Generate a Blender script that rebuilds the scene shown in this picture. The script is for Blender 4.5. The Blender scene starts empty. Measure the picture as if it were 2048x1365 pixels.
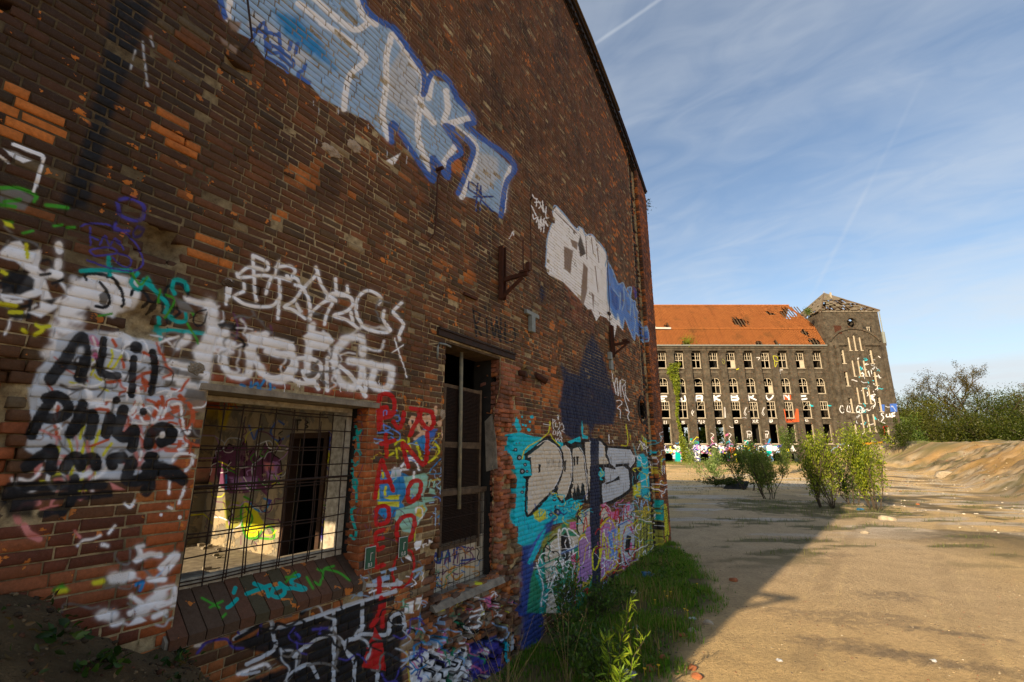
import bpy, bmesh, math, random
import numpy as np
from mathutils import Vector, Matrix
random.seed(7); RNG = np.random.default_rng(7)
SC = bpy.context.scene
COLN = SC.collection
# ---------------------------------------------------------------- camera, sky, sun, exposure
EYE = 2.8; F = 930.0; PITCH = math.atan(223/F)
cam = bpy.data.cameras.new('camera'); cam.sensor_width = 36; cam.lens = F/2048*36; cam.clip_start = .05; cam.clip_end = 3000
co = bpy.data.objects.new('camera', cam); COLN.objects.link(co); SC.camera = co
co.location = (0, 0, EYE); co.rotation_euler = (math.pi/2+PITCH, 0, 0)
AZ = math.atan(571/(F/math.cos(PITCH)))
D = np.array([math.sin(AZ), math.cos(AZ)]); N = np.array([D[1], -D[0]])     # along the hall wall, and out of it
WD = 4.1                                                                    # camera to wall
SUN_EL = math.radians(20.5)
sd = D+.153*N; sd /= np.linalg.norm(sd)                                      # horizontal travel of the light
SUN_DIR = Vector((sd[0]*math.cos(SUN_EL), sd[1]*math.cos(SUN_EL), -math.sin(SUN_EL)))
sun = bpy.data.lights.new('sun', 'SUN'); sun.energy = 5.0; sun.angle = math.radians(.5); sun.color = (1, .78, .50)
so = bpy.data.objects.new('sun', sun); COLN.objects.link(so); so.rotation_euler = SUN_DIR.to_track_quat('-Z', 'Y').to_euler()
SC.view_settings.view_transform = 'Standard'; SC.view_settings.look = 'None'; SC.view_settings.gamma = 1
SC.view_settings.exposure = 0.85; SC.view_settings.use_curve_mapping = False
_c, _s = math.cos(PITCH), math.sin(PITCH)
def ray(x, y):
    X = np.asarray(x, float)-1024; Y = -(np.asarray(y, float)-682.5)
    return np.stack([X, F*_c-Y*_s, F*_s+Y*_c], -1)/F
world = bpy.data.worlds.new('World'); SC.world = world; world.use_nodes = True
def sky_nodes():
    nt = world.node_tree; nt.nodes.clear(); n = nt.nodes.new; L = nt.links.new
    out = n('ShaderNodeOutputWorld'); bg = n('ShaderNodeBackground'); bg.inputs[1].default_value = .098; L(bg.outputs[0], out.inputs[0])
    sky = n('ShaderNodeTexSky'); sky.sky_type = 'NISHITA'; sky.sun_disc = False; sky.sun_elevation = SUN_EL
    sky.sun_rotation = math.atan2(-sd[0], -sd[1]); sky.air_density = 1.0; sky.dust_density = 1.6; sky.ozone_density = 1.5; sky.altitude = 50
    tc = n('ShaderNodeTexCoord'); sep = n('ShaderNodeSeparateXYZ'); L(tc.outputs['Generated'], sep.inputs[0])
    def m(op, a, b=None, c=None):
        k = n('ShaderNodeMath'); k.operation = op
        for i, v in enumerate((a, b, c)):
            if v is None: continue
            if isinstance(v, (int, float)): k.inputs[i].default_value = v
            else: L(v, k.inputs[i])
        return k.outputs[0]
    z = m('ADD', m('MAXIMUM', sep.outputs[2], 0.0), .16)
    cx, cy = m('DIVIDE', sep.outputs[0], z), m('DIVIDE', sep.outputs[1], z)
    comb = n('ShaderNodeCombineXYZ'); L(m('MULTIPLY', cx, .8), comb.inputs[0]); L(m('MULTIPLY_ADD', cx, .5, cy), comb.inputs[1])
    no = n('ShaderNodeTexNoise'); no.inputs['Scale'].default_value = .8; no.inputs['Detail'].default_value = 7; no.inputs['Roughness'].default_value = .46; no.inputs['Distortion'].default_value = 1.4
    L(comb.outputs[0], no.inputs['Vector'])
    n2 = n('ShaderNodeTexNoise'); n2.inputs['Scale'].default_value = 6; n2.inputs['Detail'].default_value = 7; n2.inputs['Distortion'].default_value = 1.6; L(comb.outputs[0], n2.inputs['Vector'])
    r = n('ShaderNodeMapRange'); r.interpolation_type = 'SMOOTHSTEP'; r.inputs[1].default_value = .34; r.inputs[2].default_value = .78; L(m('MULTIPLY_ADD', n2.outputs[0], .22, m('MULTIPLY', no.outputs[0], .86)), r.inputs[0])
    lowf = m('POWER', m('SUBTRACT', 1.0, m('MINIMUM', m('MAXIMUM', sep.outputs[2], 0), 1)), 7)
    fac = m('MINIMUM', m('ADD', m('MULTIPLY', r.outputs[0], .62), m('MULTIPLY', lowf, .72)), .92)
    # two contrails: great circles of the sky
    for (x0, y0, x1, y1, w, st) in ((1195, 85, 1330, -8, .0048, .24), (1632, 575, 1722, 402, .0060, .11), (1722, 402, 1830, 190, .0050, .05)):
        a, b = ray(x0, y0), ray(x1, y1); a /= np.linalg.norm(a); b /= np.linalg.norm(b)
        nn = np.cross(a, b); nn /= np.linalg.norm(nn); mid = (a+b); mid /= np.linalg.norm(mid); cosr = float(mid@a)
        dt = n('ShaderNodeVectorMath'); dt.operation = 'DOT_PRODUCT'; L(tc.outputs['Generated'], dt.inputs[0]); dt.inputs[1].default_value = tuple(nn)
        d2 = n('ShaderNodeVectorMath'); d2.operation = 'DOT_PRODUCT'; L(tc.outputs['Generated'], d2.inputs[0]); d2.inputs[1].default_value = tuple(mid)
        q = n('ShaderNodeMapRange'); q.interpolation_type = 'SMOOTHSTEP'; q.inputs[1].default_value = w; q.inputs[2].default_value = 0; L(m('ABSOLUTE', m('ADD', dt.outputs['Value'], m('MULTIPLY', m('SUBTRACT', n2.outputs[0], .5), .004))), q.inputs[0])
        e = n('ShaderNodeMapRange'); e.interpolation_type = 'SMOOTHSTEP'; e.inputs[1].default_value = cosr-.004; e.inputs[2].default_value = cosr+.002; L(d2.outputs['Value'], e.inputs[0])
        fac = m('MINIMUM', m('ADD', fac, m('MULTIPLY', m('MULTIPLY', q.outputs[0], e.outputs[0]), st)), .95)
    mx = n('ShaderNodeMix'); mx.data_type = 'RGBA'; L(fac, mx.inputs[0]); L(sky.outputs[0], mx.inputs[6]); mx.inputs[7].default_value = (4.25, 4.5, 4.75, 1)
    hs = n('ShaderNodeHueSaturation'); hs.inputs['Saturation'].default_value = 1.0; L(mx.outputs[2], hs.inputs['Color']); L(hs.outputs[0], bg.inputs[0])
sky_nodes()
# ---------------------------------------------------------------- helpers
def mesh_np(name, V, Fq, mat=None, smooth=False):
    V = np.asarray(V, np.float32).reshape(-1, 3); Fq = np.asarray(Fq, np.int32)
    me = bpy.data.meshes.new(name); me.vertices.add(len(V)); me.vertices.foreach_set('co', V.ravel())
    k = Fq.shape[1]; me.loops.add(Fq.size); me.loops.foreach_set('vertex_index', Fq.ravel())
    me.polygons.add(len(Fq)); me.polygons.foreach_set('loop_start', np.arange(0, Fq.size, k, dtype=np.int32))
    try: me.polygons.foreach_set('loop_total', np.full(len(Fq), k, np.int32))
    except Exception: pass
    me.update(calc_edges=True)
    if smooth: me.polygons.foreach_set('use_smooth', np.ones(len(Fq), bool))
    if mat: me.materials.append(mat)
    return me
def vcol(me, C, name='bcol'):
    a = me.color_attributes.new(name, 'FLOAT_COLOR', 'POINT')
    C = np.asarray(C, np.float32); C = np.concatenate([C, np.ones((len(C), 1), np.float32)], 1) if C.shape[1] == 3 else C
    a.data.foreach_set('color', C.ravel())
def obj(name, me, parent=None, loc=None, **kw):
    o = bpy.data.objects.new(name, me); COLN.objects.link(o)
    if parent: o.parent = parent
    if loc is not None: o.location = loc
    for k, v in kw.items(): o[k] = v
    return o
def thing(name, label, cat, loc=(0, 0, 0), rz=0, group=None):
    o = bpy.data.objects.new(name, None); COLN.objects.link(o); o.location = loc; o.rotation_euler = (0, 0, rz); o.empty_display_size = .2
    o['label'] = label; o['category'] = cat
    if group: o['group'] = group
    return o
class MB:
    """collects boxes, prisms, tubes and builds ONE mesh"""
    def __init__(s): s.bm = bmesh.new()
    def box(s, x0, x1, y0, y1, z0, z1):
        v = [s.bm.verts.new(p) for p in ((x0,y0,z0),(x1,y0,z0),(x1,y1,z0),(x0,y1,z0),(x0,y0,z1),(x1,y0,z1),(x1,y1,z1),(x0,y1,z1))]
        for q in ((0,3,2,1),(4,5,6,7),(0,1,5,4),(1,2,6,5),(2,3,7,6),(3,0,4,7)): s.bm.faces.new([v[i] for i in q])
        return v
    def prism(s, pts, axis, a0, a1):
        """polygon pts (2D) extruded along axis 'x','y' or 'z' from a0 to a1"""
        def P(p, a): return (a, p[0], p[1]) if axis == 'x' else (p[0], a, p[1]) if axis == 'y' else (p[0], p[1], a)
        A = [s.bm.verts.new(P(p, a0)) for p in pts]; B = [s.bm.verts.new(P(p, a1)) for p in pts]; n = len(pts)
        s.bm.faces.new(A); s.bm.faces.new(B[::-1])
        for i in range(n): s.bm.faces.new((A[i], B[i], B[(i+1) % n], A[(i+1) % n]))
    def bar(s, p, q, w, h=None, up=(0, 0, 1)):
        p, q = Vector(p), Vector(q); d = (q-p).normalized(); u = Vector(up)
        if abs(d.dot(u)) > .98: u = Vector((0, 1, 0)) if abs(d.y) < .9 else Vector((1, 0, 0))
        a = d.cross(u).normalized(); b = a.cross(d); h = h or w
        v = [s.bm.verts.new(o+a*(i*w/2)+b*(j*h/2)) for o in (p, q) for i, j in ((-1,-1),(1,-1),(1,1),(-1,1))]
        for f in ((0,1,2,3),(7,6,5,4),(0,4,5,1),(1,5,6,2),(2,6,7,3),(3,7,4,0)): s.bm.faces.new([v[i] for i in f])
    def tube(s, pts, r, n=6, r1=None):
        pts = [Vector(p) for p in pts]; rings = []; m = len(pts)
        for i, p in enumerate(pts):
            d = (pts[min(i+1, m-1)]-pts[max(i-1, 0)]).normalized(); u = Vector((0, 0, 1)) if abs(d.z) < .9 else Vector((1, 0, 0))
            a = d.cross(u).normalized(); b = a.cross(d); rr = r if r1 is None else r+(r1-r)*i/(m-1)
            rings.append([s.bm.verts.new(p+(a*math.cos(2*math.pi*k/n)+b*math.sin(2*math.pi*k/n))*rr) for k in range(n)])
        for i in range(m-1):
            for k in range(n): s.bm.faces.new((rings[i][k], rings[i][(k+1) % n], rings[i+1][(k+1) % n], rings[i+1][k]))
        s.bm.faces.new(rings[0][::-1]); s.bm.faces.new(rings[-1])
    def jitter(s, a, seed=1):
        r = random.Random(seed)
        for v in s.bm.verts: v.co += Vector((r.uniform(-a, a), r.uniform(-a, a), r.uniform(-a, a)))
    def build(s, name, mat, parent=None, smooth=False, loc=None, bevel=0, **kw):
        bmesh.ops.recalc_face_normals(s.bm, faces=s.bm.faces)
        me = bpy.data.meshes.new(name); s.bm.to_mesh(me); s.bm.free(); me.materials.append(mat)
        if smooth: me.polygons.foreach_set('use_smooth', np.ones(len(me.polygons), bool))
        o = obj(name, me, parent, loc, **kw)
        if bevel: md = o.modifiers.new('bevel', 'BEVEL'); md.width = bevel; md.segments = 1
        return o
# ---------------------------------------------------------------- materials
class NT:
    def __init__(s, name):
        s.m = bpy.data.materials.new(name); s.m.use_nodes = True; s.t = s.m.node_tree; s.t.nodes.clear()
        s.out = s.t.nodes.new('ShaderNodeOutputMaterial'); s.p = s.t.nodes.new('ShaderNodeBsdfPrincipled'); s.L(s.p.outputs[0], s.out.inputs[0])
    def L(s, a, b): s.t.links.new(a, b)
    def n(s, k, **kw):
        x = s.t.nodes.new('ShaderNode'+k)
        for a, v in kw.items(): setattr(x, a, v)
        return x
    def setin(s, sock, v):
        if isinstance(v, bpy.types.NodeSocket): s.L(v, sock)
        elif isinstance(v, (tuple, list)) and len(v) == 3 and sock.type == 'RGBA': sock.default_value = (*v, 1)
        else: sock.default_value = v
    def math(s, op, a, b=None, c=None):
        k = s.n('Math', operation=op)
        for i, v in enumerate((a, b, c)):
            if v is not None: s.setin(k.inputs[i], v)
        return k.outputs[0]
    def noise(s, vec, scale, detail=4, rough=.5, dist=0):
        k = s.n('TexNoise'); s.setin(k.inputs['Vector'], vec); k.inputs['Scale'].default_value = scale; k.inputs['Detail'].default_value = detail
        k.inputs['Roughness'].default_value = rough; k.inputs['Distortion'].default_value = dist; return k.outputs[0]
    def rng(s, v, a, b, c=0, d=1, sm=False):
        k = s.n('MapRange'); k.interpolation_type = 'SMOOTHSTEP' if sm else 'LINEAR'
        for i, x in enumerate((v, a, b, c, d)): s.setin(k.inputs[i], x)
        return k.outputs[0]
    def mix(s, f, a, b, mode='MIX'):
        k = s.n('Mix', data_type='RGBA', blend_type=mode); s.setin(k.inputs[0], f); s.setin(k.inputs[6], a); s.setin(k.inputs[7], b); return k.outputs[2]
    def bump(s, h, st=.5, dist=.01):
        k = s.n('Bump'); k.inputs['Strength'].default_value = st; k.inputs['Distance'].default_value = dist; s.setin(k.inputs['Height'], h); s.L(k.outputs[0], s.p.inputs['Normal'])
    def coords(s, ob=None):
        k = s.n('TexCoord')
        if ob: k.object = ob
        return k.outputs['Object']
    def attr(s, name='bcol'):
        k = s.n('Attribute', attribute_name=name); return k.outputs['Color']
    def done(s, base=None, rough=.9, metal=0, spec=None):
        if base is not None: s.setin(s.p.inputs['Base Color'], base)
        s.setin(s.p.inputs['Roughness'], rough); s.p.inputs['Metallic'].default_value = metal
        if spec is not None: s.p.inputs['Specular IOR Level'].default_value = spec
        return s.m
def mat_simple(name, c1, c2, scale=6, rough=.85, bump=.3, metal=0, detail=6, bd=.01, spec=.25):
    t = NT(name); v = t.coords(); f = t.rng(t.noise(v, scale, detail, .6), .3, .7)
    c = t.mix(f, c1, c2); t.bump(t.noise(v, scale*5, 4), bump, bd); return t.done(c, rough, metal, spec)
# ---------------------------------------------------------------- graffiti (flat print on the walls)
import math
CROP = dict(A=(0,440,4),B=(0,760,4),C=(1000,820,6.006),D=(1020,1000,6.006),E=(700,780,6.006),F=(700,1000,6.006),
            G=(1080,380,7.984),H=(400,450,3.412),I=(400,0,2.844),J=(1000,350,2.731),K=(350,1050,3.151),L=(1080,560,6.823),
            M=(0,0,3.25),Q=(350,750,3.033),O=(1280,560,3.5),R=(1290,680,5.459),T=(1560,560,3.793),V=(850,350,3.9),
            N=(1000,800,2.73),U=(1200,740,3.686),Z=(0,0,1.0),Y=(700,620,2.1675),X=(950,1050,4.096))
COL = dict(w=(.84,.84,.86),s=(.50,.54,.60),c=(.62,.56,.46),k=(.008,.008,.010),r=(.48,.010,.010),R=(.50,.09,.03),t=(.0,.36,.34),
           b=(.02,.05,.24),B=(.02,.22,.52),y=(.62,.60,.02),Y=(.60,.45,.04),g=(.05,.30,.02),p=(.38,.20,.48),P=(.62,.14,.32),v=(.055,.045,.30),
           n=(.012,.018,.05),o=(.55,.24,.02),e=(.30,.46,.68),f=(.10,.25,.66),q=(.05,.13,.45),m=(.62,.22,.20),u=(.13,.04,.10),
           h=(.28,.52,.42),a=(.0,.50,.64),d=(.10,.10,.02),G=(.02,.25,.13),x=(.70,.44,.28),l=(.27,.27,.05),z=(.16,.15,.14),S=(.06,.045,.035),j=(.25,.18,.14))
WALL, JAMB, SILL, PANEL, ROOM, FAR = [], [], [], [], [], []
_cur = WALL
def s_(crop, col, w, soft, *pl):
    for p in pl: _cur.append((0, crop, col, w, soft, p))
def f_(crop, col, soft, *pl):
    for p in pl: _cur.append((1, crop, col, 0, soft, p))
def d_(crop, col, r, soft, p): _cur.append((2, crop, col, r, soft, p))

_rs = __import__('random').Random(77)
def tangle(crop, box, cols, n, w, soft=5, ln=90):
    x0, y0, x1, y1 = box
    for i in range(n):
        x, y = _rs.uniform(x0, x1), _rs.uniform(y0, y1); a = _rs.uniform(0, 6.28); p = []
        for k in range(_rs.randint(3, 6)): p += ['%d' % x, '%d' % y]; a += _rs.uniform(-1.5, 1.5); x += math.cos(a)*ln*_rs.uniform(.5, 1); y += math.sin(a)*ln*_rs.uniform(.4, .9)
        s_(crop, _rs.choice(cols), w*_rs.uniform(.5, 1.3), soft*_rs.uniform(.7, 2), ' '.join(p))
def drips(crop, box, col, n, w, ln):
    for i in range(n):
        x, y = _rs.uniform(box[0], box[2]), _rs.uniform(box[1], box[3]); l = ln*_rs.uniform(.3, 1); s_(crop, col, w, 2, '%d %d %d %d' % (x, y, x+_rs.uniform(-2, 2), y+l))
# --- soot and damp stains that belong to the wall
f_('M','k',60,'720 0 1000 0 900 300 800 560 720 800 640 1100 560 1360 380 1360 520 1000 600 700 680 300')
# --- the big blue piece high on the wall
f_('I','e',8,'120 -60 150 90 215 185 300 230 370 330 480 400 620 470 690 560 830 630 960 690 1060 800 1085 700 1200 850 1310 1010 1320 900 1380 980 1410 910 1460 880 1430 790 1400 720 1470 770 1560 850 1530 960 1470 1110 1560 1130 1700 1220 1730 1060 1780 960 1700 880 1540 740 1500 700 1550 660 1450 560 1420 480 1310 440 1280 540 1270 420 1110 180 970 110 900 -60')
f_('I','s',30,'1160 250 1240 420 1230 700 1160 640 1060 560 1080 400','1570 860 1690 900 1700 1010 1620 1100 1540 1080','300 60 640 330 560 380 260 160')
f_('I','B',60,'420 60 560 100 700 260 780 400 620 300 480 200')
s_('I','w',36,8,'690 130 800 200 940 330 860 420 830 520 820 620','560 20 700 130','640 -20 760 90 880 170 960 130','1090 200 1060 330 1060 480 1040 660 1075 790','1280 430 1260 560 1240 700 1250 820 1310 960','1110 190 1270 440','1320 450 1300 560','1400 520 1410 620 1390 700 1470 690 1540 670','1380 940 1440 850 1460 830','1490 1120 1570 850 1440 720','1720 1200 1740 1040 1770 960','1230 560 1330 700','170 0 160 110','880 -40 930 90 1000 140')
s_('I','q',30,6,'105 -60 120 20 145 100','905 -60 960 70 1060 140 1110 170 1200 300 1275 420 1272 540 1320 420 1400 445 1440 510 1470 570 1540 650 1560 700 1515 715 1620 800 1750 890 1790 965 1740 1050 1712 1230','1090 810 1095 700 1180 820 1250 930 1330 1030 1320 900 1370 950 1410 1010 1420 920 1485 870 1450 800 1395 715 1480 760 1555 845 1530 940 1470 1100')
s_('I','q',22,4,'290 230 365 130 375 290','290 165 440 200','390 250 470 290 400 300 395 240','450 190 465 340','520 240 510 280','555 250 545 300','470 300 530 350 520 380 470 330','600 370 590 400 560 420 620 470','380 325 470 375 500 410','560 430 625 470')
s_('I','b',10,3,'1530 1040 1530 1080 1600 1110 1560 1050 1530 1035','1580 1045 1570 1200','1598 1060 1595 1200','1560 1120 1665 1120 1600 1130 1665 1205')
f_('I','w',8,'1060 915 1145 870 1110 930 1095 940'); f_('I','j',20,'150 105 235 130 220 180 180 170','110 210 215 270 205 310 130 250')
# --- white tags under it
s_('V','w',9,3,'838 155 850 180 875 190','870 190 868 245','855 215 900 215','885 205 905 240 890 260','915 205 925 290 912 250 940 300','945 250 945 330 965 335','830 240 870 320','840 310 850 345 880 330 870 370','885 350 890 420 900 350 905 440','905 330 915 400 930 340','920 350 960 400 935 360 925 450','660 495 690 440 690 470')
# --- ENK piece
f_('G','w',6,'250 300 190 340 230 480 260 570 195 530 160 600 110 850 95 1050 120 1330 300 1365 480 1480 640 1600 700 1750 820 1900 900 2100 960 2000 1060 2050 1130 2130 1140 2300 1180 2400 1230 2150 1330 2250 1300 1900 1180 1500 1060 1160 1080 1080 1040 950 960 870 905 1050 900 830 870 770 850 715 790 740 780 700 730 730 690 700 680 620 640 580 600 610 590 660 450 480')
f_('J','w',5,'290 265 255 350 250 500 265 545 345 585 435 680 480 735 500 735 525 795 530 735 580 780 575 560 590 470 545 380 470 320 430 285 410 300 310 170 288 200 300 265')
f_('J','j',7,'350 390 400 415 385 540 350 510','385 350 425 370 420 410 395 390','455 480 480 510 475 640 455 720 440 690','500 640 515 660 510 740'); f_('J','S',8,'425 380 440 450 470 430 440 330')
s_('J','j',5,3,'468 325 475 460','500 345 510 430','530 380 540 480','520 500 535 640','300 200 420 320')
s_('J','e',6,2,'250 500 258 350 285 265','288 205 308 170 420 300 430 283 455 300 465 330 495 325 520 345 550 380 585 440 575 500')
# --- blue piece beyond
f_('L','f',10,'910 10 930 300 960 430 1050 550 1070 480 1130 670 1160 540 1230 700 1290 830 1310 740 1420 860 1435 740 1380 560 1310 400 1290 300 1240 260 1240 120 1200 100 1170 150 1140 60 1060 40 1000 -120 940 -240 910 -150')
f_('L','q',20,'1330 540 1400 620 1420 780 1340 760','960 100 1060 200 1080 400 1030 420 980 300','1100 120 1160 200 1140 420 1110 330')
s_('L','e',14,4,'920 20 930 300 1040 545 1060 460 1125 665 1155 520 1230 700 1290 825 1310 720 1415 855 1435 750 1370 520 1310 380 1300 300 1240 250 1250 110 1195 110 1180 150 1130 40 1065 60 1000 -110 935 -230','1000 130 1080 230 1100 180 1090 400','1140 100 1150 300 1120 420','1200 180 1240 300 1230 480','1270 330 1300 560 1290 700')
f_('L','v',30,'1270 90 1340 150 1350 260 1300 250')
# --- navy patch of buffed paint, tall
f_('J','n',22,'505 870 530 920 560 980 590 1080 625 1190 635 1290 620 1365 340 1365 325 1250 345 1130 330 1020 380 1080 430 1090 450 1000 470 930')
f_('C','n',44,'740 -60 750 130 770 300 870 360 960 380 980 220 990 110 1060 140 1080 330 1190 360 1200 620 1190 900 1200 1100 1190 1400 1080 1400 1090 1000 1080 700 1085 360 1190 -60')
f_('D','n',8,'960 0 1090 0 1080 300 1075 540 1090 900 1090 1100 1080 1400 1010 1400 990 1000 975 600')
# --- tag, white, right of bracket
s_('U','w',6,2,'85 0 100 90 120 180 110 110 125 60 135 190 150 80 155 200','160 70 190 90 165 130 180 190 190 240 210 300 195 300','185 110 190 190 215 230','120 230 150 225 162 250 130 280 150 300 150 355','190 290 215 310 205 340 215 375')
s_('V','k',14,4,'375 1050 395 1200 400 1260','380 1060 425 1080 420 1140 395 1170 440 1250','465 1030 475 1060','480 1120 485 1260','510 1100 540 1270 560 1110','560 1110 580 1290','590 1120 590 1300','575 1210 600 1200','625 1150 628 1300 680 1300','660 1190 690 1200 705 1260 680 1310')
# --- turquoise-blue mural right of the door
f_('C','a',7,'105 300 110 430 130 520 170 620 180 720 210 820 190 950 200 1100 170 1260 180 1400 420 1400 700 1300 800 1200 930 1170 1000 1130 1040 1040 1060 900 1000 500 980 420 960 320 780 400 500 330 400 320 240 270')
f_('C','a',10,'170 180 200 80 260 230 220 280','985 130 1000 200 1000 300 1060 320 1060 350 990 345 980 240')
f_('D','a',8,'75 0 60 230 100 330 90 520 160 560 180 700 210 900 400 500 500 300 760 250 830 100 830 0')
f_('D','b',40,'150 560 400 480 420 300 560 190 480 400 300 560 200 900 300 1200 220 1400 120 1400 160 900'); f_('D','q',20,'180 880 300 900 340 1250 300 1380 190 1380 210 1150','340 420 440 340 470 300 360 560 250 720 200 900 190 700')
f_('N','b',30,'130 830 190 900 200 1060 240 1200 230 1365 120 1365 130 1150 120 950')
f_('D','a',14,'330 500 390 400 440 330 380 500 300 640 240 780 210 760')
for i,(a,b) in enumerate([(185,480),(240,570),(205,130),(265,85),(385,85),(310,190),(345,240),(275,180),(300,660),(195,405),(230,400),(360,145)]): 
    if i in (2,3,4,5,6,7,11): d_('C','a',14 if i%2 else 22,4,'%d %d'%(a,b))
for a,b,r in [(268,740,34),(235,575,34),(190,480,24),(305,660,22),(325,740,18),(640,1000,34),(655,1075,26),(690,1230,44),(610,1260,24),(270,990,20),(285,930,14),(665,1160,16),(195,405,10),(232,400,10),(340,960,10)]:
    d_('C','k',r,3,'%d %d'%(a,b)); d_('C','s',r*.42,3,'%d %d'%(a,b)); d_('C','k',r*.16,2,'%d %d'%(a,b))
# big letters of the mural
f_('C','k',5,'300 540 420 450 590 320 700 430 750 560 760 400 800 380 860 410 900 380 960 390 990 350 1060 360 1200 330 1300 440 1560 440 1640 600 1570 720 1580 960 1500 1040 1340 1130 1230 1130 1060 1130 960 1110 860 1060 740 1120 690 1050 650 950 560 1080 330 1290 320 850 270 800 380 790 360 620 300 600')
f_('C','c',4,'330 560 480 450 570 360 690 440 745 600 735 760 690 870 620 980 500 1090 330 1270 335 1080 340 840 385 780 375 570','740 440 790 425 840 470 860 600 860 800 830 960 790 1050 740 1090 700 1040 680 920 745 800','880 470 940 450 990 520 1030 680 1050 900 1050 1080 1040 1090 1010 900 985 870 970 1000 935 880 915 1000 890 900 870 1060 850 960 880 780 860 620','1020 390 1200 380 1260 440 1270 560 1310 650 1190 660 1080 680 1080 980 1050 800 1030 560')
f_('C','s',4,'1300 455 1560 480 1620 600 1570 690 1520 660 1390 650 1390 700 1330 650 1280 560','1260 690 1390 720 1390 690 1520 670 1560 780 1555 950 1480 1010 1350 1080 1240 1120 1215 900 1270 870 1255 760')
f_('C','s',25,'1080 370 1200 380 1250 440 1240 560 1090 600')
f_('C','n',10,'1085 330 1190 370 1190 640 1195 900 1210 1120 1080 1140 1090 900')
f_('C','k',4,'460 650 490 660 485 750 465 760','770 620 800 600 790 750 770 740','880 570 905 560 905 660 890 680','920 560 945 560 940 660 922 660','1265 880 1370 840 1430 790 1440 840 1370 860 1280 900','1390 690 1420 650 1560 640 1540 720 1470 670','845 770 880 760 885 880 860 860')
s_('C','k',24,4,'300 540 420 450 590 320 700 430 755 560 745 760 690 900 600 1010 330 1280 320 850','690 930 680 1010 740 1110 800 1060 870 900','1060 1090 1050 900 1020 640','1210 1100 1220 880','1340 1120 1500 1020 1570 950 1560 760','1640 600 1570 720'); s_('C','k',16,4,'1270 440 1275 520 1310 650 1180 660','1250 700 1255 860','560 330 620 360 700 430 755 560 750 760','860 420 870 640 865 820','1010 380 1020 560 1050 760')
s_('C','w',7,4,'450 430 560 370 690 450 740 560 735 760 640 960','790 430 850 520 862 800 820 960','960 450 1010 560 1050 900 1045 1070','340 570 380 560','1560 480 1620 600 1570 690')
s_('C','a',16,4,'1205 700 1230 760 1210 830 1230 840'); d_('C','a',40,5,'1222 770'); s_('C','y',6,3,'1220 710 1240 770 1210 800 1205 750 1225 790')
s_('C','y',13,4,'605 150 590 250 560 300 470 370 340 440 290 500 270 590','610 290 640 350 720 430','1515 180 1530 290 1535 350 1525 430 1460 425','600 140 600 230'); s_('C','y',9,4,'700 1150 760 1160 790 1110','870 1170 900 1110 920 1180 950 1120 960 1190 990 1160','1560 290 1570 360')
f_('C','y',20,'400 1240 480 1190 560 1200 570 1300 480 1350 420 1310'); s_('C','a',10,4,'470 1180 480 1280 550 1200 560 1290')
s_('C','w',7,2,'635 110 640 230','640 120 665 130 640 160','675 150 670 200 700 200','715 150 720 200 700 240','650 240 640 290 670 290 665 250','690 250 690 310 720 250 720 330','735 180 745 160 770 230 740 250 775 270','700 60 705 120 690 90','730 270 740 340','670 340 680 380 700 340 710 380 735 350 745 390','520 170 600 185','745 330 750 350')
s_('C','w',9,3,'1310 300 1312 400','1350 370 1365 400','1655 480 1690 400 1700 430','1680 370 1740 430 1730 400','1760 480 1780 540','1790 560 1810 620 1810 720','1820 890 1850 950 1910 980','1900 670 1905 780','1925 670 1930 760')
f_('C','a',30,'1600 400 1640 560 1720 520 1790 620 1800 900 1820 1100 1700 1050 1680 780 1640 740 1650 600'); f_('C','y',25,'1600 860 1690 880 1690 1050 1600 1030'); f_('C','k',14,'1560 740 1640 700 1700 680 1720 760 1660 780 1660 880 1580 920'); s_('C','z',9,3,'1590 760 1590 880','1620 740 1630 840','1650 700 1710 690 1700 760')
f_('C','y',26,'1880 600 1910 560 1890 740','1730 330 1770 360 1770 470')
# --- low wall right part: layer of throw-ups
f_('D','G',30,'330 780 420 420 560 350 760 200 1000 330 980 1360 200 1360 260 900')
f_('D','l',22,'380 500 560 330 620 300 620 420 430 540 400 640','650 240 800 230 830 420 700 360','1480 120 1700 60 1800 260 1790 560 1640 760 1520 860 1500 500')
f_('D','c',6,'430 560 600 430 830 440 810 540 700 640 410 760','820 170 900 110 960 90 960 280 860 420 820 420','420 780 540 720 600 960 440 1000','470 1110 580 1160 560 1360 430 1360','1090 110 1160 90 1180 200 1100 240')
f_('D','s',12,'1320 260 1460 220 1500 400 1480 700 1350 800 1320 500','1350 100 1450 80 1440 220 1350 240')
s_('D','k',15,4,'420 760 400 640 430 550 540 440 590 420','840 440 810 330 830 180 960 90','400 1000 440 980 600 940','440 1130 560 1110 640 1160','430 570 530 640','880 290 830 210','420 1100 400 1360')
f_('D','k',6,'610 440 680 390 740 580 620 640','620 640 740 600 760 700 700 720 640 860 620 900','650 1060 690 1030 730 1060 720 1120 670 1120')
f_('D','t',14,'370 700 420 760 400 1000 480 1060 440 1200 400 1365 340 1365 380 1100 300 900')
s_('D','w',16,5,'600 650 580 430 590 350 610 400 640 350 690 370 740 590','690 370 720 350 830 440','480 1060 560 880 640 930 620 760 560 740 500 820','540 820 600 700 640 720 640 860 700 850 720 620','630 760 760 740 740 990','660 1180 700 1200 740 1180 750 1100 720 1050 670 1020 640 1070 680 1130 720 1130','620 1360 640 1240 700 1360','760 580 770 780','320 760 360 900 400 1040 370 1280','360 690 390 760','480 1280 400 1200')
s_('D','e',22,8,'620 640 760 580 900 500 1060 420 1240 330 1440 250'); s_('D','q',12,5,'620 650 760 590 900 510 1060 430 1240 340 1440 240')
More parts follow.
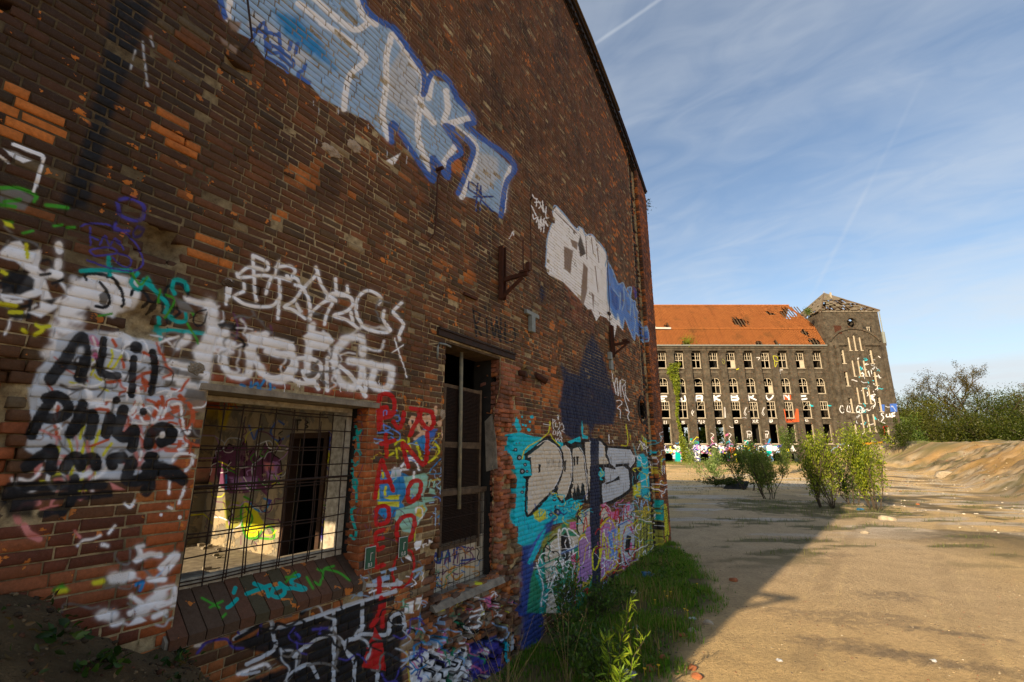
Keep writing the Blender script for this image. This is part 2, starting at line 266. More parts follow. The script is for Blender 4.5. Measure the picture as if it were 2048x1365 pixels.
f_('D','P',8,'740 640 780 650 800 800 760 830 735 720','720 270 790 260 800 360 720 350','1090 60 1160 30 1130 110','1400 40 1440 20 1460 150 1410 130','1430 500 1470 520 1460 620 1420 580','1350 760 1390 800 1360 890')
f_('D','P',16,'1160 60 1230 150 1310 130 1290 250 1180 200')
f_('D','Y',6,'820 480 850 420 910 400 900 330 960 290 980 600 990 900 960 1010 880 1050 860 1110 800 1080 790 960 820 820 820 640','1080 310 1150 230 1200 200 1250 240 1270 310 1310 400 1310 600 1300 780 1230 860 1160 890 1150 940 1090 990 1090 760 1080 500')
f_('D','p',5,'830 500 870 450 930 480 900 400 920 340 970 310 975 560 985 900 930 990 880 980 850 1080 815 1060 800 960 840 820 830 640','1090 340 1150 270 1195 220 1235 270 1270 340 1290 480 1290 640 1270 780 1210 850 1170 850 1140 880 1095 950 1090 700')
f_('D','f',20,'1180 380 1290 340 1290 700 1220 740 1190 560'); f_('D','n',8,'965 280 1085 280 1080 560 1090 1100 990 1100 985 800')
s_('D','w',9,3,'850 480 900 440 950 520','900 650 890 740 850 800','960 560 950 700','1100 950 1140 860 1130 620','1230 820 1260 640','1195 250 1210 300','860 980 830 1070','930 960 970 900','1130 360 1150 460 1170 440')
s_('D','Y',12,4,'905 620 920 560 960 520','890 740 900 640')
s_('D','y',19,4,'1045 560 1010 590 990 700 1000 820 1030 840 1060 780 1085 660 1080 590','1085 730 1115 520 1125 400 1150 560 1160 720','1100 600 1160 590','1170 450 1190 560 1180 710 1225 690','1185 580 1215 640','1240 400 1260 620 1275 440','1310 350 1325 640','1350 420 1345 560')
s_('D','r',13,4,'780 640 785 860 780 1280','800 760 830 700','1080 180 1130 90 1190 180','1090 290 1130 180 1170 160','1250 230 1290 100 1320 280','1260 180 1310 190','1360 260 1380 60 1420 230','1360 160 1410 150','880 390 910 210 930 330','1470 380 1440 300 1390 330 1360 440 1360 620 1390 770 1430 780 1490 690 1500 560','1420 640 1480 710','1110 980 1150 930','1240 880 1300 800 1320 640')
f_('D','r',9,'850 1110 930 1050 980 1110 940 1170 910 1110')
f_('D','k',6,'1310 900 1380 850 1400 980 1330 1000','1120 1010 1160 990 1170 1110 1140 1150 1110 1090','1180 990 1260 990 1290 860 1200 920','1380 620 1430 640 1460 440 1400 420','1360 960 1480 800 1490 920 1420 990')
s_('D','e',12,4,'1460 60 1480 220 1470 330','1500 200 1480 40 1520 20 1560 150 1580 10 1590 120','1600 60 1640 0 1670 130','1720 130 1750 40 1800 20','1500 440 1550 480 1555 620 1540 700','1390 440 1450 380 1420 360','1110 1070 1140 980 1190 1020 1260 1000','1120 1100 1150 1170 1180 1100','1290 900 1330 1080 1290 1060 1270 960','1400 980 1460 880 1480 960','1540 860 1560 790 1600 790','1440 140 1440 60 1310 60')
s_('D','k',7,3,'1510 160 1540 640','1560 130 1580 700','1600 200 1620 640','1650 150 1640 620','1700 130 1690 540','1740 160 1720 600'); s_('D','y',7,6,'1530 200 1560 700','1590 160 1600 720','1670 300 1660 640','1720 200 1710 500','1760 420 1750 600')
f_('D','k',9,'1740 250 1800 270 1800 360 1740 360'); f_('D','y',10,'1800 40 1840 80 1865 400 1840 540 1810 420','1760 560 1800 500 1740 640 1600 740')
s_('D','k',6,3,'1810 60 1850 300 1830 500','1840 90 1800 300'); f_('D','t',14,'1740 0 1800 0 1800 250 1750 240','1830 560 1870 500 1860 620 1800 700'); s_('D','w',14,7,'1560 840 1620 760 1680 740','1690 660 1720 690')
tangle('D', (1080, 40, 1500, 900), 'wPreskYp', 70, 9, 3, 70); tangle('D', (420, 420, 820, 1300), 'wwkkstG', 60, 9, 3, 75); tangle('D', (1480, 60, 1780, 740), 'ykdYkwG', 80, 8, 4, 60); tangle('C', (1620, 380, 1900, 1100), 'akywwY', 60, 8, 4, 55); tangle('C', (620, 1050, 1060, 1300), 'bkaya', 36, 9, 4, 50)
drips('C', (340, 800, 720, 1000), 's', 16, 3, 160); drips('C', (560, 560, 740, 640), 'z', 18, 3, 120); drips('C', (1240, 480, 1560, 900), 'z', 26, 4, 120); drips('D', (80, 20, 800, 300), 'b', 30, 4, 110); drips('D', (820, 480, 960, 900), 'v', 16, 3, 120); drips('D', (1100, 300, 1300, 800), 'w', 16, 3, 90); drips('H', (420, 1040, 1300, 1110), 'w', 14, 5, 60); drips('I', (600, 560, 1300, 900), 's', 18, 4, 50)
# --- wall base right of the door (plinth)
f_('K','w',10,'1480 800 1650 790 1700 860 1840 770 1880 860 1950 800 1900 1000 1480 1000'); f_('K','b',20,'1880 760 2048 700 2048 1000 1880 1000')
s_('K','k',13,4,'1560 900 1640 820','1610 850 1670 840 1640 940','1700 850 1690 1000','1740 980 1820 880 1830 790','1850 900 1900 960','1900 810 1960 830 1950 960'); s_('K','B',9,3,'1930 840 1980 830 1960 980','1480 860 1560 960'); s_('K','v',12,5,'1500 840 1580 900 1550 1000','1900 900 2000 860'); s_('K','P',10,4,'1490 850 1540 920'); s_('K','Y',10,4,'1460 800 1480 990')
d_('X','k',50,6,'270 1010'); f_('X','a',6,'260 960 290 960 300 1180 280 1200 260 1100'); f_('X','s',5,'300 920 330 900 340 1050 310 1060'); s_('X','k',14,4,'250 1060 280 920 330 890 350 1000 320 1150 290 1210 260 1100','250 1040 350 1060'); s_('X','B',9,3,'20 1090 80 1040 110 1100 70 1200 80 1290'); s_('X','w',6,2,'145 980 148 1180','155 980 158 1180')
f_('X','v',40,'0 1000 230 960 250 1290 0 1290')
s_('X','w',12,5,'0 720 80 690','60 640 80 700','180 570 140 610','20 850 60 870'); s_('F','y',30,8,'1540 1010 1600 1010','1080 1330 1140 1320','1400 1160 1450 1170'); s_('F','w',12,5,'1700 1180 1680 1260','1790 1120 1790 1250','1500 1360 1600 1320','1860 1170 1880 1210','1230 1300 1240 1200'); s_('F','R',10,6,'1700 1200 1820 1150','1960 1090 2040 1060')
f_('F','P',30,'1640 1200 1720 1160 1760 1280 1690 1320')
# --- dark-green / purple patches around lamp, on right patch
f_('L','n',60,'20 0 60 200 30 320 0 200')
# --- white tags over the window (H crop)
H1=['360 210 365 270 375 480 385 520','375 215 460 260 455 310 380 290','275 330 330 290 400 300','255 330 280 360 440 345 560 365 620 380','450 470 470 400 490 360','540 250 510 350','520 290 610 280 650 320 600 370','540 370 545 500 530 640','240 500 300 540 400 560 500 550 540 500','230 490 260 470 300 450 300 400','190 380 180 540','210 385 200 490','590 350 660 370 700 430 740 400 800 330 790 290','800 310 820 390 860 460 930 520','650 410 700 430 745 520 750 650','690 450 640 520 580 560 640 580 720 640','660 540 690 590','745 640 780 580 860 520 930 520 870 510 900 470 1010 470','925 370 930 450','1005 420 1000 480','900 540 870 600 850 680','920 480 1020 490 1045 540 1000 590 915 620 1000 650 1075 705','1030 600 1045 670','1220 540 1235 500 1160 450 1090 480 1065 560 1080 640 1140 710 1240 735 1300 720 1250 650 1255 590','1380 530 1320 590 1340 620 1390 680 1370 730 1385 700 1360 750 1365 785','1330 775 1350 850 1390 960 1412 1040','1315 870 1390 820']
s_('H','w',23,8,*H1[:25]); s_('H','w',9,5,*H1[25:])
f_('H','w',16,'700 760 760 720 880 740 920 790 850 860 760 850')
s_('H','w',50,24,'150 870 170 970 230 1030 320 1030 340 960 330 850','340 760 450 750','350 770 370 900 420 990 480 1050 580 1060 640 990 640 900','440 800 600 830 620 880 540 880 460 860','770 690 745 830 730 1000','980 780 1100 770 1110 880','1000 790 930 860 920 960 960 1070 1040 1110 1100 1060 1110 940','1020 930 1170 950','1190 1000 1170 1080 1220 1120 1290 1100 1305 980 1200 965')
f_('H','w',18,'320 740 520 770 640 800 640 850 480 850 330 830')
s_('H','w',28,8,'400 990 460 1040 560 1030 620 960 640 920 720 910 800 930 830 980 790 1050 730 1060 700 1000','620 1050 700 1080 780 1080','870 910 865 1010 870 1130','870 910 960 970 1050 1050 1130 1170','1100 1000 1130 1090 1120 1160','780 1070 810 1120')
s_('H','w',80,50,'60 540 90 700 70 850 30 1000','160 760 180 860','0 850 10 1050')
f_('H','k',24,'120 670 260 680 300 720 240 730 130 700'); s_('H','k',16,6,'215 750 290 790 300 830 220 830'); s_('H','u',12,8,'230 600 260 700 220 860','300 640 300 680','480 690 500 740')
s_('H','B',16,6,'280 1090 310 1100','350 1075 350 1110 390 1080 400 1120','440 1060 410 1120 480 1130 480 1085','508 1112 512 1114')
# --- left: painted patch, crop A
f_('A','w',40,'690 440 900 420 1080 470 1130 560 1100 700 960 740 900 780 700 700 560 780 520 900 470 880 480 700 560 620 580 540')
s_('A','w',80,70,'600 500 620 520','560 600 640 620','520 680 640 700','490 760 640 800','440 860 620 900','440 940 520 1010','380 1060 500 1000')
f_('A','z',12,'790 600 850 560 870 620 850 700 800 670')
s_('A','k',26,6,'690 480 690 435 800 435 900 470 970 560 990 660 980 690','800 500 860 580 880 660 840 700 770 690','1050 600 1070 560 1130 560 1180 610 1190 660 1160 690 1200 650 1250 690 1210 740 1240 660 1300 640 1310 740','1510 590 1440 510 1350 530 1320 590 1340 650 1370 740 1400 700 1440 740 1380 790 1360 830 1340 790')
s_('A','t',34,8,'870 300 880 440','650 410 800 400 1050 410','1100 430 1050 500 1110 560 1150 500 1220 540 1180 470','1150 480 1330 660 1330 740','1500 560 1480 500 1400 480 1380 540 1400 590','1470 680 1490 800 1410 810 1350 760','1280 880 1450 890 1640 910','1280 780 1290 960')
s_('A','g',18,6,'1050 420 1120 520 1180 460','1280 560 1270 660','1330 780 1400 640 1330 600','1440 640 1540 740 1550 760','1500 830 1560 930 1590 990','790 770 900 750')
s_('A','v',14,4,'650 50 720 30 900 50 1060 150 1140 270 1140 360 1060 410 900 390 700 320','720 60 730 200','720 130 790 160','800 200 840 130 880 200 920 150 960 200','940 180 960 190','990 240 960 180 930 170','760 290 720 250 770 230 880 220 940 260 870 280 760 290','950 270 1040 300 1040 370 980 370 900 300'); s_('M','v',24,8,'780 1300 850 1290 930 1340 930 1420 860 1430 780 1390 760 1320'); s_('A','v',20,6,'930 20 920 80 1030 90','1100 60 1090 100 1180 100 1190 60 1110 50')
f_('A','w',30,'1470 610 1600 640 1760 690 1740 720 1490 660'); f_('A','z',20,'1390 610 1490 650 1560 740 1450 740'); s_('A','k',14,6,'1660 740 1640 820 1580 850 1550 800 1580 740 1650 720'); 
s_('A','w',70,40,'1700 700 1700 850 1650 960 1600 1100','1800 900 1800 960','1700 970 1860 1000','1420 1010 1500 950','1480 1180 1620 1200'); f_('A','z',40,'1290 1120 1500 1100 1640 1180 1640 1340 1380 1340 1300 1240'); s_('A','w',60,30,'1340 1140 1640 1230 1620 1340','1280 1260 1500 1280')
f_('B','z',30,'1300 0 1660 20 1650 170 1320 130'); s_('B','w',50,30,'1430 30 1640 60'); f_('B','j',20,'1400 130 1640 170 1640 260 1500 240')
# white / pink ground of the big black name
f_('A','s',30,'300 1200 440 1060 560 950 760 880 1300 980 1320 1364 250 1364'); f_('B','s',30,'230 60 1500 60 1420 300 1500 540 1300 760 1000 800 600 780 200 560 260 300'); f_('A','s',24,'450 960 620 880 820 900 1090 940 1050 1010 760 1000 560 1060 330 1220 280 1300 430 1250'); f_('B','s',22,'280 100 540 90 800 150 900 190 700 260 560 240 480 300 300 560 330 420 240 260')
s_('A','P',50,36,'740 950 780 1000','760 1060 780 1120'); s_('A','w',50,14,'890 930 1000 920 1070 980','1000 960 1060 1000'); f_('B','m',14,'880 820 960 860 1000 880 900 880','270 700 340 660 330 760 290 790','480 600 540 600 530 680 440 690','430 780 560 760 560 820 420 830','560 930 700 940 640 970'); s_('B','m',60,12,'300 980 170 990 130 1060 150 1130','200 1170 230 1230 310 1270'); s_('B','m',24,8,'600 1210 640 1260','330 1040 460 1010')
s_('A','R',26,8,'900 960 930 1010','980 1100 990 1180','1140 1260 1160 1364','860 1300 960 1290'); s_('B','R',36,8,'1090 80 1180 40 1150 0','780 230 860 240 870 300','460 220 440 340 470 470','970 250 1060 290 1180 310 1240 280','1270 180 1240 280','1300 140 1310 220','1380 220 1450 230 1300 300 1380 300','1440 130 1540 230 1540 340 1490 400 1440 330','1440 480 1420 560 1330 560','1210 350 1240 540','1000 420 1060 440')
s_('B','R',24,6,'1080 180 1090 290','1180 160 1250 200 1230 290 1170 280 1150 200'); s_('B','w',22,6,'1000 240 1040 270 1080 240 1090 150 1000 60','1380 200 1450 200 1460 350 1500 430 1530 380','1340 130 1380 90 1300 310','1430 470 1490 470 1490 530 1430 560','1100 60 1130 200 1140 230','1560 610 1500 590 1410 600 1380 650','1540 620 1530 680 1480 730','1480 860 1430 990','1360 800 1350 910','1210 770 1220 830','1000 990 1040 1020 1080 970','870 1230 920 1170','1350 1020 1380 1030'); d_('B','w',16,4,'1440 1100'); d_('B','w',12,4,'1290 1080')
s_('B','w',50,20,'700 60 720 150 690 200','720 180 820 170 880 200'); s_('B','m',40,20,'1120 360 1150 560','1030 330 1010 430','1090 590 1120 700')
s_('B','y',26,6,'680 340 640 470','550 480 590 600','690 480 650 600','800 410 740 560 760 600','890 510 830 600','470 540 460 600','430 770 520 740','570 760 600 680','650 800 720 640','750 800 780 640','330 815 410 820','600 880 680 880'); s_('A','y',20,6,'740 1120 760 1170 730 1240','890 1040 900 1110 860 1180','980 1070 900 1190 840 1190','760 1240 790 1270 830 1290'); s_('B','y',16,10,'800 60 870 90','560 20 700 50')
tangle('A', (420, 900, 1300, 1340), 'wwwzRzS', 26, 22, 14, 110); tangle('B', (260, 60, 1400, 560), 'wwRRzjS', 28, 17, 7, 110); tangle('B', (300, 560, 1100, 900), 'mwzS', 22, 26, 16, 110); tangle('A', (0, 200, 460, 800), 'wwkz', 16, 26, 18, 120)
tangle('B', (1180, 60, 1560, 900), 'wwRz', 14, 16, 8, 90); tangle('W', (520, 560, 930, 1100), 'wzes', 12, 12, 10, 60)
# black words ALI / Philip / Amr
s_('A','k',104,16,'400 1280 520 1120 610 990 660 950 680 1120 640 1260'); s_('A','s',50,40,'640 1040 640 1060'); s_('A','k',62,8,'830 960 820 1080 800 1200 850 1240 940 1250','1070 1110 1060 1240 1050 1400','1220 1060 1240 1200 1210 1380'); d_('A','k',52,14,'1090 1020'); s_('A','k',70,12,'500 1160 680 1180')
s_('B','k',92,10,'250 440 330 280 400 170','370 150 460 130 530 180 540 260 440 310 350 300','560 430 620 320 660 200','570 420 700 290 750 300 720 440','880 300 850 430','990 240 940 420 1010 460 1080 400 1060 540','1190 520 1220 430 1300 380 1380 420 1360 470 1290 500'); d_('B','k',32,6,'930 165'); d_('B','k',32,6,'1150 255'); d_('B','w',26,12,'1300 440')
s_('B','k',98,14,'210 700 320 620 420 560 410 720','520 710 560 640 620 620 640 690','680 640 760 630 770 690','900 680 900 640 980 620','1060 660 1010 790 1080 810 1160 780','1200 620 1230 620','1180 700 1200 840 1170 890','1230 730 1350 720 1460 800'); s_('B','k',80,14,'90 860 350 850 820 840','600 790 570 960 500 1060'); s_('B','k',60,14,'190 950 400 930 700 930 880 910','330 1080 520 1030'); f_('B','k',30,'1200 620 1440 700 1500 820 1380 820 1240 760 1120 800')
f_('B','k',60,'0 900 200 860 300 980 260 1100 60 1100')
s_('B','w',30,20,'820 1320 860 1330','1100 1340 1150 1330')
# far-left white / yellow / black piece
f_('A','w',24,'0 260 90 180 160 170 230 250 330 240 330 300 300 420 360 470 400 600 420 640 490 620 470 700 330 780 230 740 320 700 330 600 200 640 0 620 0 560 180 500 240 420 120 330 0 300'); s_('A','w',60,20,'470 200 480 250','470 330 470 370','400 420 480 440'); f_('A','k',26,'10 480 60 400 190 400 280 480 270 560 160 600 10 590','60 760 200 740 260 790 120 800','330 640 460 630 420 680'); s_('A','k',26,12,'130 700 230 690','420 510 500 480','330 440 400 430'); s_('A','y',32,8,'210 200 220 300','0 670 130 690','80 740 180 740','180 880 210 900','290 840 340 880 280 920','340 860 400 850','20 410 50 430'); f_('M','z',20,'0 1240 120 1230 220 1290 160 1370 0 1340'); s_('M','g',24,8,'0 1225 120 1225 230 1270 220 1310','30 1310 130 1300','0 1330 100 1345','300 1335 440 1350'); s_('A','g',20,8,'180 110 260 90','430 50 500 40','540 60 600 60','40 10 100 20')
s_('M','w',26,4,'90 940 200 985 280 1020 260 1120 220 1240'); f_('M','w',6,'20 960 110 990 220 1040 150 1060 60 1010'); s_('M','w',14,4,'0 1015 60 1060')
f_('A','y',20,'20 0 90 20 110 70 40 50')
s_('M','s',10,16,'930 270 940 400 960 560','880 330 850 450','980 240 1000 300'); 
# --- low-left white smears (crop of the bottom)
K2=(0,850,2.65); CROP['W']=K2
s_('W','w',30,16,'720 720 790 690 850 690','850 760 920 690 940 700 870 790','790 820 870 820','830 880 920 860 920 930 840 960','700 910 760 960 690 1000','820 1020 880 990','600 1060 650 1040','740 650 750 700'); s_('W','w',60,30,'740 1000 860 900','540 1010 600 1010','600 815 690 800'); f_('W','w',10,'670 1070 740 1010 780 1040 720 1060'); f_('W','g',26,'280 880 330 840 370 880'); s_('W','y',26,20,'310 885 350 880','500 840 550 830'); s_('W','B',16,8,'720 850 760 830 740 880')
# --- between window and door
f_('E','B',14,'350 1000 480 980 640 1000 720 1040 700 1180 650 1300 600 1400 330 1380 370 1100','750 640 820 560 920 540 920 760 860 720 820 640'); f_('E','h',16,'640 1040 720 1040 900 1000 940 1040 930 1150 880 1270 700 1290','860 1290 1000 1290 1030 1330 880 1363','960 1180 1020 1200 1030 1260 950 1240'); f_('E','q',20,'880 470 1050 470 1020 560 930 600')
s_('E','y',26,5,'440 700 450 790 520 760','540 660 600 610 660 620 640 690','560 710 570 820','590 700 650 740 700 730','710 570 710 650 740 760','1030 650 1070 720 1040 790 950 870','800 640 840 780 860 830'); s_('E','y',30,8,'390 1000 400 1050','430 1170 430 1290 580 1290','340 1200 350 1363'); f_('E','y',8,'460 1270 600 1260 590 1330 470 1330')
s_('E','w',28,6,'680 830 760 810','620 920 700 850 790 860 830 960','500 1040 540 940 560 1000','590 1010 620 960 700 950','770 990 770 1060'); f_('E','s',14,'500 950 600 930 620 1040 500 1060')
f_('E','x',6,'700 390 740 310 790 320 790 440 740 490','860 320 960 300 990 420 900 470 840 420','1030 390 1110 350 1100 440 1060 440','1100 480 1150 490 1110 610'); s_('E','x',36,8,'1030 210 1030 300','780 590 860 530 920 530','820 420 850 500 900 500'); f_('E','S',5,'735 360 770 370 760 410 740 410','900 400 940 380 930 420')
s_('E','f',16,4,'530 310 590 310 590 370 550 380','400 410 420 490 490 460 400 420','510 470 600 530 590 600 480 600','330 520 450 510 520 540','290 590 430 610','320 640 360 640','290 250 330 260','500 560 550 600','570 250 540 240'); s_('E','B',12,3,'1090 830 970 960 970 1010 1110 1000'); s_('E','h',14,4,'950 1170 970 1080 1000 1110','1020 1100 1010 1170 1040 1130','1050 1060 1080 1100','1090 1180 1140 1060','1050 1170 1120 1210'); s_('F','e',12,4,'1030 100 1030 310','1000 160 1040 170','960 40 1010 30','970 220 985 200'); s_('F','B',18,6,'1060 210 1110 170','1080 290 1110 290')
f_('F','B',14,'330 0 600 0 660 80 560 200 420 240 340 160'); f_('F','h',12,'560 120 740 60 780 20 900 30 930 120 860 240 740 400 640 380 540 230'); f_('F','Y',16,'790 90 870 60 910 110 860 230 790 190'); s_('F','w',16,5,'790 160 800 100 860 100 880 180','830 250 880 190'); f_('F','y',10,'330 20 600 20 590 90 500 80 340 80'); s_('F','y',18,6,'790 330 780 440 780 490')
tangle('E', (320, 600, 1120, 1340), 'ehBsfY', 26, 10, 4, 60); tangle('F', (200, 700, 980, 1340), 'eewSkz', 30, 12, 4, 60)
RR=['350 470 350 120 380 60 450 50 520 100 540 200 500 310 380 330','360 220 440 210','400 340 500 300','520 380 580 460 620 420 650 270','430 540 440 800','380 650 540 610','305 1300 370 870 420 940 520 1210','360 1110 460 1100','730 220 850 240 980 270 1000 400 950 470 870 400 830 280','860 260 780 430 720 550','930 520 930 660 880 900 640 640 700 930','800 1090 850 1110 850 1200 800 1310 710 1340 700 1200 750 1110 820 1090']
s_('E','r',52,4,*RR); f_('E','r',5,'350 210 440 180 500 260 480 330 400 350 400 420 350 430'); s_('E','f',12,4,'410 310 410 260 440 250 440 300')
s_('F','r',52,4,'320 300 320 140 360 80 440 80 470 150 450 260 360 300','400 360 320 400 310 480 320 560 330 600 400 570','330 470 390 460','265 560 290 680 320 810 400 780','340 960 345 1150','560 420 570 300 640 210 740 190 780 260 740 440 650 520 590 500 560 420','300 1360 310 1260','410 1350 410 1190'); s_('F','r',26,5,'640 610 570 680 520 790 510 880 540 1010 600 1050 520 1060 500 1120','650 600 740 620 770 720 760 880 700 990 620 1060')
s_('F','u',8,2,'180 300 230 380 240 320 270 370','270 200 290 130 300 180 280 220','330 260 350 200 380 270 400 180 420 260','500 240 520 160 600 120 670 190','540 120 490 300','420 460 560 500 600 570','340 420 400 400 380 460','490 350 540 310','600 200 690 310','700 220 780 380')
f_('F','e',8,'270 970 350 930 480 900 480 960 280 1010','750 860 890 790 880 840 760 880','370 860 440 840 440 880 380 890','460 830 560 800 560 840 480 860'); d_('F','e',34,5,'130 1130'); s_('F','e',20,8,'0 1140 60 1140','780 940 840 880'); f_('F','w',8,'770 530 800 500 870 490 850 570 790 610','870 540 940 520 930 580 890 580','960 480 1010 500 1000 560 960 560','440 1040 520 1000 520 1030 450 1055','220 1110 320 1070 320 1090 230 1130','660 640 730 680 740 740 670 700'); f_('F','w',16,'680 1240 770 1210 760 1363 640 1363','800 1180 870 1170 850 1250 790 1260')
s_('F','G',16,6,'620 1220 680 1190','610 1290 700 1290 700 1350','640 1250 700 1260')
tangle('K', (1480, 640, 2040, 980), 'wkkbBvPezGkk', 60, 12, 4, 60); tangle('F', (1160, 1160, 2040, 1360), 'wkRSGbPySS', 30, 10, 5, 60)
# --- lowest left lettering: black fill with white outline (crop K)
f_('K','k',24,'380 760 600 640 1020 540 1180 480 1320 440 1300 600 1440 540 1460 660 1420 760 1440 1000 440 1000 700 900 600 820'); s_('K','v',16,10,'760 680 790 720','870 660 990 650','910 700 920 650')
s_('K','s',24,4,'370 720 480 640 600 600 620 690 620 790 450 880','610 660 800 610 1000 540 1180 480 1390 420','1000 540 1005 700 1000 990','1185 480 1170 690 1090 730 1080 780 1130 860 1130 990','830 770 900 720 1000 700 1060 740 1100 830','1170 690 1230 690 1340 690 1360 590 1430 560 1450 650','1290 780 1280 900 1270 990','700 990 760 920 850 880 900 960','750 830 830 760','340 390 1330 380 1400 350')
f_('K','z',10,'690 590 700 540 740 540 740 580'); f_('K','r',5,'1260 640 1310 730 1330 920 1180 900 1210 760 1250 700'); s_('K','r',30,5,'1300 460 1290 560 1240 640','1290 340 1290 420','1310 560 1310 640'); s_('K','k',24,8,'380 720 520 640 620 560 690 560','620 680 1000 580 1380 460','800 560 900 470 1000 450'); f_('K','e',16,'800 550 900 480 980 440 1060 430 940 460 860 530'); s_('K','w',24,12,'400 940 560 880 600 900','130 760 180 750')
s_('K','B',10,6,'1550 560 1540 650 1520 690'); s_('K','h',10,6,'1440 470 1440 510')
tangle('K', (420, 560, 1440, 990), 'kkzsv', 40, 14, 5, 90); tangle('H', (60, 640, 1300, 1060), 'wwz', 24, 12, 16, 70)
# small red/orange brick patches are handled by the brick colours
_cur = JAMB
s_('E','t',34,4,'70 440 90 560 100 700','130 490 40 590','60 910 20 850 30 770 70 720 120 760 120 840 60 910','30 950 30 1040 80 1100 70 1170 40 1160','30 1040 50 1170 75 1200 75 1340'); s_('F','t',34,4,'60 90 20 120 20 220 60 320 70 400 50 470 10 430')
s_('E','u',9,2,'90 270 110 310 140 290 120 250 95 270','150 440 130 380 80 380 40 460 20 700','160 480 130 620','110 740 160 850 120 1000 90 1060','10 1140 30 1250 60 1260'); s_('F','u',9,2,'120 70 80 180 60 270')
_cur = SILL
s_('K','t',26,4,'450 435 600 380','500 370 570 400 590 450','620 400 610 440 650 455 690 430 680 390 640 400','660 370 700 400 730 400','740 330 780 320 740 340 740 370 820 400 800 410 750 400','380 400 370 430','390 470 350 510 330 520')
s_('K','g',14,8,'760 300 700 360','700 330 760 330','830 330 870 400','880 360 910 380 920 350','930 340 940 280 1000 260','950 280 1030 300 1100 350','170 460 280 520','220 520 300 480','300 580 320 560','900 280 920 290')
_cur = PANEL
s_('F','b',26,5,'960 760 980 700 1030 640 1060 760 1000 700 1100 640 1080 760','1100 620 1180 600 1150 700 1140 760','1190 640 1200 740','1250 600 1260 700 1290 580','1280 570 1380 570','1340 730 1500 710','950 860 1000 850'); s_('F','u',16,5,'1130 780 1170 700 1180 760','1230 660 1260 640 1240 760','1300 640 1290 760','1310 600 1370 600 1390 700','1400 640 1440 620 1480 700 1400 760 1340 770','1400 610 1420 570 1440 590','1450 600 1470 570 1490 600','1200 860 1290 900','1120 840 1110 900 1160 850'); s_('F','o',22,8,'1100 950 1100 1070','1160 920 1150 1000','1200 870 1270 960 1350 900','1200 840 1260 800','1380 800 1490 810','1130 1060 1160 1000'); s_('F','G',9,3,'1010 850 1040 840','1025 850 1030 890','1045 850 1060 880 1070 840','970 870 975 920','1010 990 1030 1020 1050 990 1060 1020','960 1000 970 1060'); s_('F','k',12,3,'1080 870 1040 960','1040 1040 1110 1070','1520 580 1550 620 1530 700 1560 740','1180 1000 1210 1000'); s_('F','B',14,6,'1000 940 1070 930','1020 1030 1090 1030','1340 850 1380 870')
_cur = ROOM
f_('Q','u',5,'200 660 240 490 265 425 300 440 330 420 400 440 430 400 430 470 480 440 500 500 550 410 590 470 640 520 640 620 600 670 560 700 560 740 520 700 460 710 420 720 330 720 280 680 250 600')
f_('Q','p',20,'540 540 620 530 620 640 570 640','330 620 500 620 490 700 360 700'); f_('Q','m',24,'540 530 600 540 600 580 550 580','210 560 250 560 240 650 205 650')
s_('Q','k',7,2,'200 660 240 490 265 425 300 460 330 420 380 460 430 400 440 490 480 450 500 520 550 410 590 480 640 520 640 620 600 670 560 700','330 520 310 620 340 700','420 500 420 640','480 500 470 640','530 480 530 620','270 600 260 700'); s_('Q','s',7,2,'300 420 330 385 395 390 400 420','490 430 570 400 600 440')
f_('Q','l',14,'290 760 390 770 400 860 380 940 310 930'); f_('Q','y',14,'420 760 500 830 540 900 500 980 440 990 410 920'); s_('Q','g',14,5,'410 780 400 860 430 980 500 990 600 990 570 920 480 1000','430 800 470 870 440 930','420 740 460 760'); s_('Q','B',12,4,'460 780 480 810 540 830 570 770 540 750','310 610 310 690'); f_('Q','v',6,'560 750 590 760 570 800','880 900 920 860 960 890 950 1050 930 1000 880 1010'); s_('Q','y',6,2,'910 880 900 960 940 980','920 860 950 880'); f_('Q','y',16,'920 460 950 480 930 540 910 520','1010 500 1040 480 1040 590 1010 590')
s_('Q','q',12,8,'450 310 480 390 500 340 530 330','610 290 580 350 620 400 690 370','630 280 660 300','940 380 930 460 970 440 1000 380'); s_('Q','k',10,2,'720 275 765 275','742 280 742 340','790 275 805 290 790 300 805 315 790 325'); s_('Q','u',5,2,'400 980 400 1030','480 1010 500 1040'); s_('Q','k',5,2,'950 550 980 570 960 560','920 640 930 780','900 820 960 860'); s_('Q','Y',30,26,'270 210 290 320 340 180 400 160'); s_('Q','R',8,4,'265 150 270 210 290 210','300 160 300 210','320 210 330 160 340 200 350 160','360 170 375 200')
tangle('Q', (200, 400, 660, 960), 'uukpswyg', 60, 6, 2, 50); tangle('Q', (860, 400, 1040, 1050), 'kvgwqY', 26, 5, 2, 50); tangle('Q', (700, 420, 880, 1100), 'szB', 20, 4, 2, 60)
_cur = PANEL
tangle('F', (960, 560, 1520, 1080), 'buoBkG', 34, 9, 4, 70)
_cur = FAR
Fw=lambda w,*p:s_('R','w',w,1,*p)
s_('R','w',17,1,'172 618 236 618','172 618 176 672 218 670','176 644 208 642')
s_('R','w',17,1,'362 618 368 668 440 666 436 614','400 640 402 666','558 666 562 614 622 612 624 664','566 640 620 638','756 608 762 662','818 608 766 634 818 660','940 600 944 656','940 598 1000 598 1004 622 948 626 1014 632 1012 656 944 658')
s_('R','w',14,1,'1130 590 1140 660','1130 590 1180 592 1180 620 1150 625 1215 655','1325 600 1350 590 1400 600 1390 630 1355 655 1325 620 1330 600')
s_('R','S',5,1,'1355 600 1355 630')
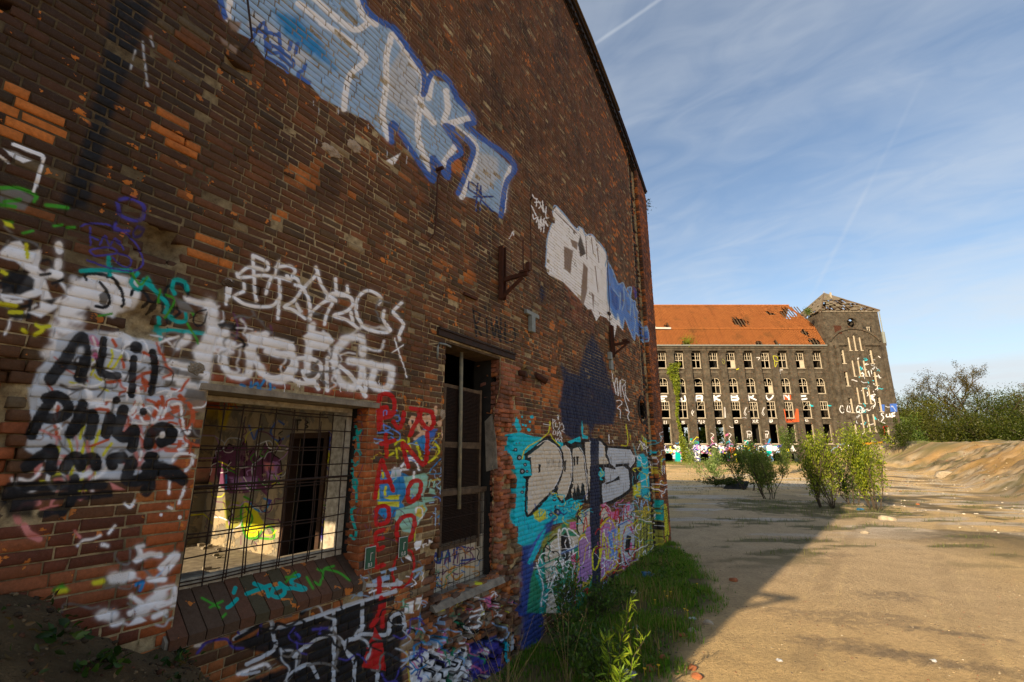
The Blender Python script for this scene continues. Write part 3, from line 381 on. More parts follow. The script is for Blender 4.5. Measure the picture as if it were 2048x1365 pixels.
s_('O','w',11,1,'1005 800 1010 835','1005 798 1050 835','1050 800 1045 835','1125 795 1165 793','1125 795 1130 835 1168 832','1130 814 1160 812'); f_('O','R',2,'1008 795 1058 792 1060 838 1012 838'); s_('O','w',8,1,'1005 800 1010 835','1010 800 1045 830','1042 800 1045 835')
f_('O','R',2,'997 908 1012 905 1015 955 1085 952 1082 905 1098 905 1106 995 1015 1000'); s_('O','k',4,1,'1035 975 1032 992','1035 978 1045 990 1055 975 1058 990','1075 975 1062 985 1076 992')
s_('R','w',5,1,'212 885 212 918 234 918 234 885','432 890 405 892 408 902 430 905 428 918 404 918','824 885 800 885 800 915 822 912 822 900 812 900','985 885 1010 880 1012 902 990 905 985 885','1370 880 1392 875 1392 895 1372 900 1370 880')
s_('R','w',4,1,'570 880 600 880 580 900 575 915','600 885 610 915','620 880 620 918','640 880 655 890 635 900 655 910','1180 875 1205 905','1200 875 1180 905','1215 905 1220 875 1238 880 1222 890 1240 905')
s_('O','w',4,1,'905 980 925 975 928 992 910 995 905 980','1160 968 1180 968','1160 968 1162 988 1180 988','1162 978 1176 978','975 630 1000 630','980 630 985 655')
f_('R','w',5,'190 1190 290 1190 300 1225 250 1215 195 1225','395 1190 480 1200 485 1230 400 1240','1310 1150 1370 1150 1375 1180 1310 1190','1380 1150 1450 1150 1450 1210 1400 1190'); s_('R','k',5,1,'210 1190 215 1220','240 1190 240 1215','270 1190 275 1220','420 1200 430 1230 450 1200'); s_('R','B',5,1,'195 1225 240 1195 290 1220')
f_('R','v',5,'515 1130 590 1140 590 1180 600 1330 530 1330 515 1200'); f_('R','w',4,'530 1270 590 1270 575 1330 540 1310','600 1150 690 1150 670 1220 600 1210'); s_('R','w',5,2,'520 1160 580 1160 530 1200 580 1230 540 1250','560 1140 590 1200'); s_('R','y',8,4,'520 1270 550 1310','1010 320 1000 325'); f_('R','G',6,'515 1110 580 1110 580 1140 520 1140'); s_('R','B',9,3,'610 1160 660 1190 620 1200','320 1210 330 1320','370 1230 360 1300','180 1260 185 1340'); f_('R','p',6,'795 1160 895 1160 900 1215 800 1200'); s_('R','w',6,2,'800 1170 850 1200 890 1170','720 1160 780 1180')
tangle('R', (120, 1130, 1460, 1330), 'wvBtPyzewk', 60, 16, 4, 44); tangle('R', (120, 1130, 1460, 1330), 'wwwkvBtgPyzek', 190, 6, 2, 34); tangle('T', (430, 1220, 860, 1345), 'wwyrkBe', 60, 5, 2, 22); tangle('R', (120, 700, 1460, 1110), 'wzs', 22, 3, 1, 18); tangle('T', (560, 560, 740, 1110), 'wwsa', 46, 4, 1, 13); tangle('T', (420, 940, 860, 1100), 'wsz', 20, 3, 1, 16); tangle('R', (480, 1130, 1000, 1320), 'vwpk', 30, 12, 3, 40)
f_('R','R',4,'905 1170 980 1175 970 1220 950 1225 945 1290 925 1290 925 1220 905 1215'); s_('R','w',6,2,'905 1170 980 1175','940 1190 940 1280','985 1170 1050 1200 1050 1150'); f_('R','t',6,'1310 1180 1370 1180 1370 1240 1320 1280','320 1220 380 1240 380 1340 325 1330'); f_('O','y',5,'1000 1180 1035 1180 1035 1240 1005 1240'); s_('O','B',5,2,'1005 1200 1030 1210','1010 1225 1030 1230'); f_('O','w',5,'1045 1175 1070 1155 1085 1190 1100 1200 1050 1200','880 1160 960 1165 950 1200 880 1195')
for x in (1090,1285): s_('R','s',3,1,'%d 1760'%x) if 0 else s_('R','w',3,1,'%d 740 %d 780 %d 820'%(x,x-12,x+6),'%d 740 %d 800 %d 830'%(x+12,x-20,x))
s_('R','w',4,1,'510 770 500 800 515 830','525 780 510 810','1100 1000 1140 1000 1150 1030 1110 1030 1100 1000','1110 1030 1110 1070','1125 1030 1128 1075','1145 1030 1145 1060','1300 1000 1330 1000 1335 1030 1300 1030','1305 1030 1310 1075','1325 1030 1325 1070','710 1020 740 1040 710 1080 740 1110','905 1020 930 1040 905 1080 930 1110','860 740 870 850','1205 200 1240 200 1225 225')
s_('R','y',4,1,'1390 180 1430 190 1440 240 1400 230 1385 180','1400 240 1410 300 1430 260'); s_('R','l',3,1,'835 215 860 240 850 270 830 240')
s_('T','P',12,2,'465 385 480 365 495 375 475 395'); s_('T','c',12,2,'460 390 485 360 490 378','620 330 590 330 590 350 612 365 600 385 578 385')
s_('T','w',4,1,'430 960 420 990 440 1015 460 990 440 960','480 960 475 1000 510 1005 500 960','560 960 555 1000 590 1015 595 970 560 960','740 1020 760 1050 740 1080 770 1090','675 850 690 880 670 900 690 940 680 980','640 700 650 740','665 690 670 720','520 765 560 775','515 380 560 385','660 400 690 385 695 420 665 415','600 1090 620 1150 600 1170')
s_('T','w',7,1,'780 1025 778 1042 795 1042','805 1020 805 1042 815 1035','832 1012 818 1022 832 1035 820 1045'); f_('T','q',5,'725 950 765 950 765 1005 730 1005','805 945 850 945 850 1005 810 1005'); s_('T','s',3,1,'735 960 750 1000','815 960 840 1000'); f_('T','r',5,'752 1112 790 1112 792 1185 760 1180'); s_('T','c',6,2,'850 960 870 970','885 970 890 1010','760 1190 800 1200')
f_('T','y',8,'760 1250 840 1260 830 1340 740 1345'); f_('T','r',6,'780 1260 830 1265 820 1290 785 1290'); s_('T','w',5,2,'750 1260 760 1330','800 1290 830 1340','770 1320 740 1280'); f_('T','w',12,'470 1290 560 1290 560 1340 470 1340'); f_('T','o',14,'570 1240 740 1230 740 1300 580 1300')
s_('T','a',6,2,'230 945 240 960','362 950 376 958','570 745 580 742','690 1040 700 1060')
# ---------------------------------------------------------------- painted canvases: strokes rasterised onto a plane of the building
def catmull(P):
    P = np.asarray(P, float)
    if len(P) < 3: return P
    Q = np.vstack([2*P[0]-P[1], P, 2*P[-1]-P[-2]]); out = []
    for i in range(len(P)-1):
        p0, p1, p2, p3 = Q[i:i+4]
        for t in (0, .25, .5, .75): out.append(.5*((2*p1)+(-p0+p2)*t+(2*p0-5*p1+4*p2-p3)*t*t+(-p0+3*p1-3*p2+p3)*t**3))
    out.append(P[-1]); return np.array(out)
class Canvas:
    """a painted plane: every texel looks up where it lies among the strokes, which are noted in photograph coordinates"""
    def __init__(s, name, strokes, unproj, fwd, a0, a1, b0, b1, res, axes, frame):
        s.a0, s.b0, s.res, s.axes, s.frame = a0, b0, res, axes, frame
        s.W, s.H = int((a1-a0)/res), int((b1-b0)/res); s.a1, s.b1 = a0+s.W*res, b0+s.H*res
        I = np.zeros((s.H, s.W, 4), np.float32)
        gx, gy = np.meshgrid(a0+(np.arange(s.W)+.5)*res, b0+(np.arange(s.H)+.5)*res)
        PX, PY = fwd(gx, gy); PX = PX.astype(np.float32); PY = PY.astype(np.float32)
        for kind, crop, col, w, soft, txt in strokes:
            ox, oy, sc = CROP[crop]; v = np.array([float(t) for t in txt.split()]).reshape(-1, 2)
            if kind != 1: v = catmull(v) if len(v) > 2 else v
            P = np.stack([ox+v[:, 0]/sc, oy+v[:, 1]/sc], 1); sf = max(soft/sc, .9); hw = (0 if kind == 1 else w*(1 if kind == 2 else .5))/sc
            pad = hw+sf+1; lo, hi = P.min(0)-pad, P.max(0)+pad
            q = unproj(np.array([lo[0], hi[0], lo[0], hi[0]]), np.array([lo[1], lo[1], hi[1], hi[1]]))
            x0, y0 = np.floor((q.min(0)-(a0, b0))/res).astype(int)-1; x1, y1 = np.ceil((q.max(0)-(a0, b0))/res).astype(int)+1
            x0, y0, x1, y1 = max(x0, 0), max(y0, 0), min(x1, s.W), min(y1, s.H)
            if x1 <= x0 or y1 <= y0: continue
            px, py = PX[y0:y1, x0:x1], PY[y0:y1, x0:x1]
            dist = np.full(px.shape, 1e9, np.float32); inside = np.zeros(px.shape, bool)
            n = len(P); segs = [(i, (i+1) % n) for i in range(n if kind == 1 else max(n-1, 1))] if n > 1 else [(0, 0)]
            for i, j in segs:
                ax, ay = P[i]; bx, by = P[j]; dx, dy = bx-ax, by-ay; L2 = dx*dx+dy*dy+1e-9
                t = np.clip(((px-ax)*dx+(py-ay)*dy)/L2, 0, 1)
                dist = np.minimum(dist, np.hypot(px-ax-t*dx, py-ay-t*dy))
                if kind == 1 and abs(dy) > 1e-9: inside ^= (py >= min(ay, by)) & (py < max(ay, by)) & (px < ax+(py-ay)*dx/dy)
            dist = np.where(inside, -dist, dist) if kind == 1 else dist-hw
            nzv = s.nz(px*.8, py*.8)
            if kind == 0: dist = dist+nzv*min(hw, 9)*.05
            if sf > 3: dist = dist+nzv*sf*.10
            al = np.clip(.5-dist/sf, 0, 1); al = al*al*(3-2*al)
            if frame is not None:
                al = al*(np.minimum(1, .975+.05*s.nz(px*.33+len(txt), py*.29)))
                if kind == 0 and soft >= 5: al = np.maximum(al, .15*np.clip(1-dist/(hw*1.1+2.5), 0, 1)**2*(np.clip(dist, 0, 1)+.0))
            al = al[..., None].astype(np.float32)
            A = I[y0:y1, x0:x1]; c = np.array([*COL[col], 1.0], np.float32)
            I[y0:y1, x0:x1] = A*(1-al)+c*al
        img = bpy.data.images.new(name, s.W, s.H, alpha=True, float_buffer=True); img.colorspace_settings.name = 'Non-Color'
        img.alpha_mode = 'CHANNEL_PACKED'; img.pixels.foreach_set(I.ravel()); img.update(); img.pack(); s.img = img
    def nz(s, x, y):
        return (np.sin(x*.21+np.sin(y*.17)*2)+np.sin(y*.23+np.sin(x*.15)*2.3)+np.sin((x+y)*.61)*.5)*.5
    def nodes(s, t):
        """returns premultiplied colour socket and alpha socket"""
        sp = t.n('SeparateXYZ'); t.L(t.coords(s.frame) if s.frame else t.n('NewGeometry').outputs['Position'], sp.inputs[0]); cb = t.n('CombineXYZ')
        for k, (ax, lo, hi) in enumerate(((s.axes[0], s.a0, s.a1), (s.axes[1], s.b0, s.b1))):
            t.L(t.math('DIVIDE', t.math('SUBTRACT', sp.outputs[ax], lo), hi-lo), cb.inputs[k])
        im = t.n('TexImage', image=s.img, extension='CLIP', interpolation='Linear'); t.L(cb.outputs[0], im.inputs[0])
        return im.outputs['Color'], im.outputs['Alpha']
def painted(t, base, canvas, wear_scale=9, wear=.385, cover=1.0):
    """paint over a base colour; worn away by noise"""
    C, A = canvas.nodes(t); v = t.coords(canvas.frame)
    w = t.rng(t.noise(v, wear_scale, 8, .72), wear-.10, wear, 0, cover, True)
    w2 = t.rng(t.noise(v, wear_scale*7, 5, .6), .28, .34, .6, 1, True); w = t.math('MULTIPLY', w, w2)
    a = t.math('MULTIPLY', A, w)
    inv = t.math('SUBTRACT', 1.0, a); vm = t.n('VectorMath', operation='SCALE'); t.setin(vm.inputs[0], base); t.L(inv, vm.inputs['Scale'])
    vc = t.n('VectorMath', operation='SCALE'); t.L(C, vc.inputs[0]); t.L(w, vc.inputs['Scale'])
    ad = t.n('VectorMath', operation='ADD'); t.L(vm.outputs[0], ad.inputs[0]); t.L(vc.outputs[0], ad.inputs[1])
    return ad.outputs[0], a
# hall frame: x = along the wall, y = inward, z = up, origin on the ground under the left of the picture
HALL = thing('brick_hall', 'tall dark brick hall covered in graffiti with barred window and ruined doorway', 'hall',
             (-WD*N[0], -WD*N[1], 0), math.atan2(D[1], D[0]))
def hall_ray(x, y):
    r = ray(x, y); return np.stack([r[..., 0]*D[0]+r[..., 1]*D[1], -(r[..., 0]*N[0]+r[..., 1]*N[1]), r[..., 2]], -1)
CAMH = np.array([0, -WD, EYE])
def un_plane(p0, nrm, ia, ib):
    p0, nrm = np.array(p0, float), np.array(nrm, float)
    def f(x, y):
        r = hall_ray(x, y); t = ((p0-CAMH)@nrm)/(r@nrm); P = CAMH+r*t[..., None]; return np.stack([P[..., ia], P[..., ib]], -1)
    return f
FY = 90.0
def un_far(x, y):
    r = ray(x, y); t = FY/r[..., 1]; return np.stack([r[..., 0]*t, r[..., 2]*t+EYE], -1)
def hworld(u, m, z): return np.stack([u*D[0]+(-WD-m)*N[0], u*D[1]+(-WD-m)*N[1], z+0*u], -1)
def proj(P):
    X, Y, Z = P[..., 0], P[..., 1], P[..., 2]-EYE; dep = Y*_c+Z*_s; v = -Y*_s+Z*_c
    dd = np.where(dep > .05, dep, np.nan); return np.nan_to_num(1024+F*X/dd, nan=-9e4), np.nan_to_num(682.5-F*v/dd, nan=-9e4)
def ppx(u, m, z): return proj(hworld(np.asarray(u, float), np.asarray(m, float), np.asarray(z, float)))
CV_WALL = Canvas('wall_paint', WALL, un_plane((0, 0, 0), (0, 1, 0), 0, 2), lambda a, b: ppx(a, 0*a, b), -.4, 17.4, -1.0, 9.6, .0068, (0, 2), HALL)
CV_JAMB = Canvas('jamb_paint', JAMB, un_plane((3.72, 0, 0), (1, 0, 0), 1, 2), lambda a, b: ppx(0*a+3.72, a, b), -.05, .45, 1.4, 3.5, .004, (1, 2), HALL)
CV_SILL = Canvas('sill_paint', SILL, un_plane((0, -.075, 1.485), (0, -.26, .335), 0, 1), lambda a, b: ppx(a, b, 1.485+(b+.075)*.26/.335), 1.9, 3.9, -.1, .35, .004, (0, 1), HALL)
CV_PANEL = Canvas('panel_paint', PANEL, un_plane((0, .30, 0), (0, 1, 0), 0, 2), lambda a, b: ppx(a, 0*a+.30, b), 5.0, 6.6, .6, 2.0, .005, (0, 2), HALL)
CV_ROOM = Canvas('room_paint', ROOM, un_plane((4.6, 0, 0), (1, 0, 0), 1, 2), lambda a, b: ppx(0*a+4.6, a, b), .2, 5.2, 1.2, 3.9, .006, (1, 2), HALL)
CV_FAR = Canvas('factory_paint', FAR, un_far, lambda a, b: proj(np.stack([a, 0*a+FY, b], -1)), 26, 76, -1, 25, .035, (0, 2), None)
# ---------------------------------------------------------------- brick and mortar
def brick_mat(name, canvas, cover=1.0, frame=HALL):
    t = NT(name); v = t.coords(frame); base = t.attr()
    f = t.noise(v, 34, 6, .65); base = t.mix(t.rng(f, .3, .75, .0, .5), base, (.045, .026, .014), 'MIX')
    pit = t.noise(v, 130, 3, .6); base = t.mix(t.rng(pit, .55, .75, 0, .35), base, (.16, .11, .07))
    chip = t.rng(t.math('ADD', t.noise(v, 8.5, 5, .55, .1), t.math('MULTIPLY', t.noise(v, 1.1, 2), .32)), .800, .818, 0, 1, True)
    base = t.mix(t.math('MULTIPLY', chip, .85), base, (.60, .19, .03))
    grime = t.rng(t.noise(v, .9, 5, .6), .42, .68, 0, .60, True); base = t.mix(grime, base, (.022, .014, .009))
    if canvas: base, a = painted(t, base, canvas, cover=cover)
    h = t.math('ADD', t.noise(v, 60, 6, .7), t.math('MULTIPLY', chip, -.9)); t.bump(h, .55, .006)
    return t.done(base, t.rng(f, .3, .7, .62, .95), 0, .3)
M = {}
M['brick'] = brick_mat('hall_brick', CV_WALL); M['jamb'] = brick_mat('jamb_brick', CV_JAMB); M['sill'] = brick_mat('sill_brick', CV_SILL); M['bare'] = brick_mat('bare_brick', None)
t = NT('hall_mortar'); v = t.coords(HALL)
b = t.mix(t.rng(t.noise(v, 14, 6, .7), .3, .7), (.54, .43, .24), (.15, .10, .055)); b = t.mix(t.rng(t.noise(v, 1.3, 4), .44, .70, 0, .75, True), b, (.04, .027, .015))
sz = t.n('SeparateXYZ'); t.L(v, sz.inputs[0]); vignette_soot = t.math('MULTIPLY', t.rng(sz.outputs[0], 3.2, .6, 0, .8, True), t.rng(sz.outputs[2], 3.4, 4.6, 0, 1, True)); b = t.mix(vignette_soot, b, (.035, .024, .015)); lowz = t.rng(sz.outputs[2], 4.9, 4.2, 0, 1, True)  # mortar darkened at upper left: painted lens vignette plus some soot
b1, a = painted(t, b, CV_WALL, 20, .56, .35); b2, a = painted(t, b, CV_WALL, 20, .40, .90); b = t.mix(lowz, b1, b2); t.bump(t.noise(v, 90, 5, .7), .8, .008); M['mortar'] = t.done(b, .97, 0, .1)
M['pale_mortar'] = mat_simple('pale_mortar', (.50, .40, .30), (.20, .15, .10), 9, .97, .8)
M['rust'] = mat_simple('rusted_iron', (.085, .026, .012), (.035, .016, .010), 9, .8, .5, .15)
M['iron'] = mat_simple('dark_iron', (.018, .013, .010), (.045, .022, .014), 14, .7, .4, .2)
M['pipe'] = mat_simple('grey_pipe', (.14, .14, .12), (.32, .28, .17), 10, .7, .3)
M['zinc'] = mat_simple('weathered_zinc', (.16, .18, .17), (.26, .28, .26), 12, .6, .3, .1)
M['timber'] = mat_simple('flaked_white_timber', (.52, .47, .37), (.22, .19, .14), 16, .85, .6)
M['oldtimber'] = mat_simple('old_grey_timber', (.13, .09, .055), (.055, .036, .022), 11, .9, .6)
M['concrete'] = mat_simple('old_concrete', (.30, .26, .20), (.13, .11, .085), 7, .95, .8)
M['dark'] = mat_simple('dark_interior', (.03, .027, .022), (.012, .011, .010), 3, .95, .2)  # near-black colour stands in for shade inside rooms and openings; slabs share it
M['doorframe'] = mat_simple('brown_door_frame', (.06, .03, .018), (.03, .018, .012), 8, .8, .3)
t = NT('peeling_plaster'); v = t.coords(HALL); pe = t.rng(t.noise(v, 3.0, 8, .68, .5), .50, .52, 0, 1)
b = t.mix(pe, (.38, .31, .20), (.21, .19, .15)); b = t.mix(t.rng(t.noise(v, 9, 6), .45, .75, 0, .5), b, (.16, .12, .07))
b, a = painted(t, b, CV_ROOM, 4, .44); t.bump(pe, .8, .02); M['plaster'] = t.done(b, .95, 0, .1)
t = NT('painted_board'); b, a = painted(t, (.50, .45, .34), CV_PANEL, 6, .30); M['board'] = t.done(b, .7, 0, .3)
# ground: colour comes from what lies there (sand, soil, turf) stored per vertex
t = NT('sandy_ground'); v = t.coords(); b = t.attr()
s1 = t.noise(v, 1.7, 8, .66); b = t.mix(t.rng(s1, .40, .68, .0, .34), b, (.26, .19, .11)); s2 = t.noise(v, 14, 6, .7)
b = t.mix(t.rng(s2, .42, .72, 0, .45), b, (.15, .105, .06)); s3 = t.noise(v, 55, 5, .7); b = t.mix(t.rng(s3, .68, .73, 0, .6), b, (.66, .56, .40)); b = t.mix(t.rng(s3, .38, .30, 0, .65), b, (.06, .045, .03)); s5 = t.noise(v, 210, 3, .7); b = t.mix(t.rng(s5, .5, .7, 0, .3), b, (.12, .09, .055)); s6 = t.noise(v, 5.5, 7, .75); b = t.mix(t.rng(s6, .60, .68, 0, .4), b, (.24, .18, .11))
st = t.n('Mapping'); t.L(v, st.inputs[0]); st.inputs['Scale'].default_value = (.35, 1.5, 1); st.inputs['Rotation'].default_value = (0, 0, -.35)
s4 = t.noise(st.outputs[0], .55, 7, .7, .4); b = t.mix(t.rng(s4, .60, .70, 0, .25, True), b, (.16, .14, .115))
t.bump(t.math('ADD', t.math('MULTIPLY', s2, 1.2), t.math('MULTIPLY', s3, .8)), .9, .05); M['ground'] = t.done(b, .97, 0, .12)
# leaves: diffuse plus light coming through
def leaf_mat(name):
    t = NT(name); c = t.attr(); d = t.n('BsdfDiffuse'); tr = t.n('BsdfTranslucent'); gl = t.n('BsdfGlossy'); gl.inputs['Roughness'].default_value = .45
    t.L(c, d.inputs[0]); tc = t.mix(1.0, c, (1.0, 1.0, .45), 'MULTIPLY'); t.L(tc, tr.inputs[0]); mx = t.n('MixShader'); mx.inputs[0].default_value = .42; t.L(d.outputs[0], mx.inputs[1]); t.L(tr.outputs[0], mx.inputs[2])
    m2 = t.n('MixShader'); m2.inputs[0].default_value = .02; t.L(mx.outputs[0], m2.inputs[1]); t.L(gl.outputs[0], m2.inputs[2]); t.L(m2.outputs[0], t.out.inputs[0]); return t.m
M['leaf'] = leaf_mat('green_leaf')
M['bark'] = mat_simple('bark', (.10, .075, .05), (.045, .035, .025), 9, .95, .6)
M['stone'] = mat_simple('pale_stone', (.45, .38, .27), (.22, .18, .13), 5, .95, .7)
M['redstone'] = mat_simple('broken_red_brick', (.38, .13, .05), (.20, .08, .04), 8, .95, .7)
M['plastic'] = mat_simple('white_plastic_film', (.62, .64, .66), (.35, .37, .40), 12, .5, .4)
M['bluefilm'] = mat_simple('blue_plastic_film', (.03, .16, .30), (.02, .08, .16), 12, .5, .4)
# ---------------------------------------------------------------- the brick hall (local frame: x along wall, y inward, z up)
GAB = [(-8.6, 14.1), (.4, 13.5), (1.2, 13.6), (3, 14.45), (5, 15.1), (7, 15.45), (9, 15.6), (10.1, 15.52), (11.3, 15.3), (12.5, 14.95), (13.7, 14.55), (14.7, 14.18), (15.75, 13.7), (16.5, 13.36), (17.08, 13.05)]
def ZT(u): return float(np.interp(u, [g[0] for g in GAB], [g[1] for g in GAB]))
CH = .077; ZB = 1.524
WIN = (2.0, 3.72, 1.524, 3.295); DOOR = (5.05, 6.5, .985, 4.373); OC = (15.0, 4.13, .36)
def inpoly(x, y, poly):
    v = np.array([float(t) for t in poly.split()]).reshape(-1, 2); c = False; j = len(v)-1
    for i in range(len(v)):
        if (v[i, 1] > y) != (v[j, 1] > y) and x < (v[j, 0]-v[i, 0])*(y-v[i, 1])/(v[j, 1]-v[i, 1])+v[i, 0]: c = not c
        j = i
    return c
def ss(a, b, x): t = np.clip((x-a)/(b-a), 0, 1); return t*t*(3-2*t)
def wob(u, z): return np.sin(u*5.1+np.sin(z*3.7)*1.9)*.5+np.sin(z*7.3+u*2.9)*.5
HOLES = [(1.48, 4.39, .15, .085), (1.46, 3.76, .14, .045), (1.48, 5.35, .06, .05), (1.80, 6.35, .07, .05), (7.3, 4.2, .16, .10), (7.9, 4.15, .1, .08), (.12, 5.6, .22, .3), (2.32, 4.28, .05, .05), (9.9, 4.3, .06, .06)]
def ruin(u, z):
    """how far the brickwork has weathered back at (u, z), in metres"""
    w = wob(u, z)*.12
    r = .11*ss(1.0, .84, u+w*.8)*ss(3.45, 3.3, z+w)*ss(1.9, 2.3, z)
    r = np.maximum(r, .13*ss(7.02, 6.88, u+w)*ss(6.4, 6.5, u)*ss(3.9, 3.5, z+w))
    r = np.maximum(r, .16*ss(7.25, 7.05, u+w)*ss(4.75, 5.0, u-w*.6)*ss(1.12, .92, z+w)*.9)
    r = np.maximum(r, .07*ss(4.72, 4.85, u+w*.5)*ss(1.9, 1.6, z+w)*ss(5.2, 5.0, u))
    for (hu, hz, hr, hd) in HOLES:
        r = np.maximum(r, hd*1.6*ss(hr*1.25, hr*.7, np.hypot(u-hu, (z-hz)*1.15)+w*.12))
    return r
def openings(u0, u1, z0, z1):
    uc, zc = (u0+u1)/2, (z0+z1)/2
    if math.hypot(uc-OC[0], zc-OC[1]) < OC[2]: return True
    if 15.25 < uc < 15.85: return False
    return False
ORANGE = [(625, 345, 32), (560, 440, 16), (330, 262, 26), (375, 300, 22), (50, 220, 60), (20, 265, 40), (100, 260, 30), (595, 605, 15), (1105, 655, 7), (545, 660, 10), (945, 560, 12), (925, 565, 10), (1110, 790, 30), (450, 540, 16), (420, 515, 14), (350, 470, 30), (410, 470, 22), (480, 560, 18), (690, 100, 8), (915, 335, 16), (955, 460, 10), (700, 380, 14), (220, 440, 20), (1085, 670, 6), (1125, 640, 5), (230, 10, 20), (90, 160, 16)]
def brick_colour(x, y, u, z, rnd):
    r = rnd.random(); k = .75+.5*rnd.random()
    if r < .62: c = (.165, .072, .031)
    elif r < .82: c = (.25, .095, .038)
    elif r < .955: c = (.12, .072, .036)
    elif r < .972: c = (.46, .16, .04)
    else: c = (.36, .27, .16)
    k *= 1-.62*float(ss(700, 100, x)*ss(700, 300, y))  # lens vignette at upper left put into the brick colour, with some soot
    if z > 7.5 and rnd.random() < .5: c = (.20, .088, .038)
    if x > 1120 and y < 880 and u < 15.3:
        g = ss(1150, 1270, x)*.11+ss(300, 520, y)*.02
        if rnd.random() < g: c = (.68, .21, .03); k = 1
    for ox, oy, orad in ORANGE:
        if math.hypot(x-ox, (y-oy)*.8) < orad*rnd.uniform(.6, 1.05): c = (.66, .21, .04); k = rnd.uniform(.8, 1.15)
    if WIN[3] < z < WIN[3]+.19 and 1.9 < u < 4.0: c = (.42, .095, .035)
    if (1.73 < u < 2.0 or 3.72 < u < 3.98) and 1.4 < z < 3.32: c = (.50, .13, .035) if rnd.random() < .9 else (.15, .10, .09)
    if u < 1.75 and z < 2.35: c = (.20, .052, .025) if rnd.random() < .8 else (.32, .10, .04)
    if u < .95 and 2.25 < z < 3.2: c = (.46, .13, .045) if rnd.random() < .6 else (.26, .20, .13)
    if inpoly(x, y, '1128 568 1190 622 1188 668 1128 632'): c = (.32, .11, .06) if rnd.random() < .75 else (.12, .05, .035)
    if inpoly(x, y, '1128 470 1160 460 1190 520 1180 570 1150 560'): c = (.28, .11, .05)
    if 985 < x < 1110 and 735 < y < 875 and rnd.random() < .62: c = (.62, .18, .04) if rnd.random() < .6 else (.24, .08, .035)
    if 6.45 < u < 7.1 and z < 4.3: c = (.50, .17, .09) if rnd.random() < .7 else (.34, .14, .09)
    if 4.3 < u < 7.3 and z < 1.5: c = rnd.choice([(.45, .16, .06), (.30, .14, .09), (.2, .09, .05), (.56, .20, .06), (.38, .28, .19)])
    if u < 5 and z < 1.5 and rnd.random() < .35: c = (.50, .17, .05)
    if 15.85 < u: c = (.26, .085, .035) if rnd.random() < .7 else (.62, .18, .035)
    if 15.2 < u <= 15.85: c = (.09, .045, .025) if rnd.random() < .7 else (.62, .18, .035)  # channel bricks mostly dark: the recess shadow is put into their colour
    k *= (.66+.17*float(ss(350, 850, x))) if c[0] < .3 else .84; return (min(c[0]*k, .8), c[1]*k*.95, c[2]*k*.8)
def blockers(z0, z1):
    o = []
    if z1 > WIN[2]+.01 and z0 < WIN[3]+.03: o.append((WIN[0], WIN[1]))
    if z1 > DOOR[2]+.01 and z0 < DOOR[3]-.01: o.append((DOOR[0], DOOR[1]))
    if z1 > 4.39 and z0 < 4.49: o.append((4.84, 6.94))
    return o
def course_bricks(a0, a1, z0, z1, keep, rnd, face=0.0, kcol=None, joint=.010):
    """bricks of a bond of two stretchers and a header; returns list of (a0,a1,z0,z1,depth,colour)"""
    out = []; nz = int(math.ceil((z1-z0)/CH))
    for k in range(nz):
        zz = z0+k*CH; kk = round((zz-ZB)/CH); off = (kk*.1875+(.03 if kk % 3 else 0)+(kk*7919 % 13)*.004) % .375; a = a0-off-.02; i = kk % 2
        while a < a1:
            w = (.25, .125)[i % 2]*(1+rnd.uniform(-.03, .03)); i += 1
            parts = [(max(a, a0), min(a+w, a1))]; a += w
            for (p, q) in blockers(zz, zz+CH):
                parts = [x for (b0, b1) in parts for x in ((b0, min(b1, p)), (max(b0, q), b1)) if x[1]-x[0] > .035]
            for b0, b1 in parts:
                if b1-b0 < .035: continue
                r = keep(b0, b1, zz, zz+CH)
                if r is None: continue
                out.append((b0+joint/2, b1-joint/2, zz+joint*.45, zz+CH-joint*.45, r, None))
    return out
def brick_arrays(B, rnd, bev=.006, jit=.0022):
    n = len(B); A = np.array([[b[0], b[1], b[2], b[3], b[4]] for b in B]); r = np.random.default_rng(rnd)
    a0, a1, z0, z1, d = A.T; V = np.zeros((n, 12, 3))
    be = bev*(1+r.random(n)*.8)
    for j, (sa, sz) in enumerate(((0, 0), (1, 0), (1, 1), (0, 1))):
        x = np.where(sa, a1, a0); z = np.where(sz, z1, z0)
        V[:, j] = np.stack([x, d*0+d+.10, z], 1); V[:, 4+j] = np.stack([x, d+be, z], 1)
        V[:, 8+j] = np.stack([x+(be if not sa else -be), d, z+(be if not sz else -be)], 1)
    V[:, 4:, :] += r.normal(0, jit, (n, 8, 3)); tl = r.normal(0, .0028, (n, 1)); V[:, 8:, 1] += tl; V[:, 4:8, 1] += tl
    Q = np.array([(8, 9, 10, 11)]+[(4+i, 4+(i+1) % 4, 8+(i+1) % 4, 8+i) for i in range(4)]+[(i, (i+1) % 4, 4+(i+1) % 4, 4+i) for i in range(4)])
    return V, Q
def bricks_mesh(name, B, mat, seed=1, xf=None, **kw):
    V, Q = brick_arrays(B, seed, **kw); n = len(B)
    if xf is not None: V = xf(V)
    C = np.repeat(np.array([b[5] for b in B]), 12, 0)
    Fq = (Q[None]+np.arange(n)[:, None, None]*12).reshape(-1, 4); me = mesh_np(name, V.reshape(-1, 3), Fq, mat); vcol(me, C); return me
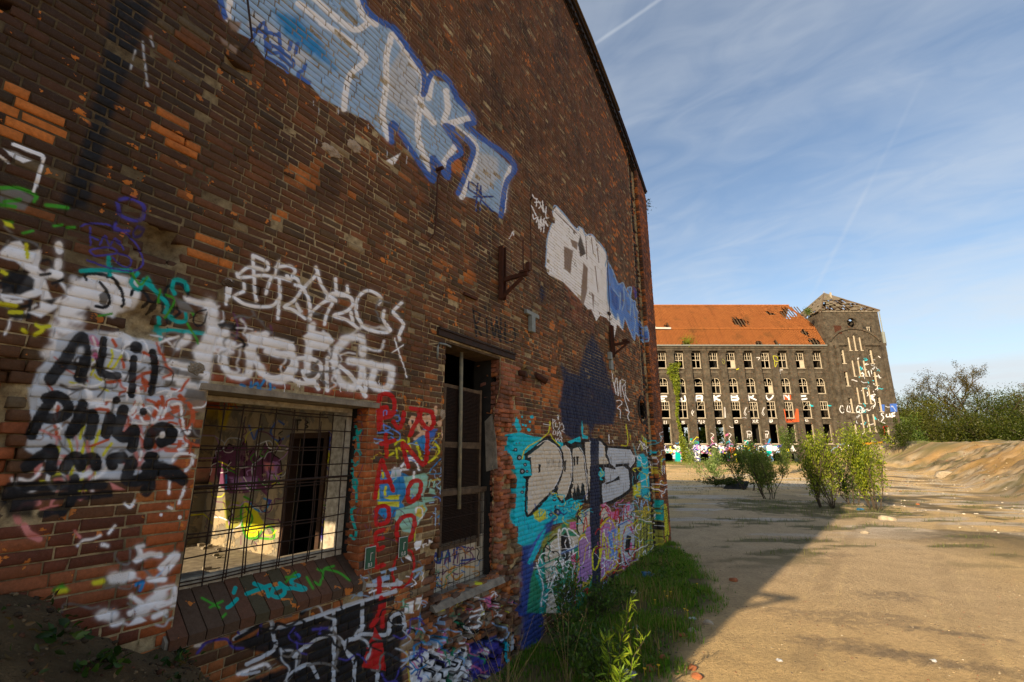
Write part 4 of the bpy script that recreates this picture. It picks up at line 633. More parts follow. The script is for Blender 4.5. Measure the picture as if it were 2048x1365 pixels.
def build_hall():
    rnd = random.Random(3)
    def keep(u0, u1, z0, z1):
        if openings(u0, u1, z0, z1): return None
        uc, zc = (u0+u1)/2, (z0+z1)/2
        if zc > min(ZT(u0), ZT(u1))-.35: return None
        if u1 > 15.87: return None
        x, y = ppx(uc, 0, zc)
        if not (-260 < x < 2300 and -330 < y < 1700): return None
        r = float(ruin(uc, zc))
        if r > .02:
            if any(math.hypot(uc-a, (zc-b)*1.15) < c*1.0 for a, b, c, d in HOLES): return None
            if rnd.random() < (.26 if r > .05 else .1): return None
            return rnd.uniform(.1, .85)*r
        if 15.25 < uc < 15.87: return .05 if rnd.random() < .8 else .01
        return rnd.uniform(-.0025, .0025)+(rnd.uniform(.004, .012) if rnd.random() < .05 else 0)
    B = course_bricks(-.45, 15.86, ZB-27*CH, 20.5, keep, rnd)
    cx, cy = ppx(np.array([(b[0]+b[1])/2 for b in B]), 0*np.array([b[0] for b in B]), np.array([(b[2]+b[3])/2 for b in B]))
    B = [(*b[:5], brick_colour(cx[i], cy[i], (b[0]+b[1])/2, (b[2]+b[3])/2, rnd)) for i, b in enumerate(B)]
    # ring of bricks on end round the small round opening
    # how large each brick shows: the 300 largest are objects of their own
    P = [ppx(np.array([b[i] for b in B]), 0*np.array([b[0] for b in B]), np.array([b[j] for b in B])) for i, j in ((0, 2), (1, 2), (1, 3), (0, 3))]
    X = np.array([p[0] for p in P]); Y = np.array([p[1] for p in P]); area = np.zeros(len(B))
    for i in range(4): j = (i+1) % 4; area += X[i]*Y[j]-X[j]*Y[i]
    area = np.abs(area)/2; mx, my = X.mean(0), Y.mean(0)
    vis = (X.min(0) > 0) & (X.max(0) < 2048) & (Y.min(0) > 0) & (Y.max(0) < 1365)
    low = np.array([b[2] for b in B]); ulo = np.array([b[0] for b in B]); vis &= low > np.interp(ulo, [.3, .95, 1.5, 2, 2.4, 3.2, 4.5], [2.4, 2.1, 1.75, 1.45, 1.1, .8, .2])
    order = np.argsort(-np.where(vis, area, -1))[:300]; own = set(order.tolist())
    V, Q = brick_arrays([B[i] for i in order], 5)
    for k, i in enumerate(order):
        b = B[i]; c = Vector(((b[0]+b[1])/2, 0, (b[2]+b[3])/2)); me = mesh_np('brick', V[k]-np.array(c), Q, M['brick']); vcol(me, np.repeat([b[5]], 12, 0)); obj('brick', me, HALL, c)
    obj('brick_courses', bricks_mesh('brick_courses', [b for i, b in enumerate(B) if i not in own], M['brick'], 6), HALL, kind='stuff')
    # mortar bed behind the bricks, following the weathered hollows
    def bed(name, u0, u1, z0, z1, st):
        nu, nz = int((u1-u0)/st), int((z1-z0)/st); us = np.linspace(u0, u1, nu+1); zs = np.linspace(z0, z1, nz+1); U, Z = np.meshgrid(us, zs)
        zt = np.interp(U, [g[0] for g in GAB], [g[1] for g in GAB]); Z = np.minimum(Z, zt-.05)
        r = ruin(U, Z); d = .0095+r*1.0+(r > .02)*.02*np.sin(U*61+Z*13)*np.sin(Z*47)
        d = np.where((U > 15.3) & (U < 15.8), .065, d)
        V = np.stack([U, d, Z], -1).reshape(-1, 3); I = np.arange((nu+1)*(nz+1)).reshape(nz+1, nu+1)
        q = np.stack([I[:-1, :-1], I[:-1, 1:], I[1:, 1:], I[1:, :-1]], -1).reshape(-1, 4); uc = ((U[:-1, :-1]+U[1:, 1:])/2).ravel(); zc = ((Z[:-1, :-1]+Z[1:, 1:])/2).ravel()
        ok = ~((uc > WIN[0]) & (uc < WIN[1]) & (zc > WIN[2]) & (zc < WIN[3])) & ~((uc > DOOR[0]) & (uc < DOOR[1]) & (zc > DOOR[2]) & (zc < DOOR[3])) & ~(np.hypot(uc-OC[0], zc-OC[1]) < OC[2]-.03)
        obj(name, mesh_np(name, V, q[ok], M['mortar'], True), HALL, kind='stuff')
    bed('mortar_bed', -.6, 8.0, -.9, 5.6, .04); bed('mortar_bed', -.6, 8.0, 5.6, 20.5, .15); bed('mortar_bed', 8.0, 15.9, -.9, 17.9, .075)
    # core of the wall behind
    m = MB(); c0, c1 = .20, .55
    def col(ua, ub, za, zb=None):
        if zb is None: m.prism([(ua, za), (ub, za)]+[(u, z-.05) for u, z in reversed([(ua, ZT(ua))]+[g for g in GAB if ua < g[0] < ub]+[(ub, ZT(ub))])], 'y', c0, c1)
        else: m.box(ua, ub, c0, c1, za, zb)
    # prism(pts,'y') maps (x, z)
    col(-8.6, WIN[0], -1); col(WIN[0], WIN[1], -1, WIN[2]-.03); col(WIN[0], WIN[1], WIN[3]+.02); col(WIN[1], DOOR[0], -1); col(DOOR[0], DOOR[1], -1, DOOR[2]-.04); col(DOOR[0], DOOR[1], DOOR[3]+.13)
    col(DOOR[1], 14.6, -1); col(14.6, 15.4, -1, 3.74); col(14.6, 15.4, 4.52); col(15.4, 17.0, -1)
    m.box(-8.6, -.45, .02, c0, -1, 13.4)
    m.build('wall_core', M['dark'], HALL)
    # end pier, standing proud
    def keep2(u0, u1, z0, z1): 
        x, y = ppx((u0+u1)/2, 0, z0)
        return None if z1 > ZT(u1)-.3 or not (-200 < y < 1600) else -.13+rnd.uniform(-.003, .003)
    PB = course_bricks(15.86, 17.06, ZB-34*CH, 14.2, keep2, rnd); PB = [(*b[:5], brick_colour(1290, 500, 16.4, b[2], rnd)) for b in PB]
    obj('pier_bricks', bricks_mesh('pier_bricks', PB, M['brick'], 8), HALL, kind='stuff')
    CB = []
    for k in range(int(15.2/CH)):
        z = ZB-34*CH+k*CH; 
        if z > 13.0: break
        a0 = -.128 if k % 2 else -.128
        CB.append((a0, -.01 if k % 2 else .03, z+.005, z+CH-.005, -.004 if k % 2 else .012, (.62, .18, .035) if rnd.random() < .35 else (.10, .05, .03)))
    def side(V):   # plane u=15.86 facing -u: local (a, d, z) -> (15.86+d, a, z)
        return np.stack([15.855+V[..., 1], V[..., 0], V[..., 2]], -1)
    obj('pier_cheek_bricks', bricks_mesh('pier_cheek_bricks', CB, M['brick'], 9, side), HALL, kind='stuff')
    m = MB(); m.box(15.88, 17.04, -.10, .2, -1, 12.9); m.build('pier_core', M['mortar'], HALL)
    # toothed channel between wall and pier
    m = MB()
    for k in range(0, 92): 
        z = -.4+k*.155
        if z < 12.9: m.box(15.30, 15.5+.05*(k % 2), -.0, .06, z, z+.07)
    m.build('channel_teeth', M['bare'], HALL)
    # corbelled coping that follows the gable
    def strip(name, mat, d0, d1, z0, z1, ua=-8.6, ub=17.12, up=0):
        pts = [(ua, ZT(ua))]+[g for g in GAB if ua < g[0] < ub]+[(ub, ZT(min(ub, 17.08)))]
        mm = MB(); mm.prism([(u, z+z0) for u, z in pts]+[(u, z+z1) for u, z in reversed(pts)], 'y', d0, d1); return mm.build(name, mat, HALL)
    strip('gable_corbel', M['bare'], -.05, .2, -.42, -.335); strip('gable_corbel', M['bare'], -.10, .2, -.33, -.245); strip('gable_corbel', M['bare'], -.15, .2, -.18, -.075); strip('gable_corbel', M['bare'], -.06, .2, -.245, -.18)
    strip('coping', M['oldtimber'], -.20, .45, -.07, .0, 4, 13.9); strip('coping', M['rust'], -.17, .45, -.08, -.02, 13.95, 17.2); strip('gable_corbel', M['bare'], -.02, .2, -.50, -.43)
    mm = MB()
    u = 6.0
    while u < 16.9:
        z = ZT(u)-.36; mm.box(u, u+.12, -.11, .05, z-.09, z+.05); u += .235
    mm.build('dentil_course', M['bare'], HALL)
    # return wall, roof and far walls of the hall
    m = MB(); m.box(16.65, 17.0, .55, 24, -1, 12.8); m.build('return_wall', M['bare'], HALL)
    m = MB(); m.prism([(u, z-.25) for u, z in GAB]+[(u, z-.05) for u, z in reversed(GAB)], 'y', .3, 24); m.build('roof', M['oldtimber'], HALL)
    # window: lintel, frame, sill bricks, reveal bricks, grille
    m = MB(); m.box(1.93, 3.84, -.035, .30, WIN[3], WIN[3]+.055); m.jitter(.004); m.build('window_lintel', M['concrete'], HALL)
    wf = MB(); fz0, fz1 = 1.79, 3.29
    wf.box(2.02, 3.70, .25, .31, fz0-.07, fz0+.02); wf.box(2.02, 3.70, .25, .31, fz1-.05, fz1); wf.box(3.63, 3.70, .25, .31, fz0+.02, fz1-.05); wf.box(2.02, 2.08, .25, .31, fz0+.02, fz1-.05)
    wf.build('window_frame', M['timber'], HALL, bevel=.004)
    m = MB(); m.box(2.0, 3.72, .30, .62, 1.60, 1.76); m.box(2.0, 2.4, .34, .56, 1.76, 1.80); m.jitter(.006); m.build('inner_sill', M['concrete'], HALL)
    for k in range(14):
        u0 = 1.96+k*.1275; mb = MB(); zb, zf = 1.745, 1.525
        for (ya, za), (yb, zb_) in [((-.075, zf-.04), (.26, zb))]:
            v = [(u0, ya, za), (u0+.119, ya, za), (u0+.119, yb, zb_), (u0, yb, zb_)]; A = [mb.bm.verts.new((p[0], p[1], p[2]+rnd.uniform(-.003, .003))) for p in v]; Bt = [mb.bm.verts.new((p[0], p[1]+.01, p[2]-.075)) for p in v]
            mb.bm.faces.new(A); mb.bm.faces.new(Bt[::-1])
            for i in range(4): mb.bm.faces.new((A[i], Bt[i], Bt[(i+1) % 4], A[(i+1) % 4]))
        o = mb.build('sill_brick', M['sill'], HALL); vcol(o.data, np.repeat([rnd.choice([(.12, .05, .026), (.085, .05, .03), (.07, .06, .03)])], len(o.data.vertices), 0))
    m = MB(); m.prism([(-.05, 1.40), (.3, 1.40), (.3, 1.70), (.24, 1.70), (-.05, 1.47)], 'x', 1.94, 3.8); m.build('sill_bed', M['concrete'], HALL)
    JB = []
    for k in range(23):
        z = WIN[2]+k*CH; full = k % 2
        for a0, a1 in (((.0, .125), (.125, .25)) if full else ((.0, .25),)):
            JB.append((a0+.003, a1-.005, z+.005, z+CH-.005, rnd.uniform(-.003, .003), (.58, .15, .035) if rnd.random() < .6 else (.40, .10, .035)))
    def jx(V): return np.stack([3.72+V[..., 1], V[..., 0], V[..., 2]], -1)
    obj('reveal_bricks', bricks_mesh('reveal_bricks', JB, M['jamb'], 11, jx), HALL, kind='stuff')
    m = MB(); m.box(3.735, 3.9, .0125, .3, 1.4, 3.3); m.box(1.75, 1.99, .0125, .3, 1.4, 3.3); m.build('reveal_mortar', M['pale_mortar'], HALL, kind='stuff')
    gr = obj('window_grille', None, HALL); gr.empty_display_size = .1
    rv = random.Random(5)
    for k in range(10):
        u = 2.10+k*.165; z1 = 3.22-(.0 if k % 3 else .06); pts = [(u+rv.uniform(-.012, .012), .215+rv.uniform(-.008, .008), z) for z in np.linspace(1.735, z1, 5)]
        b = MB(); b.tube(pts, .006, 5)
        if k in (2, 3, 5, 7): b.tube([(p[0]+.028, p[1]+.008, p[2]*.92+.16) for p in pts], .006, 5)
        b.build('bar', M['iron'], gr)
    for k in range(9):
        z = 1.80+k*.175; pts = [(u, .205+rv.uniform(-.006, .006), z+rv.uniform(-.008, .008)) for u in np.linspace(2.02, 3.68, 6)]
        b = MB(); b.tube(pts, .006, 5)
        if k % 2 == 0: b.tube([(p[0], p[1]+.012, p[2]-.03) for p in pts[:5]], .006, 5)
        b.build('bar', M['iron'], gr)
    b = MB(); b.tube([(2.0, .195, 2.52), (3.70, .195, 2.55)], .013, 6); b.build('bar', M['iron'], gr)
    # room behind the window: cross wall with a doorway, floor, broken ceiling
    m = MB(); XC = 4.6
    m.box(XC, XC+.14, .56, 1.80, 1.0, 4.3); m.box(XC, XC+.14, 2.62, 4.9, 1.0, 4.3); m.box(XC, XC+.14, 1.80, 2.62, 3.05, 4.3); m.build('room_wall', M['plaster'], HALL)
    m = MB(); m.box(XC-.03, XC+.1, 1.76, 1.84, 1.3, 3.09); m.box(XC-.03, XC+.1, 2.58, 2.66, 1.3, 3.09); m.box(XC-.03, XC+.1, 1.84, 2.58, 3.01, 3.09); m.build('door_frame', M['doorframe'], HALL)
    m = MB(); m.box(-8.6, XC, .56, 6, 1.1, 1.3); m.build('room_floor', M['concrete'], HALL)
    m = MB(); m.box(-2.3, XC+.1, .56, 5.2, 4.3, 4.5); m.build('room_ceiling', M['concrete'], HALL)
    m = MB(); m.box(2.2, XC, 4.9, 5.05, 1.3, 4.3); m.box(-2.2, 1.0, 5.6, 5.7, 1.3, 4.3); m.build('room_wall', M['plaster'], HALL)
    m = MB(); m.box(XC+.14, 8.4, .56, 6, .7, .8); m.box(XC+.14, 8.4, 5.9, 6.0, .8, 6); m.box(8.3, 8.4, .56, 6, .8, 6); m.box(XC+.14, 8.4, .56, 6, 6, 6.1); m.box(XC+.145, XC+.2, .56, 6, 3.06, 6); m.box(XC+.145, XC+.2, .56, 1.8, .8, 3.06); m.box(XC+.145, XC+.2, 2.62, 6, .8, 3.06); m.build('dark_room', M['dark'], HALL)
    m = MB(); m.box(3.695, 3.72, .315, .56, 1.76, 3.29); m.box(3.72, 4.6, .552, .57, 1.3, 3.6); m.build('inner_reveal', M['timber'], HALL)
    rb = MB()
    for k in range(40):
        u, y = rv.uniform(2.2, 4.5), rv.uniform(1.0, 4.6); s = rv.uniform(.02, .09)
        if y < 1.9 and rv.random() < .6: continue
        rb.box(u, u+s*1.4, y, y+s, 1.3, 1.3+s*.6)
    rb.jitter(.012); rb.build('floor_rubble', M['concrete'], HALL, kind='stuff')
    # doorway: steel lintel, conduit, screens, board, sill, weathered reveal
    m = MB(); m.box(4.84, 6.94, -.03, .25, 4.385, 4.495); m.box(4.84, 6.94, -.05, .02, 4.47, 4.505); m.build('steel_lintel', M['iron'], HALL, bevel=.004)
    m = MB(); m.box(5.0, 6.6, .02, .5, 4.33, 4.382); m.build('lintel_timber', M['oldtimber'], HALL)
    m = MB(); m.tube([(4.83, -.03, 4.05), (4.83, -.03, 4.22), (4.86, -.03, 4.27), (5.0, -.03, 4.28), (5.12, -.02, 4.27)], .014, 6); m.build('conduit', M['zinc'], HALL, True)
    m = MB(); m.tube([(5.72, .24, 4.36), (5.74, .24, 3.4), (5.76, .24, 2.0)], .03, 8); m.build('standpipe', M['pipe'], HALL, True)
    sf = MB()
    for (za, zb) in ((2.93, 3.78), (2.27, 2.9), (1.50, 2.22)):
        sf.bar((5.42, .30, zb), (6.33, .30, zb-.02), .04, .05); sf.bar((5.42, .30, za), (6.33, .30, za), .05, .05); 
    sf.bar((6.33, .30, 1.4), (6.33, .30, 3.8), .05); sf.bar((5.40, .30, 1.4), (5.40, .30, 3.8), .05); sf.box(5.2, 6.5, .25, .33, 2.20, 2.27)
    sf.build('screen_frame', M['oldtimber'], HALL)
    for (za, zb) in ((2.95, 3.76), (2.29, 2.88), (1.50, 2.2)):
        s = MB(); u = 5.44
        while u < 6.31: s.box(u, u+.005, .285, .29, za, zb); u += .021
        z = za
        while z < zb: s.box(5.44, 6.31, .281, .286, z, z+.005); z += .021
        s.build('wire_screen', M['iron'], HALL)
    m = MB(); m.box(5.1, 6.5, .30, .33, .86, 1.56); m.build('painted_board', M['board'], HALL)
    g2 = MB()
    for k in range(11): g2.tube([(5.16+k*.128, .235, .96), (5.16+k*.128, .235, 2.2)], .004, 4)
    for k in range(7): g2.tube([(5.1, .23, 1.05+k*.17), (6.48, .23, 1.05+k*.17)], .004, 4)
    g2.build('door_grille', M['iron'], HALL)
    m = MB(); m.prism([(-.03, .88), (.5, .86), (.5, .985), (.02, .95)], 'x', 4.98, 6.62); m.jitter(.012, 4); m.build('door_sill', M['concrete'], HALL)
    RB = []
    for k in range(45):
        z = DOOR[2]-.1+k*CH; a = (k % 2)*.06
        while a < .5:
            w = rnd.choice([.12, .12, .24]); 
            if rnd.random() < .9: RB.append((max(a, .02), min(a+w-.01, .5), z+.004, z+CH-.006, rnd.uniform(.0, .05) if z < 3.4 else rnd.uniform(0, .015), rnd.choice([(.50, .17, .09), (.34, .13, .08), (.56, .18, .05), (.40, .16, .11)])))
            a += w
    RB = [b for b in RB if b[1]-b[0] > .03]
    def dx(V): return np.stack([6.5+V[..., 1], V[..., 0], V[..., 2]], -1)
    obj('reveal_bricks', bricks_mesh('reveal_bricks', RB, M['bare'], 13, dx, bev=.009, jit=.005), HALL, kind='stuff')
    m = MB(); m.box(6.56, 6.62, .2, .55, .8, 4.4); m.build('reveal_mortar', M['pale_mortar'], HALL)
    m = MB(); m.prism([(.30, .95), (.44, .95), (.44, 2.15), (.30, 2.2)], 'x', 6.47, 6.50); m.prism([(.05, 2.55), (.26, 2.5), (.30, 3.3), (.16, 3.42), (.08, 3.0)], 'x', 6.485, 6.505); m.build('render_patch', M['concrete'], HALL)
    # rubble core showing under the door sill and in the worn jamb
    st = MB(); rs = random.Random(12)
    for k in range(190):
        u, z = rs.uniform(4.75, 7.15), rs.uniform(-.45, 1.0); s = rs.uniform(.03, .085)
        if float(ruin(np.array(u), np.array(z))) < .05: continue
        st.box(u, u+s*2, rs.uniform(.0, .07), .14, z, z+s*.8)
    st.jitter(.014, 3); o = st.build('rubble_core', M['brick'], HALL, kind='stuff'); 
    n = len(o.data.vertices); cc = np.repeat(RNG.choice([0, 1, 2], n//8+1), 8)[:n]; vcol(o.data, np.array([(.30, .13, .07), (.30, .24, .17), (.16, .09, .06)])[cc])
    # round opening
    m = MB(); ring = []
    for k in range(28):
        a0, a1 = 2*math.pi*k/28+.012, 2*math.pi*(k+1)/28-.012
        pts = [(OC[0]+r*math.cos(a), OC[1]+r*math.sin(a)) for a, r in ((a0, .37), (a1, .37), (a1, .47), (a0, .47))]; m.prism(pts, 'y', -.02, .1)
    m.build('round_opening_bricks', M['bare'], HALL)
    m = MB(); m.prism([(OC[0]+.37*math.cos(a), OC[1]+.37*math.sin(a)) for a in np.linspace(0, 2*math.pi, 25)[:-1]], 'y', .16, .19); m.build('round_opening_dark', M['dark'], HALL)  # near-black disc painted in for the shade inside the round opening
    # iron brackets and fittings
    def bracket(u, z0, z1, za, tip, w):
        b = obj('wall_bracket', None, HALL, (u, 0, 0)); b.empty_display_size = .1
        m = MB(); m.box(-w, w, -.05, -.012, z0, z1); m.box(-w-.012, -w, -.10, -.01, z0, z1); m.box(w, w+.012, -.10, -.01, z0, z1); m.build('post', M['rust'], b)
        m = MB(); m.bar((0, -.04, za-.03), (0, tip, za), .055, .07); m.bar((.0, -.06, z0+.05), (.0, tip+.10, za-.05), .045, .05); m.build('arm', M['rust'], b)
        return b
    b1 = bracket(6.45, 5.36, 6.34, 5.74, -.56, .045); m = MB(); m.tube([(0, -.50, 5.76), (0, -.47, 5.9), (0, -.47, 6.36)], .012, 5); m.box(-.05, .05, -.56, -.42, 5.76, 5.80); m.box(-.03, .03, -.60, -.53, 5.78, 5.93); m.build('pin', M['rust'], b1)
    b2 = bracket(12.2, 5.36, 6.26, 5.72, -.55, .05); m = MB(); m.box(-.06, .06, -.5, -.35, 5.76, 5.81); m.build('pin', M['rust'], b2)
    m = MB(); m.tube([(7.56, -.03, 7.82), (7.55, -.03, 7.1), (7.56, -.03, 6.3)], .008, 5); m.tube([(7.56, -.03, 7.82), (7.5, -.09, 7.84)], .02, 6); m.build('wall_cable', M['iron'], HALL)
    m = MB(); m.tube([(12.2, -.03, 8.6), (12.2, -.03, 7.0), (12.1, -.03, 5.5)], .009, 5); m.box(12.05, 12.2, -.06, -.01, 6.55, 6.62); m.build('wall_cable', M['iron'], HALL)
    m = MB(); m.tube([(4.66, -.02, 6.86), (4.66, -.10, 6.84), (4.655, -.05, 6.7), (4.65, -.06, 6.0), (4.62, -.06, 5.8), (4.55, -.03, 5.68)], .011, 6); m.tube([(4.66, -.02, 6.86), (4.66, -.14, 6.86)], .028, 8); m.build('hanging_rod', M['rust'], HALL)
    m = MB(); m.tube([(.40+.9, -.03, 8.2), (1.75, -.05, 7.2), (1.88, -.05, 6.7), (1.82, -.03, 6.5)], .010, 6); m.build('conduit', M['iron'], HALL)
    m = MB(); m.box(7.30, 7.80, -.07, 0, 5.34, 5.42); m.box(7.46, 7.60, -.09, 0, 5.02, 5.34); m.build('lamp_bracket', M['zinc'], HALL, bevel=.006)
    m = MB(); m.box(11.9, 12.05, -.09, 0, 5.25, 5.45); m.box(11.98, 12.16, -.07, 0, 4.98, 5.25); m.build('lamp_bracket', M['zinc'], HALL, bevel=.006)
    m = MB(); m.tube([(7.15, .05, 4.2), (7.17, -.10, 4.16)], .055, 10); m.build('drain_stub', M['rust'], HALL, True)
    m = MB(); m.tube([(7.75, .03, 4.25), (7.86, -.18, 4.1)], .06, 10); m.build('drain_stub', M['rust'], HALL, True)
    m = MB(); m.bar((5.40, -.02, 5.16), (5.72, -.03, 5.16), .05, .04); m.build('iron_stub', M['rust'], HALL)
    for (u, z, w, h, mt, sd) in ((2.02, 4.24, .05, .035, 'oldtimber', 3), (1.88, 3.46, .06, .05, 'concrete', 4), (3.2, 6.35, .10, .07, 'pale_mortar', 6), (2.9, 6.1, .13, .06, 'pale_mortar', 7), (5.02, 3.30, .05, .07, 'pale_mortar', 8)):
        bm = bmesh.new(); bmesh.ops.create_icosphere(bm, subdivisions=3, radius=1); r = random.Random(sd); ph = [r.uniform(0, 6) for _ in range(4)]
        for v in bm.verts:
            k = 1+.16*math.sin(v.co.x*5+ph[0])*math.sin(v.co.z*6+ph[1])+.12*math.sin(v.co.x*11+ph[2]+v.co.z*9); v.co = Vector((v.co.x*w*k, v.co.y*.016*(1+.5*math.sin(v.co.x*9+v.co.z*13+ph[3])), v.co.z*h*k))
        me = bpy.data.meshes.new('mortar_lump'); bm.to_mesh(me); bm.free(); me.materials.append(M[mt]); obj('mortar_lump', me, HALL, (u, 0, z))
    m = MB(); m.tube([(-7.0, 0, 7.0), (-7.0, -.92, 7.0)], .07, 6); m.tube([(-7.0, -.1, 6.5), (-7.0, -.8, 7.0)], .055, 6); m.build('iron_stub', M['rust'], HALL)
    # two small green plates
    for (u, z, s) in ((3.86, 1.70, 'B3'), (4.36, 1.73, '0,8')):
        m = MB(); m.box(u-.075, u+.075, -.022, -.016, z-.11, z+.11); p = m.build('pipe_marker_plate', MP['edge'], HALL, bevel=.003, label='small green utility marker plate with white figures')
        m = MB(); m.box(u-.068, u+.068, -.025, -.023, z-.103, z+.103); q = m.build('plate_face', MP['green'], p)
        m = MB(); m.box(u-.004, u+.004, -.028, -.026, z-.03, z+.05); m.box(u-.004, u+.03, -.028, -.026, z+.042, z+.05); m.build('line', MP['edge'], q)
        fc = bpy.data.curves.new('figures', 'FONT'); fc.body = s; fc.size = .06; fc.extrude = .001; fo = bpy.data.objects.new('figures', fc); COLN.objects.link(fo)
        bpy.context.view_layer.update(); me = bpy.data.meshes.new_from_object(fo.evaluated_get(bpy.context.evaluated_depsgraph_get())); bpy.data.objects.remove(fo)
        me.materials.append(MP['edge']); fo = obj('figures', me, q, (u-.035, -.027, z-.09)); fo.rotation_euler = (math.pi/2, 0, 0)
MP = dict(green=mat_simple('green_enamel', (.01, .10, .06), (.012, .07, .05), 8, .35, .1, 0, 3), edge=mat_simple('white_enamel', (.55, .55, .52), (.4, .4, .36), 9, .4, .1))
build_hall()
# ---------------------------------------------------------------- the ground
def h2(x, y, s): # smooth pseudo-noise
    return (np.sin(x*1.3/s+1.7*np.sin(y*.9/s)+s)+np.sin(y*1.7/s+1.3*np.sin(x*1.1/s)+2*s)+np.sin((x+y)*.8/s+3*s))/3
def vn(x, y, seed=0):
    xi, yi = np.floor(x).astype(np.int64), np.floor(y).astype(np.int64); fx, fy = x-xi, y-yi; fx = fx*fx*(3-2*fx); fy = fy*fy*(3-2*fy)
    def H(a, b):
        n = (a*374761393+b*668265263+seed*1442695) & 0x7fffffff; n = ((n ^ (n >> 13))*1274126177) & 0x7fffffff; return ((n ^ (n >> 16)) & 0xffff)/65535.
    return (H(xi, yi)*(1-fx)+H(xi+1, yi)*fx)*(1-fy)+(H(xi, yi+1)*(1-fx)+H(xi+1, yi+1)*fx)*fy
def fbm(x, y, seed=0, o=5): return sum(vn(x*2**i, y*2**i, seed+i)*.5**(i+1) for i in range(o))/(1-.5**o)
TOE = np.array([(62, 84), (55, 66), (46, 52), (36, 38), (29, 28), (25, 20), (24, 12), (26, 0)], float)
def heap_d(X, Y):
    d = np.full(X.shape, 1e9); side = np.zeros(X.shape)
    xt = np.interp(Y, TOE[::-1, 1], TOE[::-1, 0])
    for (ax, ay), (bx, by) in zip(TOE[:-1], TOE[1:]):
        dx, dy = bx-ax, by-ay; t = np.clip(((X-ax)*dx+(Y-ay)*dy)/(dx*dx+dy*dy), 0, 1); d = np.minimum(d, np.hypot(X-ax-t*dx, Y-ay-t*dy))
    return np.where((X > xt) & (Y < 92), d, -d)
def terr(X, Y):
    X, Y = np.asarray(X, float), np.asarray(Y, float)
    u = X*D[0]+Y*D[1]; n = X*N[0]+Y*N[1]+WD
    z = .95*ss(48, 86, Y)+.012*h2(X, Y, 3.0)+.03*(fbm(X*.7, Y*.7, 3)-.5)+.02*(fbm(X*4, Y*4, 5)-.5)
    A = np.interp(u, [-3, .95, 1.3, 1.55, 1.95, 2.3, 2.6, 3.2, 4.5, 6, 8, 12, 16.8, 19], [2.2, 2.02, 1.80, 1.62, 1.36, 1.04, .78, .38, .0, -.30, -.25, -.15, -.05, 0])
    B = .9*(1-ss(.2, 3.6, u))
    w = 1-ss(.1, 2.6, np.maximum(n, 0)); near = A*w+B*(1-w); near *= 1-ss(4.5, 8.5, n)
    lump = ss(.25, 1.0, near)*(.26*(fbm(X*2.3, Y*2.3, 9)-.5)+.16*(fbm(X*8, Y*8, 12)-.5)); z = z+near+lump
    d = heap_d(X, Y); dd = d+2.5*(fbm(X*.16, Y*.16, 21)-.5)
    z = z+ss(0, 2, dd)*(.7*(fbm(X*1.6, Y*1.6, 39)-.5)+.9*(fbm(X*.5+Y*.25, Y*.12, 37)-.5))+np.where(dd > 0, np.minimum(dd*.52, 3.0+.9*(fbm(X*.1, Y*.1, 30)))*1.0, 0)*(1+.10*(fbm(X*.6, Y*.6, 33)-.5)) + ss(0, 3, dd)*(.5*(fbm(X*.8, Y*.8, 35)-.5)+.35*(fbm(X*.35+Y*.9, Y*.25-X*.3, 36)-.5))
    return z
def axis_grid(segs):
    out = [segs[0][0]]
    for a, b, s in segs: n = max(int(round((b-a)/s)), 1); out += list(np.linspace(a, b, n+1)[1:])
    return np.array(out)
def gmask(X, Y):
    """turf amount 0..1"""
    u = X*D[0]+Y*D[1]; n = X*N[0]+Y*N[1]+WD; f = fbm(X*1.5, Y*1.5, 41)
    g = ss(5.0, 7.0, u)*(1-ss(-.25, .35, n+.9*(f-.5)-np.interp(u, [5, 6.9, 9, 10.7, 12.7, 15.1, 16.4, 17.4], [2.2, 2.3, 2.3, 2.2, 1.8, .95, .25, -.8])))*(n > -.1)
    g = np.maximum(g, .9*(np.hypot((X-15.5)/4.6, (Y-25.5)/4.5)+.9*(f-.5) < .95)*ss(.35, .6, f+.1))
    return g
